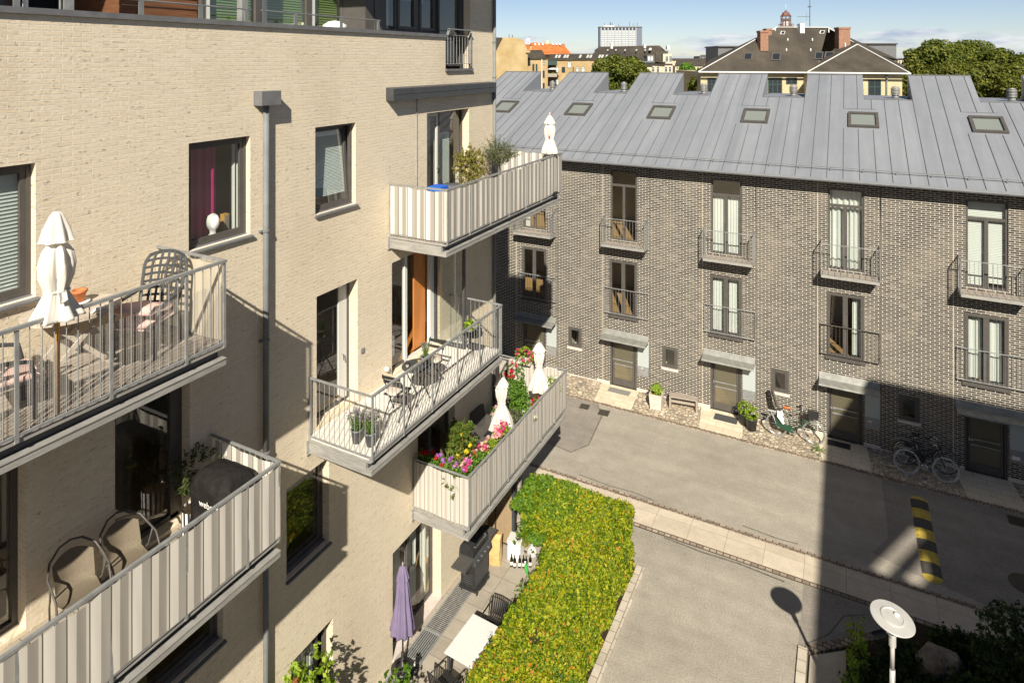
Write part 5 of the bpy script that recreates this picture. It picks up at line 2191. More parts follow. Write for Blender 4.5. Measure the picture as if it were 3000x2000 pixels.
t = thing('climbing_plant', 'tall staked plant with yellow flowers beside the balcony corner', 'plant', (1.0, 12.1, zb), 0, G1)
rr = random.Random(9)
m = MB()
m.lathe(pot_profile(.13, .17, .3), 20)
m.build('pot', M_BLUE, t, True, False)
m = MB()
for a in range(3):
    m.tube([(.1 * math.cos(a * 2.1), .1 * math.sin(a * 2.1), .28), (.03 * math.cos(a), .03 * math.sin(a), 1.75)], .006, 5)
m.build('cane', M_POLE, t, False, False)
m = MB()
for i in range(190):
    z = rr.uniform(.6, 1.85)
    w = .52 * (1.15 - (z - .6) / 1.6)
    d = rvec(rr)
    p = Vector((d.x * w * .5, d.y * w * .7, z))
    q = p + Vector((d.x * .16, d.y * .18, rr.uniform(-.1, .12)))
    sprig(m, p, q, 12, .058, .035, .26, rr)
m.build('leaves', leafmat('feathery_leaves', [(0, (.05, .09, .012)), (.5, (.10, .15, .02)), (1, (.18, .22, .04))]), t, False, False)
m = MB()
for i in range(7):
    z = rr.choice((1.15, 1.5, 1.72, 1.3))
    flower_clump(m, (rr.uniform(-.1, .3), rr.uniform(-.28, .05), z + rr.uniform(-.05, .05)), .055, 24, .03, rr)
m.build('flowers', P_YEL, t, False, False)
t = thing('fuchsia', 'fuchsia bush with hanging coral flowers behind the yellow-flowered plant', 'plant', (.72, 12.55, zb), 0, G1)
m = MB()
m.lathe(pot_profile(.14, .18, .35), 20)
m.build('pot', M_POTG, t, True, False)
m = MB()
for i in range(110):
    d = rvec(rr)
    p = Vector((d.x * .22, d.y * .22, 1.1 + d.z * .45))
    sprig(m, p, p + d * .15, 11, .036, .03, .45, rr)
m.build('leaves', L_PLANT, t, False, False)
m = MB()
for i in range(24):
    d = rvec(rr)
    flower_clump(m, (d.x * .3, d.y * .3, 1.1 + d.z * .4), .03, 9, .018, rr)
m.build('flowers', P_CORAL, t, False, False)

spots = [('low dry bush in a cobalt pot between the two parasols', (.82, 15.05, zb), .17, .34, M_BLUE, L_OLIVE, .22, None),
         ('leafy green plant in a cobalt pot behind the first parasol', (.55, 15.75, zb), .16, .30, M_BLUE, L_PLANT, .34, None),
         ('rounded herb in a grey pot by the rail near the first parasol', (1.15, 14.62, zb), .13, .3, M_POTG, L_OLIVE, .2, None),
         ('pink begonia in a pot behind the first parasol', (.45, 14.85, zb), .12, .5, M_POTG, L_PLANT, .18, P_PINK),
         ('white-flowered plant along the rail by the cobalt pot', (1.28, 14.95, zb), .11, .6, M_POTG, L_PLANT, .18, P_WHITE),
         ('creamy hydrangea behind the rail near the far corner', (1.22, 16.55, zb), .14, .62, M_POTG, L_LIME, .24, P_WHITE),
         ('red-flowered plant by the foot of the far parasol', (1.16, 15.75, zb), .12, .4, M_POTG, L_PLANT, .22, P_RED),
         ('green shrub at the wall end of the flower balcony', (.3, 16.2, zb), .18, .38, M_BLACK, L_PLANT, .30, None)]
for lab, loc, r1, h, pm, lm_, br, fl in spots:
    t = potted('potted_plant', lab, 'potted plant', loc, r1 * .75, r1, h, pm, G1)
    m = MB()
    for i in range(int(900 * br)):
        d = rvec(rr)
        p = Vector((d.x * br, d.y * br, h + br * .75 + d.z * br * .85)) 
        p = Vector((0, 0, h + br * .7)).lerp(p, rr.uniform(.4, 1))
        sprig(m, p, p + d * .05, 4, .034, .03, .5, rr)
    m.build('leaves', lm_, t, False, False)
    if fl:
        m = MB()
        for i in range(16):
            d = rvec(rr)
            d.z = abs(d.z)
            flower_clump(m, (d.x * br, d.y * br, h + br * .75 + d.z * br), .04, 16, .022, rr)
        m.build('flowers', fl, t, False, False)
for lab, loc, fl, lf in (('pink geranium in a box on top of the far screen corner', (.18, 16.92, zb + 1.16), P_ROSE, L_LIME), ('trailing red geranium under the pink one in the far corner', (.10, 16.4, zb + .95), P_RED, L_PLANT)):
    t = thing('hanging_geranium', lab, 'flowers', loc, 0, G1)
    m = MB()
    m.box(-.2, .2, -.09, .09, -.14, 0)
    m.build('planter', M_STONE, t, False, False)
    m = MB()
    for i in range(90):
        d = rvec(rr)
        p = Vector((d.x * .26, d.y * .16, .08 + d.z * .2 - (.25 if fl is P_RED else 0) * rr.random()))
        sprig(m, p, p + d * .06, 6, .034, .03, .6, rr)
    m.build('leaves', lf, t, False, False)
    m = MB()
    for i in range(14):
        d = rvec(rr)
        flower_clump(m, (d.x * .27, d.y * .18 - .03, .12 + d.z * .2 - (.25 if fl is P_RED else 0) * rr.random()), .055, 22, .024, rr)
    m.build('flowers', fl, t, False, False)


def rattan_chair(label, loc, rz):
    t = thing('rattan_armchair', label, 'armchair', loc, rz, 'charcoal rattan armchairs on the flower balcony')
    m = MB()
    m.box(-.25, .28, -.25, .25, .22, .42)
    m.build('seat', M_RATTAN, t, False, False)
    m = MB()
    m.prism([(-.25, -.28, .2), (-.33, -.28, .2), (-.42, -.28, .86), (-.40, -.28, .89), (-.35, -.28, .88)], (0, .56, 0))
    m.build('backrest', M_RATTAN, t, False, False)
    for s_ in (1, -1):
        m = MB()
        m.box(-.28, .30, min(s_ * .25, s_ * .33), max(s_ * .25, s_ * .33), .02, .62)
        m.build('armrest', M_RATTAN, t, False, False)
    m = MB()
    for a in (-.26, .26):
        for b in (-.24, .26):
            m.box(b - .02, b + .02, a - .02, a + .02, 0, .22)
    m.build('legs', M_RATTAN, t, False, False)
    return t


rattan_chair('charcoal rattan armchair against the wall, farther from the sliding door', (.42, 14.35, zb), R(-5))
rattan_chair('charcoal rattan armchair nearest the dark balcony door', (.42, 13.45, zb), R(12))
rattan_chair('charcoal rattan armchair with its back to the rail and the crimson flowers', (.98, 13.3, zb), R(170))
t = thing('rattan_table', 'low rattan table with a dark glass top between the armchairs', 'table', (.82, 13.95, zb), R(4))
m = MB()
m.box(-.3, .3, -.3, .3, .60, .66)
m.build('table_top', M_RATTAN, t, False, False)
m = MB()
m.box(-.22, .22, -.22, .22, .661, .668)
m.build('glass_inset', M_DEEP, t, False, False)
m = MB()
for a in (-.27, .27):
    for b in (-.27, .27):
        m.box(b - .025, b + .025, a - .025, a + .025, 0, .6)
m.build('legs', M_RATTAN, t, False, False)
# ------------------------------------------------------------------ terrace things
t = thing('gas_grill', 'black gas barbecue with side shelf standing on the terrace by the wall', 'barbecue', (.47, 13.56, 0))
m = MB()
m.prism([(-.24, -.34, .08), (.22, -.34, .08), (.27, -.2, .08), (.29, 0, .08), (.27, .2, .08), (.22, .34, .08), (-.24, .34, .08)], (0, 0, .05))
m.build('base_tray', M_BLACK, t, False, False)
m = MB()
m.box(-.20, .20, -.31, .31, .13, .78)
c = m.build('cabinet', M_BLACK, t, False, False)
m = MB()
for i in range(5):
    z = .24 + .05 * i
    m.tube([(-.13, -.315, z + .015), (0, -.325, z), (.13, -.315, z + .015)], .007, 5)
m.box(.2, .207, -.30, -.01, .16, .70)
m.box(.2, .207, .01, .30, .16, .70)
m.build('cabinet_panel', M_ANTH, c, False, False)
m = MB()
m.prism([(.18, -.37, .74), (.27, -.37, .74), (.23, -.37, .90), (.14, -.37, .92), (-.22, -.37, .92), (-.22, -.37, .74)], (0, .74, 0))
f = m.build('firebox', M_ANTH, t, False, False)
for i in range(4):
    m = MB()
    m.tube([(.25, -.24 + .16 * i, .82), (.285, -.24 + .16 * i, .83)], .024, 10)
    m.build('knob', M_CHROME, f, False, False)
m = MB()
n = 10
for y0_, y1_ in ((-.36, .36),):
    prof = [(-.22 + .40 * (1 - math.cos(a * math.pi / n)) / 2 * 1.0, .93 + .30 * math.sin(a * math.pi / n) ** .7 * (1 - .25 * a / n)) for a in range(n + 1)]
    m.prism([(x, y0_, z) for x, z in prof] + [(.18, y0_, .925), (-.22, y0_, .925)], (0, y1_ - y0_, 0))
h = m.build('lid', M_BLACK, t, False, False)
m = MB()
m.tube([(.13, -.25, 1.10), (.18, -.25, 1.11), (.18, .25, 1.11), (.13, .25, 1.10)], .012, 8)
m.lathe([(.03, 0), (.035, .012), (.01, .02)], 12, (.02, 0, 1.235))
m.build('handle', M_CHROME, h, False, False)
for s_ in (-1, 1):
    m = MB()
    m.box(-.18, .18, min(s_ * .38, s_ * .78), max(s_ * .38, s_ * .78), .86, .90)
    m.box(.18, .20, min(s_ * .38, s_ * .78), max(s_ * .38, s_ * .78), .82, .905)
    m.build('side_shelf', M_RUBBER, t, False, False)
    for x in (-.2, .22):
        m = MB()
        m.tube([(x, s_ * .28, .04), (x + .025, s_ * .28, .04)], .04, 10)
        m.build('castor', M_BLACK, t, False, False)
t = thing('paper_bag', 'tall brown paper garden bag beside the gas barbecue', 'bag', (.58, 14.38, 0), R(12))
m = MB()
rr = random.Random(2)
rows = []
for z, a, b in ((0, .155, .11), (.25, .165, .12), (.5, .15, .10), (.66, .165, .09), (.76, .175, .045)):
    rows.append([m.p((a * x + rr.uniform(-.015, .015), b * y + rr.uniform(-.015, .015), z + (rr.uniform(-.05, .05) if z > .8 else 0))) for x, y in ((-1, -1), (0, -1.1), (1, -1), (1.1, 0), (1, 1), (0, 1.1), (-1, 1), (-1.1, 0))])
for A, B in zip(rows, rows[1:]):
    for k in range(8):
        m.idx([A[k], A[(k + 1) % 8], B[(k + 1) % 8], B[k]])
m.build('bag_body', M_PAPER, t, False, False)
t = thing('storage_bin', 'white plastic bin with a printed lid beside the paper bag', 'bin', (.98, 14.78, 0), R(8))
m = MB()
m.prism([(-.17, -.15, 0), (.17, -.15, 0), (.17, .15, 0), (-.17, .15, 0)], (0, 0, .46))
m.build('bin_body', M_WHITE, t, False, False)
m = MB()
m.box(-.19, .19, -.17, .17, .46, .50)
m.box(-.0, .17, -.14, .13, .5, .504)
m.build('lid', M_FRAMEL, t, False, False)
for i, (x, y) in enumerate(((1.02, 14.46), (1.11, 14.46), (1.22, 14.52), (1.31, 14.56), (1.38, 14.57), (1.45, 14.66))):
    t = thing('wine_bottle', 'dark wine bottle in the row of empties on the terrace', 'bottle', (x, y, 0), i, 'empty wine bottles')
    m = MB()
    m.lathe([(.036, 0), (.038, .01), (.038, .19), (.03, .215), (.015, .245), (.014, .305), (.012, .31)], 14)
    m.build('bottle', M_BOTTLE, t, True, False)
    m = MB()
    m.lathe([(.0387, .05), (.0387, .13)], 14, caps=False)
    m.build('label', M_LABEL, t, True, False)
t = thing('spray_bottle', 'bright green plastic bottle leaning by the empties', 'bottle', (1.47, 14.45, 0))
m = MB(Matrix.Rotation(R(18), 4, 'X'))
m.lathe([(.04, 0), (.045, .02), (.045, .24), (.02, .30), (.018, .34)], 12)
m.build('bottle', M_GREENL, t, True, False)
m = MB(Matrix.Rotation(R(18), 4, 'X'))
m.lathe([(.022, .34), (.024, .38), (.01, .39)], 10)
m.build('cap', M_WHITE, t, True, False)
t = thing('plastic_bag', 'crumpled white plastic bag behind the wine bottles', 'bag', (1.36, 14.95, 0))
m = MB()
m.lathe([(.05, 0), (.10, .04), (.12, .14), (.08, .26), (.03, .33), (.06, .39)], 22, (0, 0, 0), .14, 7, 0, (1, .8), wob=.16)
m.build('bag_body', M_TOWER, t, True, False)
t = thing('reed_screen', 'reed matting fence panel on dark posts at the end of the terrace', 'fence', (.35, 15.06, 0))
m = MB()
for i in range(52):
    x = -.36 + .0145 * i
    m.tube([(x, rnd.uniform(-.006, .006), 0.02), (x + rnd.uniform(-.004, .004), 0, 1.78 + rnd.uniform(-.03, .02))], .0085, 5)
m.build('reeds', M_REED, t, False, False)
for x in (.43, .60):
    m = MB()
    m.box(x - .04, x + .04, -.05, .03, 0, 1.85)
    m.build('post', M_ANTH if x < .5 else M_WOODG, t, False, False)
m = MB()
for i in range(6):
    m.box(.66, 1.5, -.02, .02, .04 + .115 * i, .145 + .115 * i)
m.build('board_panel', M_WOODG, t, False, False)
t = thing('garden_spade', 'garden spade with a yellow grip leaning on the reed screen', 'spade', (.36, 14.78, 0))
m = MB()
m.tube([(0, 0, .25), (-.08, .22, 1.32)], .014, 8)
m.build('handle', M_ANTH, t, True, False)
m = MB()
m.tube([(-.082, .225, 1.30), (-.088, .24, 1.42)], .02, 8)
m.build('grip', M_YELLOW, t, True, False)
m = MB()
m.prism([(-.08, -.02, .0), (.08, -.02, .0), (.09, .02, .26), (-.09, .02, .26)], (0, .01, 0))
m.build('blade', M_STEEL, t, False, False)
t = thing('patio_table', 'pale rectangular patio table half under the hedge', 'table', (1.68, 11.52, 0), R(-3))
m = MB()
m.box(-.38, .38, -.53, .53, .715, .74)
m.build('table_top', M_TABLE, t, False, False)
for a in (-.32, .32):
    for b in (-.46, .46):
        m = MB()
        m.box(a - .025, a + .025, b - .025, b + .025, 0, .715)
        m.build('leg', M_ANTH, t, False, False)
for lab, loc, rz in (('black slatted patio chair at the far end of the pale table', (1.70, 12.28, 0), R(-92)), ('black slatted patio chair at the near end of the pale table, cut by the frame', (1.52, 10.72, 0), R(78))):
    t = thing('patio_chair', lab, 'chair', loc, rz, 'black patio chairs')
    m = MB()
    for i in range(9):
        y = -.2 + .05 * i
        m.box(-.22, .22, y - .016, y + .016, .42, .435)
    m.build('seat', M_BLACK, t, False, False)
    m = MB()
    m.tube([(-.22, -.24, .44), (-.28, -.245, .72), (-.32, -.22, .80), (-.325, 0, .815), (-.32, .22, .80), (-.28, .245, .72), (-.22, .24, .44)], .013, 8)
    for i in range(8):
        y = -.18 + .0515 * i
        m.bar((-.225, y, .44), (-.32, y, .80), .012, .024, (0, 1, 0))
    m.build('backrest', M_BLACK, t, False, False)
    for s_ in (1, -1):
        m = MB()
        m.tube([(.23, s_ * .25, 0), (.22, s_ * .25, .6), (.16, s_ * .25, .64), (-.27, s_ * .25, .66)], .012, 8)
        m.build('front_leg', M_BLACK, t, True, False)
        m = MB()
        m.tube([(-.34, s_ * .24, 0), (-.22, s_ * .24, .44)], .012, 8)
        m.build('rear_leg', M_BLACK, t, True, False)


def grate(lab, y0, y1, kind):
    t = thing('drain_grate', lab, 'grate', (.33, (y0 + y1) / 2, 0), 0, 'steel grates along the terrace wall')
    L = (y1 - y0) / 2
    m = MB()
    m.box(-.225, -.20, -L, L, .004, .018)
    m.box(.20, .225, -L, L, .004, .018)
    m.box(-.2, .2, -L, -L + .02, .004, .018)
    m.box(-.2, .2, L - .02, L, .004, .018)
    m.build('frame', M_STEEL, t, False, False)
    m = MB()
    if kind:
        for i in range(8):
            x = -.17 + .049 * i
            m.box(x - .012, x + .012, -L + .02, L - .02, .006, .017)
    else:
        k = int(2 * L / .045)
        for i in range(1, k):
            y = -L + 2 * L * i / k
            m.box(-.2, .2, y - .009, y + .009, .007, .016)
        m.box(-.07, -.06, -L, L, .008, .0165)
        m.box(.06, .07, -L, L, .008, .0165)
    m.build('bars', M_STEEL, t, False, False)
    m = MB()
    m.box(-.2, .2, -L + .02, L - .02, .0045, .006)
    m.build('gravel', M_SOIL if not kind else M_BLACK, t, False, False)


grate('mesh drain grate between the barbecue and the long-barred grate', 11.98, 13.5, 0)
grate('long-barred steel grate between two mesh grates', 11.22, 11.96, 1)
grate('mesh drain grate beside the lilac parasol base', 10.2, 11.2, 0)
t = thing('candle_ring', 'black wrought iron candle ring lying on the mesh grate', 'ornament', (.5, 11.0, .02))
m = MB()
for r_, z in ((.12, .03), (.08, .10), (.1, .0)):
    m.tube([(r_ * math.cos(a * .45), r_ * math.sin(a * .45), z) for a in range(14)], .008, 5, True)
for a in range(5):
    m.tube([(.12 * math.cos(a * 1.26), .12 * math.sin(a * 1.26), .0), (.1 * math.cos(a * 1.26 + .4), .1 * math.sin(a * 1.26 + .4), .12)], .006, 5)
m.build('wire_frame', M_BLACK, t, False, False)
m = MB()
m.lathe([(.022, .0), (.022, .13)], 10, (-.03, .1, .03))
m.build('candle', M_WHITE, t, False, False)

# shrubs against the cream wall
rs = random.Random(31)


def shrub(name, lab, cat, loc, rx, ry, h, n, s, mat, seed, extra=None, group=None, z0=.15, asp=.6, sub=9):
    rr = random.Random(seed)
    t = thing(name, lab, cat, loc, 0, group)
    m = MB()
    tips = []
    for i in range(n):
        d = rvec(rr)
        p = Vector((d.x * rx, d.y * ry, h * (.55 + .45 * d.z))) * rr.uniform(.55, 1.05)
        p.z = max(p.z, z0)
        tips.append(p)
        sprig(m, p - d * .05, p + Vector((d.x * .12, d.y * .12, .12 * rr.random())), sub, s, s * 1.3, asp, rr)
    m.build('leaves', mat, t, False, False)
    m = MB()
    for p in tips[::max(1, n // 24)]:
        m.tube([(p.x * .15, p.y * .15, 0), (p.x * .6, p.y * .6, p.z * .6), p], .008, 4)
    m.build('branches', M_BARK, t, False, False)
    if extra:
        m = MB()
        for i in range(extra[1]):
            d = rvec(rr)
            p = Vector((extra[2][0] + d.x * .16, extra[2][1] + d.y * .2, extra[2][2] + d.z * .3))
            sprig(m, p, p + d * .1, 7, .05, .04, .5, rr)
        m.build('dry_leaves', extra[0], t, False, False)
    return t


b = at(885, 1960, 1.3)
shrub('shrub', 'lime green shrub with a withered brown branch in front of the garden window', 'shrub', (.52, 8.05, 0), .42, .5, 2.75, 300, .055, L_LIME, 3, (L_DRY, 20, (0, -.42, 2.25)))
shrub('shrub', 'low lime shrub at the foot of the downpipe', 'shrub', (.5, 7.2, 0), .4, .4, 2.45, 160, .055, L_HEDGEG, 4)
shrub('shrub', 'bushy garden shrub below the frame whose shadow falls on the cream wall', 'shrub', (1.25, 8.5, 0), .5, .6, 1.75, 150, .055, L_HEDGEG, 5)
shrub('shrub', 'dark shrub standing by the lilac parasol base', 'shrub', (.95, 9.75, 0), .35, .5, 1.15, 100, .05, L_HEDGEG, 6)

# ------------------------------------------------------------------ along the row houses
YS = .03
t = thing('planter_box', 'square pale planter holding a spiky green plant on the cobbles', 'planter', (2.33, 23.5, YS), R(3))
m = MB()
m.prism([(-.19, -.19, 0), (.19, -.19, 0), (.19, .19, 0), (-.19, .19, 0)], (0, 0, .02))
for k in range(4):
    a = k * math.pi / 2
    T0 = Matrix.Rotation(a, 4, 'Z')
    q = [T0 @ Vector(p) for p in ((-.19, -.19, 0), (.19, -.19, 0), (.235, -.235, .55), (-.235, -.235, .55))]
    q2 = [T0 @ Vector(p) for p in ((-.235, -.235, .55), (.235, -.235, .55), (.20, -.20, .55), (-.20, -.20, .55))]
    q3 = [T0 @ Vector(p) for p in ((-.20, -.20, .55), (.20, -.20, .55), (.19, -.19, .42), (-.19, -.19, .42))]
    for z in (q, q2, q3):
        m.face([p.to_tuple() for p in z])
m.build('box', M_STONE, t, False, False)
m = MB()
m.box(-.19, .19, -.19, .19, .40, .44)
m.build('soil', M_TERRA, t, False, False)
m = MB()
for i in range(130):
    a = rs.uniform(0, 6.28)
    q = rs.uniform(.2, 1)
    tip = Vector((math.cos(a) * .26 * q, math.sin(a) * .26 * q, .44 + .42 * (1.1 - q * .6)))
    leaf_quad(m, tip * .5 + Vector((.02, .02, .22)), Vector((math.cos(a), math.sin(a), 1)) + rvec(rs) * .4, .10, .25, rs)
    leaf_quad(m, tip, Vector((math.cos(a), math.sin(a), .7)) + rvec(rs) * .6, .075, .35, rs)
m.build('leaves', L_LIME, t, False, False)
t = thing('bench', 'low weathered wooden bench against the brown brick wall', 'bench', (3.24, 23.86, YS), R(8))
m = MB()
m.box(-.50, .50, -.17, -.005, .42, .46)
m.box(-.50, .50, .005, .17, .42, .46)
m.build('seat', M_WOODG, t, False, False)
for x in (-.47, .47):
    m = MB()
    m.box(x - .03, x + .03, -.16, .16, 0, .42)
    m.build('end_panel', M_WOODG, t, False, False)
m = MB()
m.box(-.44, .44, -.02, .02, .18, .26)
m.build('stretcher', M_WOODG, t, False, False)
for lab, loc, sd_ in (('round dark pot with a yellow-green bush, nearer the road', (5.62, 23.62, YS), 1), ('round dark pot tucked behind the other one, beside the door', (5.36, 23.86, YS), 2)):
    t = potted('plant_pot', lab, 'potted plant', loc, .15, .205, .42, M_ANTH, 'dark pots by the door')
    m = MB()
    rr = random.Random(sd_)
    for i in range(60):
        d = rvec(rr)
        p = Vector((d.x * .19, d.y * .19, .56 + d.z * .17))
        sprig(m, p, p + d * .06, 6, .04, .04, .55, rr)
    m.build('leaves', L_LIME, t, False, False)


def mat_rect(name, lab, x0, x1, y0, y1, mat, cat='door mat', g=None):
    m = MB()
    m.box(x0, x1, y0, y1, .0305, .042)
    return tag(m.build(name, mat), lab, cat, g)


mat_rect('door_mat', 'grey door mat on the slabs beside the planter box', .33, 1.18, 23.78, 24.12, mk('grey_mat', (.19, .18, .165), (.24, .23, .21), 40, .95))
mat_rect('door_mat', 'black door mat on the sunlit slabs near the dark pots', 4.33, 5.12, 23.68, 24.10, M_MAT)
mat_rect('foot_grate', 'black ribbed foot grate at the door on the shadow line', 7.98, 8.66, 23.86, 24.18, M_BLACK, 'grate')


def cover(lab, x, y, w, h, rz=0):
    t = thing('gully_grate', lab, 'drain cover', (x, y, .006), rz)
    m = MB()
    m.box(-w, w, -h, -h + .04, 0, .012)
    m.box(-w, w, h - .04, h, 0, .012)
    m.box(-w, -w + .04, -h + .04, h - .04, 0, .012)
    m.box(w - .04, w, -h + .04, h - .04, 0, .012)
    m.build('frame', M_IRON, t, False, False)
    m = MB()
    for i in range(5):
        x_ = -w + .07 + (2 * w - .14) * i / 4
        m.box(x_ - .014, x_ + .014, -h + .04, h - .04, .001, .010)
    for i in range(4):
        y_ = -h + .08 + (2 * h - .16) * i / 3
        m.box(-w + .04, w - .04, y_ - .012, y_ + .012, .0015, .0095)
    m.build('bars', M_IRON, t, False, False)
    m = MB()
    m.face([(-w + .04, -h + .04, .0005), (w - .04, -h + .04, .0005), (w - .04, h - .04, .0005), (-w + .04, h - .04, .0005)])
    m.build('pit', M_BLACK, t, False, False)


cover('rusty square gully grate on the darker asphalt patch', -.05, 22.36, .17, .17, .1)
cover('rusty square gully grate right of the tar seam', .72, 22.29, .19, .19, .1)
cover('gully grate in the shaded asphalt at the picture edge', 12.75, 22.35, .2, .2, 0)
t = thing('manhole_cover', 'round iron manhole cover in the shaded road at the picture edge', 'manhole', (12.45, 19.75, .006))
m = MB()
m.lathe([(.36, 0), (.36, .008), (.33, .010)], 36)
m.lathe([(.32, .004), (.32, .009), (.02, .010)], 36)
m.build('disc', M_IRON, t, False, False)

t = thing('speed_bump', 'yellow and black rubber speed bump lying across the shaded road', 'speed bump', (10.43, 20.52, .004), R(.5))
segs = [('K', -1.40, -.93), ('Y', -.93, -.46), ('K', -.46, .0), ('Y', .0, .47), ('K', .47, .94), ('Y', .94, 1.41)]
m0 = [(-.22, 0), (-.19, .014), (-.12, .028), (0, .036), (.12, .028), (.19, .014), (.22, 0)]
order = ['Y', 'K', 'Y', 'K', 'Y', 'K', 'Y', 'K', 'Y']
ys = [-1.76, -1.52, -1.06, -.62, -.18, .26, .70, 1.14, 1.56, 1.76]
for i, c_ in enumerate(order):
    m = MB()
    a, b = ys[i] + .003, ys[i + 1] - .003
    if 0 < i < 8:
        m.prism([(x, a, z) for x, z in m0], (0, b - a, 0))
    else:
        n = 8
        prev = None
        for q in range(n + 1):
            t_ = q / n
            w = math.sqrt(max(.0, 1 - t_ ** 2))
            y = b - (b - a) * t_ if i == 0 else a + (b - a) * t_
            cur = [m.p((x * max(w, .05), y, z * max(w, .05))) for x, z in m0]
            if prev:
                for k in range(6):
                    m.idx([prev[k], prev[k + 1], cur[k + 1], cur[k]])
            prev = cur
    if 0 < i < 8:
        m.m = 1
        for x in (-.17, .17):
            for y in (a + .09, a + .14, b - .09, b - .14):
                m.lathe([(.014, .0), (.014, .0025)], 8, (x, y, .018))
    m.build('rubber_segment', [M_YELLOW if c_ == 'Y' else M_RUBBER, M_BLACK], t, False, False)


# ------------------------------------------------------------------ bicycles
def wheel(t, x, tyre, rim, y=0, r=.34):
    m = MB()
    m.tube([(x + r * math.cos(a * math.pi / 16), y, r + r * math.sin(a * math.pi / 16)) for a in range(32)], .020, 6, True)
    w = m.build('wheel', tyre, t, True, False)
    m = MB()
    m.tube([(x + (r - .03) * math.cos(a * math.pi / 16), y, r + (r - .03) * math.sin(a * math.pi / 16)) for a in range(32)], .012, 5, True)
    m.tube([(x, y - .04, r), (x, y + .04, r)], .025, 8)
    m.build('rim', rim, w, True, False)
    m = MB()
    for a in range(18):
        q = a * 2 * math.pi / 18
        m.tube([(x + .02 * math.cos(q), y + (.02 if a % 2 else -.02), r + .02 * math.sin(q)), (x + (r - .03) * math.cos(q), y, r + (r - .03) * math.sin(q))], .0016, 3)
    m.build('spokes', M_CHROME, w, False, False)


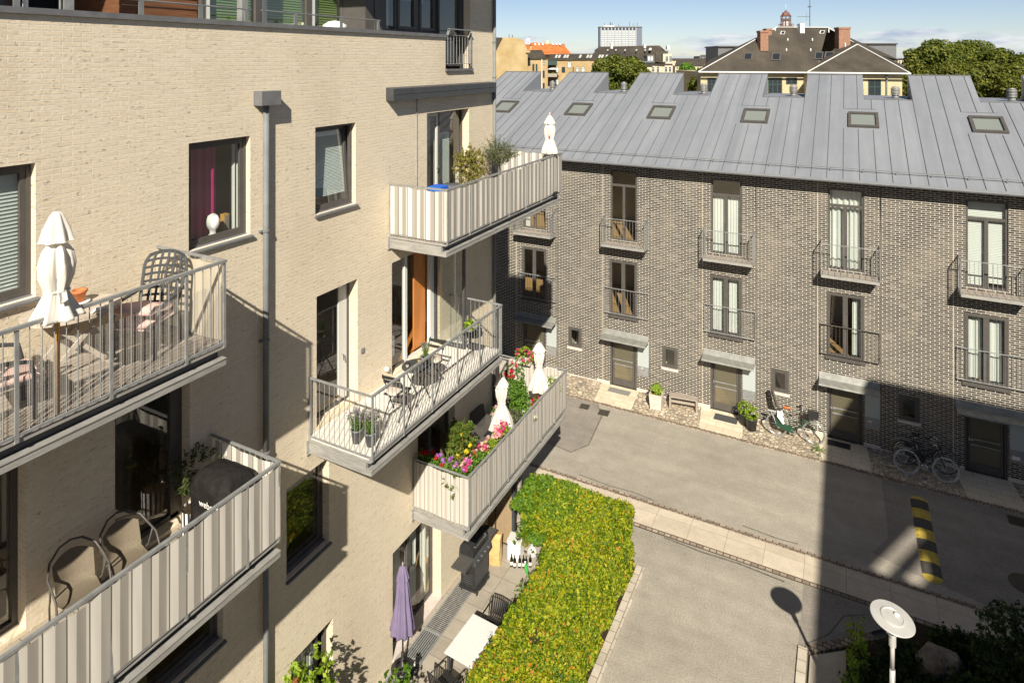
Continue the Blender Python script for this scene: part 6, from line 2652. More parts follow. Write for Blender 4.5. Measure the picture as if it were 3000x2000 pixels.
def bicycle(lab, loc, rz, lean, paint, tyre, saddle, mud, step=True, basket=None, seat=False, base=1.10):
    t = thing('bicycle', lab, 'bicycle', loc, rz, 'bicycles leaning on the brown brick wall')
    t.rotation_euler = (lean, 0, rz)
    R_, FX = -base / 2, base / 2
    wheel(t, R_, tyre, M_CHROME)
    wheel(t, FX, tyre, M_CHROME)
    bb = (R_ + .46, 0, .29)
    st = (R_ + .30, 0, .74)
    hd = (FX - .20, 0, .86)
    hl = (FX - .14, 0, .66)
    m = MB()
    m.tube([bb, st], .017, 8)
    if step:
        m.tube([(bb[0] + .03, 0, bb[2] + .02), (FX - .38, 0, .46), hl], .021, 8)
        m.tube([(bb[0] - .08, 0, .50), (FX - .36, 0, .60), (FX - .17, 0, .76)], .014, 8)
    else:
        m.tube([bb, hl], .018, 8)
        m.tube([(st[0], 0, .72), (hd[0] + .01, 0, .82)], .016, 8)
    m.tube([hd, hl], .020, 8)
    for y in (-.05, .05):
        m.tube([bb, (R_, y, .34)], .010, 6)
        m.tube([st, (R_, y, .34)], .009, 6)
        m.tube([(hl[0], y * .5, hl[2]), (FX - .05, y, .52), (FX, y, .34)], .011, 6)
    m.build('frame', paint, t, True, False)
    for x, a0, a1 in ((R_, 10, 190), (FX, 35, 175)):
        m = MB()
        for i in range(12):
            a, b = R(a0 + (a1 - a0) * i / 12), R(a0 + (a1 - a0) * (i + 1) / 12)
            q = lambda c, y: (x + .385 * math.cos(c), y, .34 + .385 * math.sin(c))
            m.face([q(a, -.03), q(b, -.03), q(b, .03), q(a, .03)])
        m.build('mudguard', mud, t, True, False)
    m = MB()
    m.tube([(st[0], 0, .74), (st[0] - .03, 0, .90)], .012, 8)
    sp = m.build('seat_post', M_CHROME, t, True, False)
    m = MB()
    m.lathe([(.05, 0), (.10, .015), (.105, .04), (.06, .065), (.01, .07)], 14, (0, 0, .90), 0, 4, 0, (1.35, .85))
    m.T = Matrix()
    m.v = [(x + st[0] + .0, y * (1 - max(0, x) * 4.0), z) for x, y, z in m.v]
    m.build('saddle', saddle, t, True, False)
    m = MB()
    m.tube([hd, (hd[0] - .03, 0, 1.02)], .013, 8)
    m.tube([(hd[0] - .24, -.28, 1.02), (hd[0] - .10, -.25, 1.06), (hd[0] - .02, -.1, 1.03), (hd[0] - .02, .1, 1.03), (hd[0] - .10, .25, 1.06), (hd[0] - .24, .28, 1.02)], .012, 8)
    hb = m.build('handlebar', M_CHROME, t, True, False)
    for y in (-.275, .275):
        m = MB()
        m.tube([(hd[0] - .26, y * 1.03, 1.018), (hd[0] - .15, y * .95, 1.045)], .018, 8)
        m.build('grip', M_BLACK, hb, True, False)
    m = MB()
    m.lathe([(.085, -.006), (.095, 0), (.085, .006)], 20)
    m.v = [(bb[0] + x, -.05 + z, bb[2] + y) for x, y, z in m.v]
    m.bar((bb[0], -.07, bb[2]), (bb[0] + .15, -.07, bb[2] - .06), .022, .012)
    m.bar((bb[0], .07, bb[2]), (bb[0] - .15, .07, bb[2] + .06), .022, .012)
    m.box(bb[0] + .11, bb[0] + .19, -.15, -.07, bb[2] - .075, bb[2] - .05)
    m.box(bb[0] - .19, bb[0] - .11, .07, .15, bb[2] + .05, bb[2] + .075)
    m.build('crank', M_CHROME, t, False, False)
    m = MB()
    if step:
        m.prism([(R_ - .03, -.055, .37), (R_ + .02, -.055, .41), (bb[0], -.055, bb[2] + .11), (bb[0] + .09, -.055, bb[2] + .06), (bb[0] + .1, -.055, bb[2] - .05), (bb[0] + .02, -.055, bb[2] - .10), (R_, -.055, .30)], (0, -.012, 0))
        m.build('chain_case', paint, t, False, False)
        m = MB()
        for y in (-.045, .045):
            m.prism([(R_ - .02, y, .36), (R_ + .20, y, .46), (R_ + .14, y, .63), (R_ - .02, y, .70)], (0, .004, 0))
        m.build('skirt_guard', paint, t, False, False)
    else:
        m.tube([(R_, -.05, .37), (bb[0], -.05, bb[2] + .09), (bb[0] + .06, -.05, bb[2]), (bb[0], -.05, bb[2] - .09), (R_, -.05, .31)], .006, 5)
        m.build('chain', M_BLACK, t, False, False)
    m = MB()
    m.box(R_ - .30, R_ + .16, -.06, .06, .725, .74)
    m.tube([(R_ - .2, .05, .73), (R_, .06, .34)], .006, 5)
    m.tube([(R_ - .2, -.05, .73), (R_, -.06, .34)], .006, 5)
    m.build('carrier', mud, t, False, False)
    if basket:
        m = MB()
        x0, x1, z0, z1 = FX - .17, FX + .15, .80, 1.06
        k = 9
        for i in range(k + 1):
            y = -.2 + .4 * i / k
            for x in (x0, x1):
                m.tube([(x + (.02 if x == x0 else -.02), y * .9, z0), (x, y, z1)], .004, 4)
            x = x0 + (x1 - x0) * i / k
            for y in (-.2, .2):
                m.tube([(x, y * .9, z0), (x, y, z1)], .004, 4)
            m.tube([(x, -.18, z0), (x, .18, z0)], .004, 4)
        for z in (z0, z0 + .09, z0 + .18, z1):
            w = .18 + .02 * (z - z0) / .26
            m.tube([(x0, -w, z), (x1, -w, z), (x1, w, z), (x0, w, z)], .006, 5, True)
        m.build('basket', M_BLACK, t, False, False)
        m = MB()
        m.box(x0 + .02, x1 - .02, -.17, .17, z0 + .005, z0 + .17)
        m.build('basket_liner', M_BLACK, t, False, False)
    if seat:
        m = MB()
        rows = []
        for i in range(10):
            q = i / 9
            x = R_ + .17 - .22 * min(1, q * 2.2) - .30 * max(0, q - .4)
            z = .84 + .02 * math.cos(q * 3) + .62 * max(0, q - .36) / .64
            w = .15 + .03 * math.sin(q * 3.1)
            rows.append([m.p((x + .07 * abs(j / 4) ** 2, w * j / 4, z)) for j in range(-4, 5)])
        for A, B in zip(rows, rows[1:]):
            for k in range(8):
                m.idx([A[k], A[k + 1], B[k + 1], B[k]])
        cs = m.build('child_seat', M_FRAME, t, True, False)
        m = MB()
        for y in (-.13, .13):
            m.prism([(R_ + .02, y, .82), (R_ + .15, y, .80), (R_ + .26, y, .46), (R_ + .20, y, .42), (R_ + .02, y, .62)], (0, .02 * (1 if y > 0 else -1), 0))
        m.build('foot_guard', M_FRAMEL, cs, False, False)
    return t


bicycle('green step-through bicycle with child seat, tan saddle and front basket', (7.0, 23.66, YS), R(0), R(-12), M_GREENP, M_GREYT, M_SADDLE, M_FRAMEL, True, True, True, 1.14)
bicycle('black bicycle with pale tyres parked in front in the shade', (10.72, 23.36, YS), R(3), R(-10), M_BLACK, M_PALET, M_BLACK, M_CHROME, False, False, False, 1.02)
bicycle('black bicycle with dark tyres behind the pale-tyred one', (10.74, 23.86, YS), R(1), R(-9), M_BLACK, M_RUBBER, M_BLACK, M_CHROME, True, False, False, 1.08)
t = thing('weed_tuft', 'small green weeds growing in the cobbles by the bicycle wheel', 'weeds', (7.72, 23.35, .02))
m = MB()
for i in range(60):
    a = rs.uniform(0, 6.28)
    q = rs.uniform(.02, .22)
    leaf_quad(m, (q * math.cos(a), q * math.sin(a) * 1.5, rs.uniform(.02, .10)), rvec(rs) + Vector((0, 0, .5)), .05, .3, rs)
m.build('leaves', L_PLANT, t, False, False)

# ------------------------------------------------------------------ street lamp and the planted corner
LX, LY, LZ = 9.24, 12.52, 3.46
t = thing('street_lamp', 'light grey disc-topped street lamp over the dark shrubs', 'street lamp', (LX, LY, 0))
m = MB()
m.tube([(0, 0, 0), (0, 0, 2.6)], .042, 14)
m.tube([(0, 0, 2.6), (0, 0, LZ - .28)], .034, 14)
m.build('pole', M_LAMP, t, True, False)
m = MB()
m.tube([(0, 0, LZ - .46), (0, 0, LZ - .24)], .055, 14)
for a in (.4, 2.3, 4.4):
    m.bar((.04 * math.cos(a), .04 * math.sin(a), LZ - .30), (.28 * math.cos(a), .28 * math.sin(a), LZ - .05), .02, .035)
m.build('yoke', M_LAMP, t, False, False)
Td = Matrix.Translation((0, 0, LZ)) @ Matrix.Rotation(R(8), 4, Vector((.35, .94, 0)))
m = MB(Td)
m.lathe([(.05, -.08), (.26, -.05), (.328, -.015), (.335, .0), (.328, .008), (.185, .020), (.180, .036), (.160, .040), (.148, .026), (.03, .030)], 56)
ds = m.build('disc_shade', M_LAMP, t, False, False)
m = MB(Td)
m.lathe([(.042, .02), (.044, .05), (.02, .062)], 16, (.06, .07, 0))
m.build('sensor_cap', M_FRAMEL, ds, True, False)
b = at(2715, 1985, 0)
t = thing('boulder', 'rough grey granite boulder among the dark shrubs', 'boulder', (10.25, 15.75, .0))
m = MB()
rr = random.Random(8)
n, k = 12, 20
rows = []
for i in range(n + 1):
    th = math.pi * i / n
    row = []
    for j in range(k):
        ph = 2 * math.pi * j / k
        r_ = .40 * (1 + .10 * math.sin(ph * 2 + 1) + .08 * math.sin(ph * 3 + th * 2) + .05 * math.sin(ph * 5 + th * 4)) + rr.uniform(-.012, .012)
        x, y, z = r_ * math.sin(th) * math.cos(ph), .8 * r_ * math.sin(th) * math.sin(ph), r_ * math.cos(th)
        z = max(-.3, min(z, .30 + .05 * x)) * 1.35
        row.append(m.p((x, y, z + .3)))
    rows.append(row)
for A, B in zip(rows, rows[1:]):
    for j in range(k):
        m.idx([A[j], B[j], B[(j + 1) % k], A[(j + 1) % k]])
m.build('stone', M_ROCK, t, False, False)
GS = 'dark shrubs around the street lamp'
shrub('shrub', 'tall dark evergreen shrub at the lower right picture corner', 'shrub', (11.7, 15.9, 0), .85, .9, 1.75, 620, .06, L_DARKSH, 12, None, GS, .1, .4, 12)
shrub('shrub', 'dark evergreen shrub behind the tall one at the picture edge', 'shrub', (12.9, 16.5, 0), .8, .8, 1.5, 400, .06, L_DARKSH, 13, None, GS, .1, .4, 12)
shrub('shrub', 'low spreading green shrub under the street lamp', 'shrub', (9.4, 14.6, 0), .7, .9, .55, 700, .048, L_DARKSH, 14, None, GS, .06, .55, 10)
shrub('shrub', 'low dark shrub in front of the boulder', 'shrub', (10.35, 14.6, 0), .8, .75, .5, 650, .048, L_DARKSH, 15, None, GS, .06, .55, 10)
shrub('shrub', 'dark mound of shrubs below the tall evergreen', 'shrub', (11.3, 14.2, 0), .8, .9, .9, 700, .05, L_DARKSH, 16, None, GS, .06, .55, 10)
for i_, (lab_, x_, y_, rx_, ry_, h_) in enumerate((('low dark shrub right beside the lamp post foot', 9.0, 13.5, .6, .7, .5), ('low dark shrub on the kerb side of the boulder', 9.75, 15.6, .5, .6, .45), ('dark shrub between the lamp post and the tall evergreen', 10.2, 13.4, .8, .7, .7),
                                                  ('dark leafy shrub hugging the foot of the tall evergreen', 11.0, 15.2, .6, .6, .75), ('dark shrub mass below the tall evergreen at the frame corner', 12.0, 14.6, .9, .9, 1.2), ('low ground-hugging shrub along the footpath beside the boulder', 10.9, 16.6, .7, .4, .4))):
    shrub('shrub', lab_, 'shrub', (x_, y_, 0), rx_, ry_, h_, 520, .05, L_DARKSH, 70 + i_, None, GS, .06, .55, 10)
shrub('shrub', 'slim leafy shrub catching the sun beside the slab path', 'shrub', (8.75, 15.35, 0), .16, .5, .85, 60, .05, L_LIME, 17, None, GS, .2, .6, 6)
shrub('shrub', 'thin upright shrub at the kerb of the slab path', 'shrub', (8.62, 14.2, 0), .16, .4, 1.0, 50, .05, L_HEDGEG, 18, None, GS, .2, .6, 6)


# ------------------------------------------------------------------ beyond the row houses
def bgT(D, dy=0):
    p = CAM + FW * (D + dy)
    return Matrix.Translation((p.x, p.y, 0)) @ Matrix.Rotation(PSI, 4, 'Z')


class BG:
    """measures in photograph pixels at depth D, turned into metres"""

    def __init__(s, name, lab, cat, D, group=None):
        s.D = D
        s.T = bgT(D)
        s.root = thing(name, lab, cat, (0, 0, 0), 0, group)
        s.root.matrix_world = s.T
        s.root.location = s.T.translation
        s.root.rotation_euler = (0, 0, PSI)

    def X(s, px):
        return (px - 1500) / F * s.D

    def Z(s, py):
        return CAMH + (Y0 - py) / F * s.D

    def box(s, name, mat, a, b, top, bot, d0=0, d1=6, par=None):
        m = MB()
        zb = s.Z(bot) if bot is not None else -.05
        m.box(s.X(a), s.X(b), d0, d1, zb, s.Z(top))
        return m.build(name, mat, par or s.root, False, False)

    def win(s, a, b, top, bot, d=0, fr=M_GREENF, mul=1, tr=1, gl=M_DEEP):
        x0, x1, z0, z1 = s.X(a), s.X(b), s.Z(bot), s.Z(top)
        w = max(.05, (x1 - x0) * .07)
        m = MB()
        m.box(x0, x1, d - .05, d + .02, z1 - w, z1)
        m.box(x0, x1, d - .05, d + .02, z0, z0 + w)
        m.box(x0, x0 + w, d - .05, d + .02, z0 + w, z1 - w)
        m.box(x1 - w, x1, d - .05, d + .02, z0 + w, z1 - w)
        for i in range(mul):
            x = x0 + (x1 - x0) * (i + 1) / (mul + 1)
            m.box(x - w / 2, x + w / 2, d - .045, d + .01, z0 + w, z1 - w)
        if tr:
            z = z0 + (z1 - z0) * .64
            m.box(x0 + w, x1 - w, d - .04, d + .01, z - w / 2, z + w / 2)
        f = m.build('window', fr, s.root, False, False)
        m = MB()
        m.face([(x0 + w, d - .02, z0 + w), (x1 - w, d - .02, z0 + w), (x1 - w, d - .02, z1 - w), (x0 + w, d - .02, z1 - w)])
        m.build('pane', gl, f, False, False)
        return f

    def poly(s, name, mat, faces, par=None):
        """faces of (px, py, extra depth); pixel measures hold at that depth"""
        m = MB()
        for fc in faces:
            q = []
            for px, py, dd in fc:
                k = (s.D + dd) / F
                q.append(((px - 1500) * k, dd, CAMH + (Y0 - py) * k))
            m.face(q)
        return m.build(name, mat, par or s.root, False, False)


# villa with the hipped roof
v = BG('villa', 'yellow brick villa under a big dark hipped roof with red chimneys', 'house', 62)
v.box('wall', M_VILLA, 2066, 2376, 211, None, 1.5, 11)
wg = v.box('wall', M_VILLA, 2374, 2632, 212, None, -.6, 9)
rf = v.poly('roof', M_SLATE, [[(2046, 210, .8), (2390, 212, .8), (2425, 82, 6), (2277, 81, 6)],
                              [(2277, 81, 6), (2425, 82, 6), (2640, 178, 14), (2075, 178, 14)],
                              [(2046, 210, .8), (2277, 81, 6), (2075, 178, 14)],
                              [(2425, 82, 6), (2560, 158, 6), (2640, 178, 14)],
                              [(2366, 212, -1.3), (2666, 215, -1.3), (2512, 131, 3)],
                              [(2366, 212, -1.3), (2512, 131, 3), (2480, 112, 8)],
                              [(2666, 215, -1.3), (2512, 131, 3), (2500, 125, 9), (2640, 188, 10)]])
m = MB()


def bp(px, py, dd):
    k = (62 + dd) / F
    return Vector(((px - 1500) * k, dd, CAMH + (Y0 - py) * k))


for a, b in (((2046, 210, .7), (2277, 80, 5.9)), ((2277, 80, 5.9), (2425, 81, 5.9)), ((2425, 81, 5.9), (2500, 124, 5.9)), ((2366, 211, -1.4), (2512, 130, 2.9)), ((2512, 130, 2.9), (2666, 214, -1.4))):
    m.bar(bp(*a), bp(*b), .10, .06)
m.build('roof_flashing', M_ROOFW, rf, False, False)
m = MB()
m.bar(bp(2046, 211, .6), bp(2372, 213, .6), .14, .12)
m.bar(bp(2364, 213, -1.5), bp(2668, 216, -1.5), .14, .12)
m.build('gutter', M_ROOFW, v.root, False, False)
m = MB()
m.tube([bp(2598, 216, -.75), bp(2598, 330, -.75)], .06, 8)
m.build('downpipe', M_PIPE, v.root, True, False)
for a, b, tp, dd in ((2228, 2251, 92, 3.0), (2246, 2261, 86, 5.0), (2458, 2491, 82, 4.0)):
    m = MB()
    k = (62 + dd) / F
    m.box((a - 1500) * k, (b - 1500) * k, dd, dd + .9, CAMH + (Y0 - 150) * k, CAMH + (Y0 - tp) * k)
    m.box((a - 1.5 - 1500) * k, (b + 1.5 - 1500) * k, dd - .06, dd + .96, CAMH + (Y0 - tp - 4) * k, CAMH + (Y0 - tp) * k + .06)
    ch = m.build('chimney', M_RED, rf, False, False)
m = MB()
k = 67.4 / F
m.box((2342 - 1500) * k, (2355 - 1500) * k, 5.2, 6.0, CAMH + (Y0 - 98) * k, CAMH + (Y0 - 70) * k)
m.build('chimney', M_WHITE, rf, False, False)


def on_roof(px, py):
    """depth on the big front slope"""
    t_ = (212 - py) / (212 - 81.5)
    lo, hi = .8, 6.0
    d = lo
    for _ in range(20):
        t_ = (d - .8) / 5.2
        z = (CAMH + (Y0 - 211) * 62.8 / F) * (1 - t_) + (CAMH + (Y0 - 81.5) * 68 / F) * t_
        d = (CAMH - z) / ((py - Y0) / F) - 62 if abs(py - Y0) > 2 else d
        break
    # solve along the slope
    best = min((abs((CAMH + (Y0 - 211) * 62.8 / F) * (1 - q / 200) + (CAMH + (Y0 - 81.5) * 68 / F) * q / 200 - (CAMH + (Y0 - py) * (62.8 + 5.2 * q / 200) / F)), q) for q in range(201))[1]
    return .8 + 5.2 * best / 200


for a, b, tp, bt in ((2178, 2204, 155, 176), (2260, 2287, 155, 177), (2386, 2411, 152, 174), (2416, 2443, 152, 169), (2287, 2299, 92, 101), (2402, 2415, 90, 99)):
    d1, d0 = on_roof(a, tp), on_roof(a, bt)
    m = MB()
    q = [bp(a - 1, bt, d0 - .12), bp(b - 1, bt, d0 - .12), bp(b + 2, tp, d1 - .12), bp(a + 2, tp, d1 - .12)]
    m.prism(q, (0, .1, .02))
    f = m.build('skylight', M_FRAMEL if tp < 100 else M_FRAME, rf, False, False)
    m = MB()
    c_ = sum(q, Vector()) / 4
    m.face([(c_ + (p - c_) * .72 + Vector((0, -.03, .015))).to_tuple() for p in q])
    m.build('pane', M_DEEP, f, False, False)
for px, py in ((2271, 90), (2308, 118), (2380, 118), (2304, 148), (2375, 148), (2476, 132), (2428, 90), (2240, 148)):
    d0 = on_roof(px, py)
    m = MB()
    c_ = bp(px, py + 6, d0)
    m.tube([c_, c_ + Vector((0, 0, .40))], .065, 8)
    m.build('vent_pipe', M_ROOFW, rf, False, False)
v.win(2268, 2310, 229, 286, 1.5, M_GREENF, 2)
v.win(2322, 2355, 229, 249, 1.5, M_GREENF, 1, 0)
v.win(2533, 2570, 233, 292, -.6, M_GREENF, 1)
v.win(2086, 2112, 229, 286, 1.5, M_GREENF, 1)
m = MB()
base = bp(2372.5, 78, 5.9)
m.tube([base, base + Vector((0, 0, 3.6))], .035, 6)
for z, x0, x1 in ((1.02, -1.3, 0),):
    m.tube([base + Vector((x0, 0, z)), base + Vector((x1, 0, z))], .02, 5)
    for i in range(9):
        x = x0 + i * .14
        m.tube([base + Vector((x, -.2, z)), base + Vector((x, .2, z))], .01, 4)
for s_ in (-1, 1):
    m.tube([base + Vector((-.42, 0, 1.02)), base + Vector((-.28, 0, 1.02 + s_ * .45))], .012, 4)
m.tube([base + Vector((-.2, 0, 2.05)), base + Vector((.12, 0, 2.1))], .06, 6)
m.build('aerial', M_FRAME, rf, True, False)

tw = BG('belvedere', 'rust red lattice lantern turret with a thin spire behind the villa roof', 'turret', 150)
m = MB()
cx = tw.X(2313)
m.lathe([(1.6, 0), (1.75, .2), (1.75, .5), (1.6, .5)], 8, (cx, 2, tw.Z(82)), caps=False)
for k in range(8):
    a = k * math.pi / 4 + .39
    m.tube([(cx + 1.05 * math.cos(a), 2 + 1.05 * math.sin(a), tw.Z(90)), (cx + 1.05 * math.cos(a), 2 + 1.05 * math.sin(a), tw.Z(45))], .1, 6)
    m.tube([(cx + 1.7 * math.cos(a), 2 + 1.7 * math.sin(a), tw.Z(80)), (cx + 1.7 * math.cos(a), 2 + 1.7 * math.sin(a), tw.Z(71))], .04, 5)
for py in (56, 60):
    m.lathe([(1.0, 0), (1.12, .02), (1.12, .14), (1.0, .16)], 8, (cx, 2, tw.Z(py)), caps=False)
m.lathe([(1.75, 0), (1.72, .05), (1.72, .1)], 8, (cx, 2, tw.Z(71)), caps=False)
m.build('lattice', M_COPPER, tw.root, False, False)
m = MB()
m.lathe([(.85, 0), (.85, 1.9)], 8, (cx, 2, tw.Z(82)))
m.build('bell_core', M_FRAMEL, tw.root, False, False)
m = MB()
m.lathe([(1.35, 0), (1.2, .12), (.95, .45), (.8, .85), (.35, .95), (.35, 1.25), (.3, 1.3)], 8, (cx, 2, tw.Z(46.5)))
m.build('roof', M_COPPER, tw.root, False, False)
m = MB()
m.tube([(cx, 2, tw.Z(32)), (cx, 2, tw.Z(10))], [.08, .03], 6)
m.build('spire', M_FRAMEL, tw.root, True, False)
sv = BG('stair_block', 'pale grey flat-roofed block rising behind the villa', 'building', 78)
for a, b, tp in ((2104, 2215, 139), (2530, 2626, 131)):
    sv.box('wall', M_SILL, a, b, tp, None, 0, 5)
    sv.box('roof', M_FRAME, a - 2, b + 2, tp - 4, tp - .1, -.2, 5.2)

# rendered gable house
rg = BG('gable_house', 'ochre rendered blank gable of a tall house beside the cream corner', 'house', 92)
m = MB()
pts = [(1380, 330), (1380, 112), (1440, 111), (1474, 111.5), (1503, 110), (1533, 117), (1546, 150), (1546, 330)]
m.prism([(rg.X(a), 0, rg.Z(b) if b < 300 else -.05) for a, b in pts], (0, 9, 0))
m.build('wall', M_RENDER, rg.root, False, False)
m = MB()
m.prism([(rg.X(1380), -.08, rg.Z(160)), (rg.X(1449), -.08, rg.Z(155)), (rg.X(1472), -.08, rg.Z(111)), (rg.X(1380), -.08, rg.Z(108))], (0, -.1, 0))
m.build('roof', M_SLATE, rg.root, False, False)
m = MB()
m.tube([(rg.X(1491), 3, rg.Z(111)), (rg.X(1491), 3, rg.Z(99))], .05, 6)
m.tube([(rg.X(1501), 3, rg.Z(111)), (rg.X(1501), 3, rg.Z(101))], .06, 6)
m.build('vent_pipe', M_FRAME, rg.root, False, False)
m = MB()
m.box(rg.X(1541), rg.X(1553), -.3, 1.4, rg.Z(155), rg.Z(149))
m.build('cornice', M_TAN, rg.root, False, False)

# tan apartment building with rear balconies
ta = BG('tan_apartments', 'tan brick apartment house with rear balconies and a dark skylit roof', 'apartment block', 95)
ta.box('wall', M_TAN, 1545, 1604, 173, None, -.8, 8)
ta.box('wall', M_TAN, 1604, 1800, 177, None, 2.2, 11)
ta.poly('roof', M_SLATE, [[(1545, 174, -1), (1579, 174, -1), (1570, 147, 4), (1556, 147, 4), (1545, 152, 3)], [(1579, 174, -1), (1604, 173, -1), (1587, 147, 4), (1570, 147, 4)]])
rf = ta.poly('roof', M_SLATE, [[(1604, 177, 2), (1800, 176, 2), (1812, 157, 7), (1612, 159, 7)], [(1612, 159, 7), (1812, 157, 7), (1812, 177, 14), (1612, 177, 14)]])
for a in (1625, 1634, 1650, 1658, 1695, 1717, 1726, 1752, 1760, 1772):
    ta.poly('skylight', M_FRAMEL, [[(a, 170, 3.4), (a + 6, 170, 3.4), (a + 10, 161, 5.7), (a + 4, 161, 5.7)]])
m = MB()
m.tube([(ta.X(1586.5), -.95, ta.Z(174)), (ta.X(1586.5), -.95, -.05)], .06, 6)
m.build('downpipe', M_ROOFW, ta.root, False, False)
for a, b, tp, bt, d in ((1548, 1554, 179, 191, -.8), (1559, 1565, 188, 208, -.8), (1569, 1574, 188, 209, -.8), (1590, 1595, 179, 191, -.8), (1589, 1595, 207, 228, -.8), (1589, 1595, 243, 263, -.8),
                        (1630, 1639, 197, 214, 2.2), (1649, 1659, 197, 214, 2.2), (1666, 1677, 182, 200, 2.2), (1682, 1685, 197, 212, 2.2), (1692, 1700, 197, 212, 2.2), (1708, 1718, 197, 212, 2.2), (1628, 1640, 234, 251, 2.2)):
    ta.win(a, b, tp, bt, d, M_GREENF, 1, 1, M_DEEP if a % 2 else M_BLIND)
for tp, bt, mt in ((178, 191, M_GREENF), (216, 226, M_WOODG), (253, 265, M_WOODG)):
    bl = ta.box('balcony', mt, 1605, 1632, tp, bt, -.2, .0)
    ta.box('balcony_floor', M_FRAME, 1605, 1632, bt - .1, bt + 2, .0, 2.2, bl)
    if mt is M_WOODG:
        m = MB()
        rr = random.Random(bt)
        leaf_ball(m, (0, 0, 0), .5, 60, .16, .5, .5, .6, rr)
        m.v = [(x * 1.2 + ta.X(1618), y * .4 + .4, z + ta.Z(tp + 1)) for x, y, z in m.v]
        m.build('balcony_plants', L_TREE, bl, False, False)
pr = BG('sun_umbrella', 'tiny open white sun umbrella on a rear balcony of the tan apartments', 'umbrella', 95)
m = MB()
m.lathe([(.95, 0), (.5, .22), (.03, .34)], 8, (pr.X(1621), .8, pr.Z(204)))
m.build('canopy', M_WHITE, pr.root, False, False)
m = MB()
m.tube([(pr.X(1621), .8, pr.Z(202)), (pr.X(1621), .8, pr.Z(224))], .03, 5)
m.build('pole', M_WOODG, pr.root, False, False)
cu = BG('rooftop_chimney', 'small tan chimney stack on the gable roof of the tan apartments', 'chimney', 99)
cu.box('stack', M_TAN, 1552, 1558, 133, 160, 0, .8)
cu.box('cap', M_FRAME, 1551, 1559, 132, 133.5, -.1, .9)

rr_ = BG('red_roof_house', 'long house with an orange tiled roof and white dormer vents', 'house', 165)
rr_.box('wall', M_TAN, 1540, 1672, 158, None, 2, 14)
rf = rr_.poly('roof', M_TILE, [[(1536, 160, 0), (1676, 160, 0), (1650, 131, 8), (1563, 125, 8)], [(1536, 160, 0), (1563, 125, 8), (1536, 131, 12)]])
for a in (1569, 1580, 1591, 1621, 1631, 1641):
    rr_.poly('roof_hatch', M_ROOFW, [[(a - 2, 133, 6), (a + 2, 133, 6), (a + 1, 128, 7.2), (a - 4, 127.5, 7.2)]], rf)
for a, b, tp, mt in ((1598, 1607, 119, M_PALEB), (1647, 1655, 129, M_RED)):
    m = MB()
    k = 173 / F
    m.box((a - 1500) * k, (b - 1500) * k, 7.5, 9, CAMH + (Y0 - 135) * k, CAMH + (Y0 - tp) * k)
    m.build('chimney', mt, rf, False, False)
bn = BG('roof_sign', 'small white sign board with a blue mark above the orange roof', 'sign', 150)
m = MB()
m.box(bn.X(1541.5), bn.X(1552), 0, .2, bn.Z(130), bn.Z(114.5))
m.build('board', M_WHITE, bn.root, False, False)
m = MB()
m.prism([(bn.X(1544), -.03, bn.Z(122)), (bn.X(1550), -.03, bn.Z(122.5)), (bn.X(1547), -.03, bn.Z(116))], (0, .02, 0))
m.box(bn.X(1543), bn.X(1551), -.03, -.01, bn.Z(127), bn.Z(124.5))
m.build('emblem', M_BLUEP, bn.root, False, False)

gb = BG('mansard_house', 'pale stone house with a long dark brown roof and corner gable', 'house', 128)
gb.box('wall', M_PALEB, 1790, 1978, 187, None, 2, 14)
gb.box('cornice', M_PALEB, 1786, 1984, 184, 187.2, 1.5, 14)
rf = gb.poly('roof', M_SLATE, [[(1735, 160, 0), (1950, 185, 1), (1952, 160, 5), (1932, 134, 10), (1756, 137, 10)], [(1756, 137, 10), (1932, 134, 10), (1950, 150, 18), (1740, 150, 18)]])
gb.box('corner_gable', M_PALEB, 1948, 1974, 158, 187, 1.6, 9)
gb.poly('roof', M_SLATE, [[(1950, 186, 1.5), (1920, 186, 1.3), (1922, 150, 5), (1958, 150, 5)]])
for a, b, tp in ((1789, 1795, 125, ), (1954, 1962, 135), (1886, 1892, 131)):
    m = MB()
    k = 137 / F
    m.box((a - 1500) * k, (b - 1500) * k, 8.8, 10, CAMH + (Y0 - 145) * k, CAMH + (Y0 - tp) * k)
    m.build('chimney', M_WHITE, rf, False, False)
for a in (1778, 1802, 1829, 1862, 1888):
    gb.poly('skylight', M_FRAMEL, [[(a, 149, 5.0), (a + 4, 149, 5.0), (a + 5, 145, 6.2), (a + 1, 145, 6.2)]], rf)
gb.poly('skylight', M_FRAMEL, [[(1900, 148, 5), (1908, 148, 5), (1910, 141, 7), (1902, 141, 7)]], rf)
dm = gb.box('dormer', M_PIPE, 1897, 1917, 163, 180, .4, 4)
for a in (1900, 1908):
    gb.box('dormer_window', M_WHITE, a, a + 5, 167, 178, .3, .45, dm)
for a, tp, bt in ((1818, 196, 212), (1838, 196, 212), (1864, 196, 212), (1886, 196, 212), (1916, 196, 212), (1930, 196, 214), (1955, 165, 180), (1966, 165, 180), (1954, 196, 212), (1966, 196, 212)):
    gb.win(a, a + 8, tp, bt, 2 if tp > 190 else 1.5, M_FRAMEL, 1, 1)

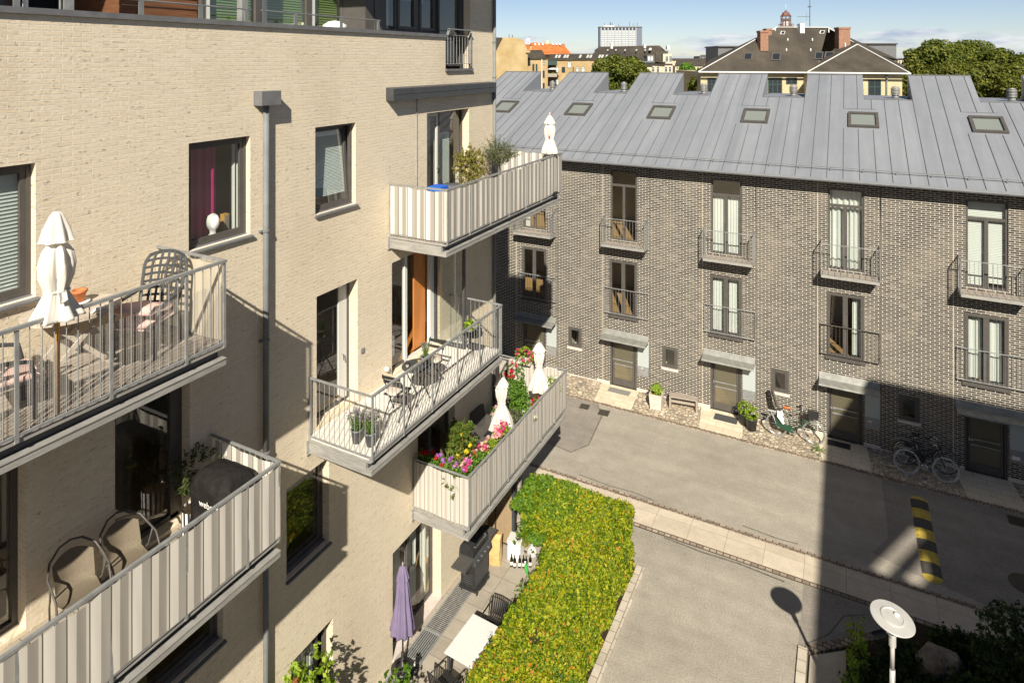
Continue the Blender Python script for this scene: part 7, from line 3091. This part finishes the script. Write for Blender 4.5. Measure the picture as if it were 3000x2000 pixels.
ht = BG('hotel_tower', 'distant grey slab tower with white fins and a rooftop sign', 'tower', 880)
ht.box('wall', M_TOWERD, 1756.5, 1881, 81, None, 0, 14)
m = MB()
for i in range(11):
    a = 1761 + 102 * i / 10
    m.box(ht.X(a) - .35, ht.X(a) + .35, -.9, 0, 0, ht.Z(82))
m.build('fins', M_TOWER, ht.root, False, False)
for i in range(10):
    a = 1761 + 102 * i / 10
    m = MB()
    for r_ in range(9):
        py = 90.5 + 5.4 * r_
        m.box(ht.X(a + 2), ht.X(a + 4.6), -.25, 0, ht.Z(py + 3.4), ht.Z(py))
        m.box(ht.X(a + 5.6), ht.X(a + 8.2), -.25, 0, ht.Z(py + 3.4), ht.Z(py))
    tag(m.build('window_bay', M_BLIND, ht.root, False, False), None, None, None, 'stuff')
    ht.box('attic_window', M_DEEP, a + 3, a + 7.5, 83.5, 88, -.4, 0)
ht.box('roof', M_PIPE, 1755.5, 1882, 78.5, 81, -1, 14)
m = MB()
m.box(ht.X(1769), ht.X(1800), 2, 3, ht.Z(80), ht.Z(75.5))
sg = m.build('sign', M_WHITE, ht.root, False, False)
for txt, px, py, sz in (('Scandic', 1771, 80.3, 2.7),):
    cu_ = bpy.data.curves.new('t', 'FONT')
    cu_.body = txt
    cu_.size = sz
    ob = bpy.data.objects.new('t', cu_)
    COL.objects.link(ob)
    lm = bpy.data.meshes.new_from_object(ob.evaluated_get(bpy.context.evaluated_depsgraph_get()))
    bpy.data.objects.remove(ob)
    lm.materials.clear()
    lm.materials.append(M_RED1)
    lo = bpy.data.objects.new('lettering', lm)
    COL.objects.link(lo)
    lo.parent = sg
    lo.location = (ht.X(px), 1.9, ht.Z(py))
    lo.rotation_euler = (R(90), 0, 0)
m = MB()
for a, tp in ((1772, 67), (1790, 66), (1796, 67), (1814, 69), (1846, 64), (1857, 68), (1869, 66)):
    m.tube([(ht.X(a), 5, ht.Z(80)), (ht.X(a), 5, ht.Z(tp))], .35 if a != 1790 else .9, 5)
m.build('masts', M_TOWERD, ht.root, False, False)

lows = [('brick row with white and red bands far beyond the villa', 1978, 2062, 193, 255, M_PALEB, M_SLATE, 174),
        ('low dark-roofed house far between the small round tree and the villa', 2000, 2075, 185, 300, M_RED, M_SLATE, 172),
        ('flat grey office block on the horizon', 2050, 2120, 165, 420, M_PIPE, M_SILL, 161),
        ('long low grey block on the horizon left of the pale block', 1960, 2040, 178, 520, M_PALEB, M_SLATE, 172),
        ('distant pale block on the horizon right of the stair block', 2630, 2760, 176, 500, M_PALEB, M_SLATE, 172)]
for lab, a, b, tp, D, mw, mr, rt_ in lows:
    lo_ = BG('distant_house', lab, 'house', D, 'distant houses on the horizon')
    lo_.box('wall', mw, a, b, tp, None, 0, 14)
    lo_.poly('roof', mr, [[(a - 1, tp, -.5), (b + 1, tp, -.5), (b - 4, rt_, 7), (a + 4, rt_, 7)], [(a + 4, rt_, 7), (b - 4, rt_, 7), (b, tp, 15), (a, tp, 15)]])
    n = int((b - a) / 9)
    for i in range(n):
        x = a + 3 + (b - a - 6) * i / n
        lo_.box('window', M_DEEP, x + 1, x + 4, tp + 4, tp + 9, -.3, .1)
hl = MB()
hp = [(px, Y0 - 8 + 3 * math.sin(px * .013) - 10 * math.exp(-((px - 3000) / 150) ** 2)) for px in range(1300, 3400, 50)]
D = 2600
for (a, pa), (b, pb) in zip(hp, hp[1:]):
    A, B = far(a, pa, D), far(b, pb, D)
    A2, B2 = far(a, pa, D + 500), far(b, pb, D + 500)
    hl.face([(A.x, A.y, -2), (B.x, B.y, -2), tuple(B), tuple(A)])
    hl.face([tuple(A), tuple(B), (B2.x, B2.y, -2), (A2.x, A2.y, -2)])
tag(hl.build('hills', mk('far_hills', (.12, .15, .17), (.16, .19, .20), .004, 1)), None, None, None, 'structure')


# ------------------------------------------------------------------ trees
def tree(lab, px, py, D, rpx, hpx, mat, seed, n=2600, s=.20, lobes=14, group='broadleaf trees beyond the row houses'):
    """crown centre at a pixel and depth, half-width and half-height in pixels"""
    rr = random.Random(seed)
    c = far(px, py, D)
    rx, rz = rpx / F * D, hpx / F * D
    t = thing('tree', lab, 'tree', (c.x, c.y, 0), 0, group)
    m = MB()
    cent = [(Vector((0, 0, c.z)), .72)]
    for i in range(lobes):
        d = rvec(rr)
        cent.append((Vector((d.x * rx * .68, d.y * rx * .68, c.z + d.z * rz * .70)), rr.uniform(.30, .48)))
    for q, k in cent:
        nn = int(n * k * k * 1.1)
        for i in range(nn):
            d = rvec(rr)
            r_ = (.72 + .33 * rr.random()) if rr.random() < .8 else rr.random()
            p = q + Vector((d.x * rx * k * r_, d.y * rx * k * r_, d.z * rz * k * r_))
            leaf_quad(m, p, d + rvec(rr) * .9 + Vector((0, 0, .35)), s * rr.uniform(.55, 1.25), .7, rr)
    m.build('crown', mat, t, False, False)
    m = MB()
    zb_ = c.z - rz * .5
    m.tube([(c.x, c.y, -.05), (c.x + .05, c.y, zb_ * .5), (c.x, c.y + .1, zb_)], [.32, .25, .18], 8)
    for i in range(6):
        a = i * 1.05
        m.tube([(c.x, c.y, zb_ - .4), (c.x + math.cos(a) * rx * .35, c.y + math.sin(a) * rx * .35, c.z), (c.x + math.cos(a) * rx * .6, c.y + math.sin(a) * rx * .6, c.z + rz * .4)], [.12, .08, .03], 6)
    m.build('trunk', M_BARK, t, True, True)


tree('round dense tree between the tan apartments and the mansard house', 1812, 222, 68, 82, 60, L_TREE, 41, 5200, .15, 22)
tree('small round bright green tree in front of the distant houses', 2011, 208, 110, 25, 22, L_PLANT, 42, 1500, .2, 9)
tree('ragged shrubby tree beside the villa corner', 2052, 245, 66, 40, 45, L_TREEY, 43, 1900, .16, 10)
G = [('tree right of the villa, its crown lowest in the group', 2672, 228, 70, 42, 70, L_TREEY, 1700),
     ('broad dark tree rising behind the lowest crown', 2735, 170, 82, 85, 52, L_TREE, 3600),
     ('tall tree topping the group of trees', 2840, 172, 85, 95, 52, L_TREE, 3800),
     ('tree at the far side of the group with feathery tips', 2935, 190, 80, 80, 48, L_TREE, 3200),
     ('yellow-green tree in front of the group above the zinc roof', 2790, 232, 72, 75, 50, L_TREEY, 3400),
     ('big yellow-green tree above the last high roof pitch', 2905, 240, 72, 95, 62, L_TREEY, 4200),
     ('tree at the picture edge in the group beyond the roof', 3010, 225, 76, 80, 62, L_TREE, 2600),
     ('tree half cut off beyond the picture edge', 3120, 215, 82, 90, 60, L_TREE, 1400)]
for i, (lab, px, py, D, rp, hp_, mt, n) in enumerate(G):
    tree(lab, px, py, D, rp, hp_, mt, 60 + i, int(n * 1.25), .17, 16)
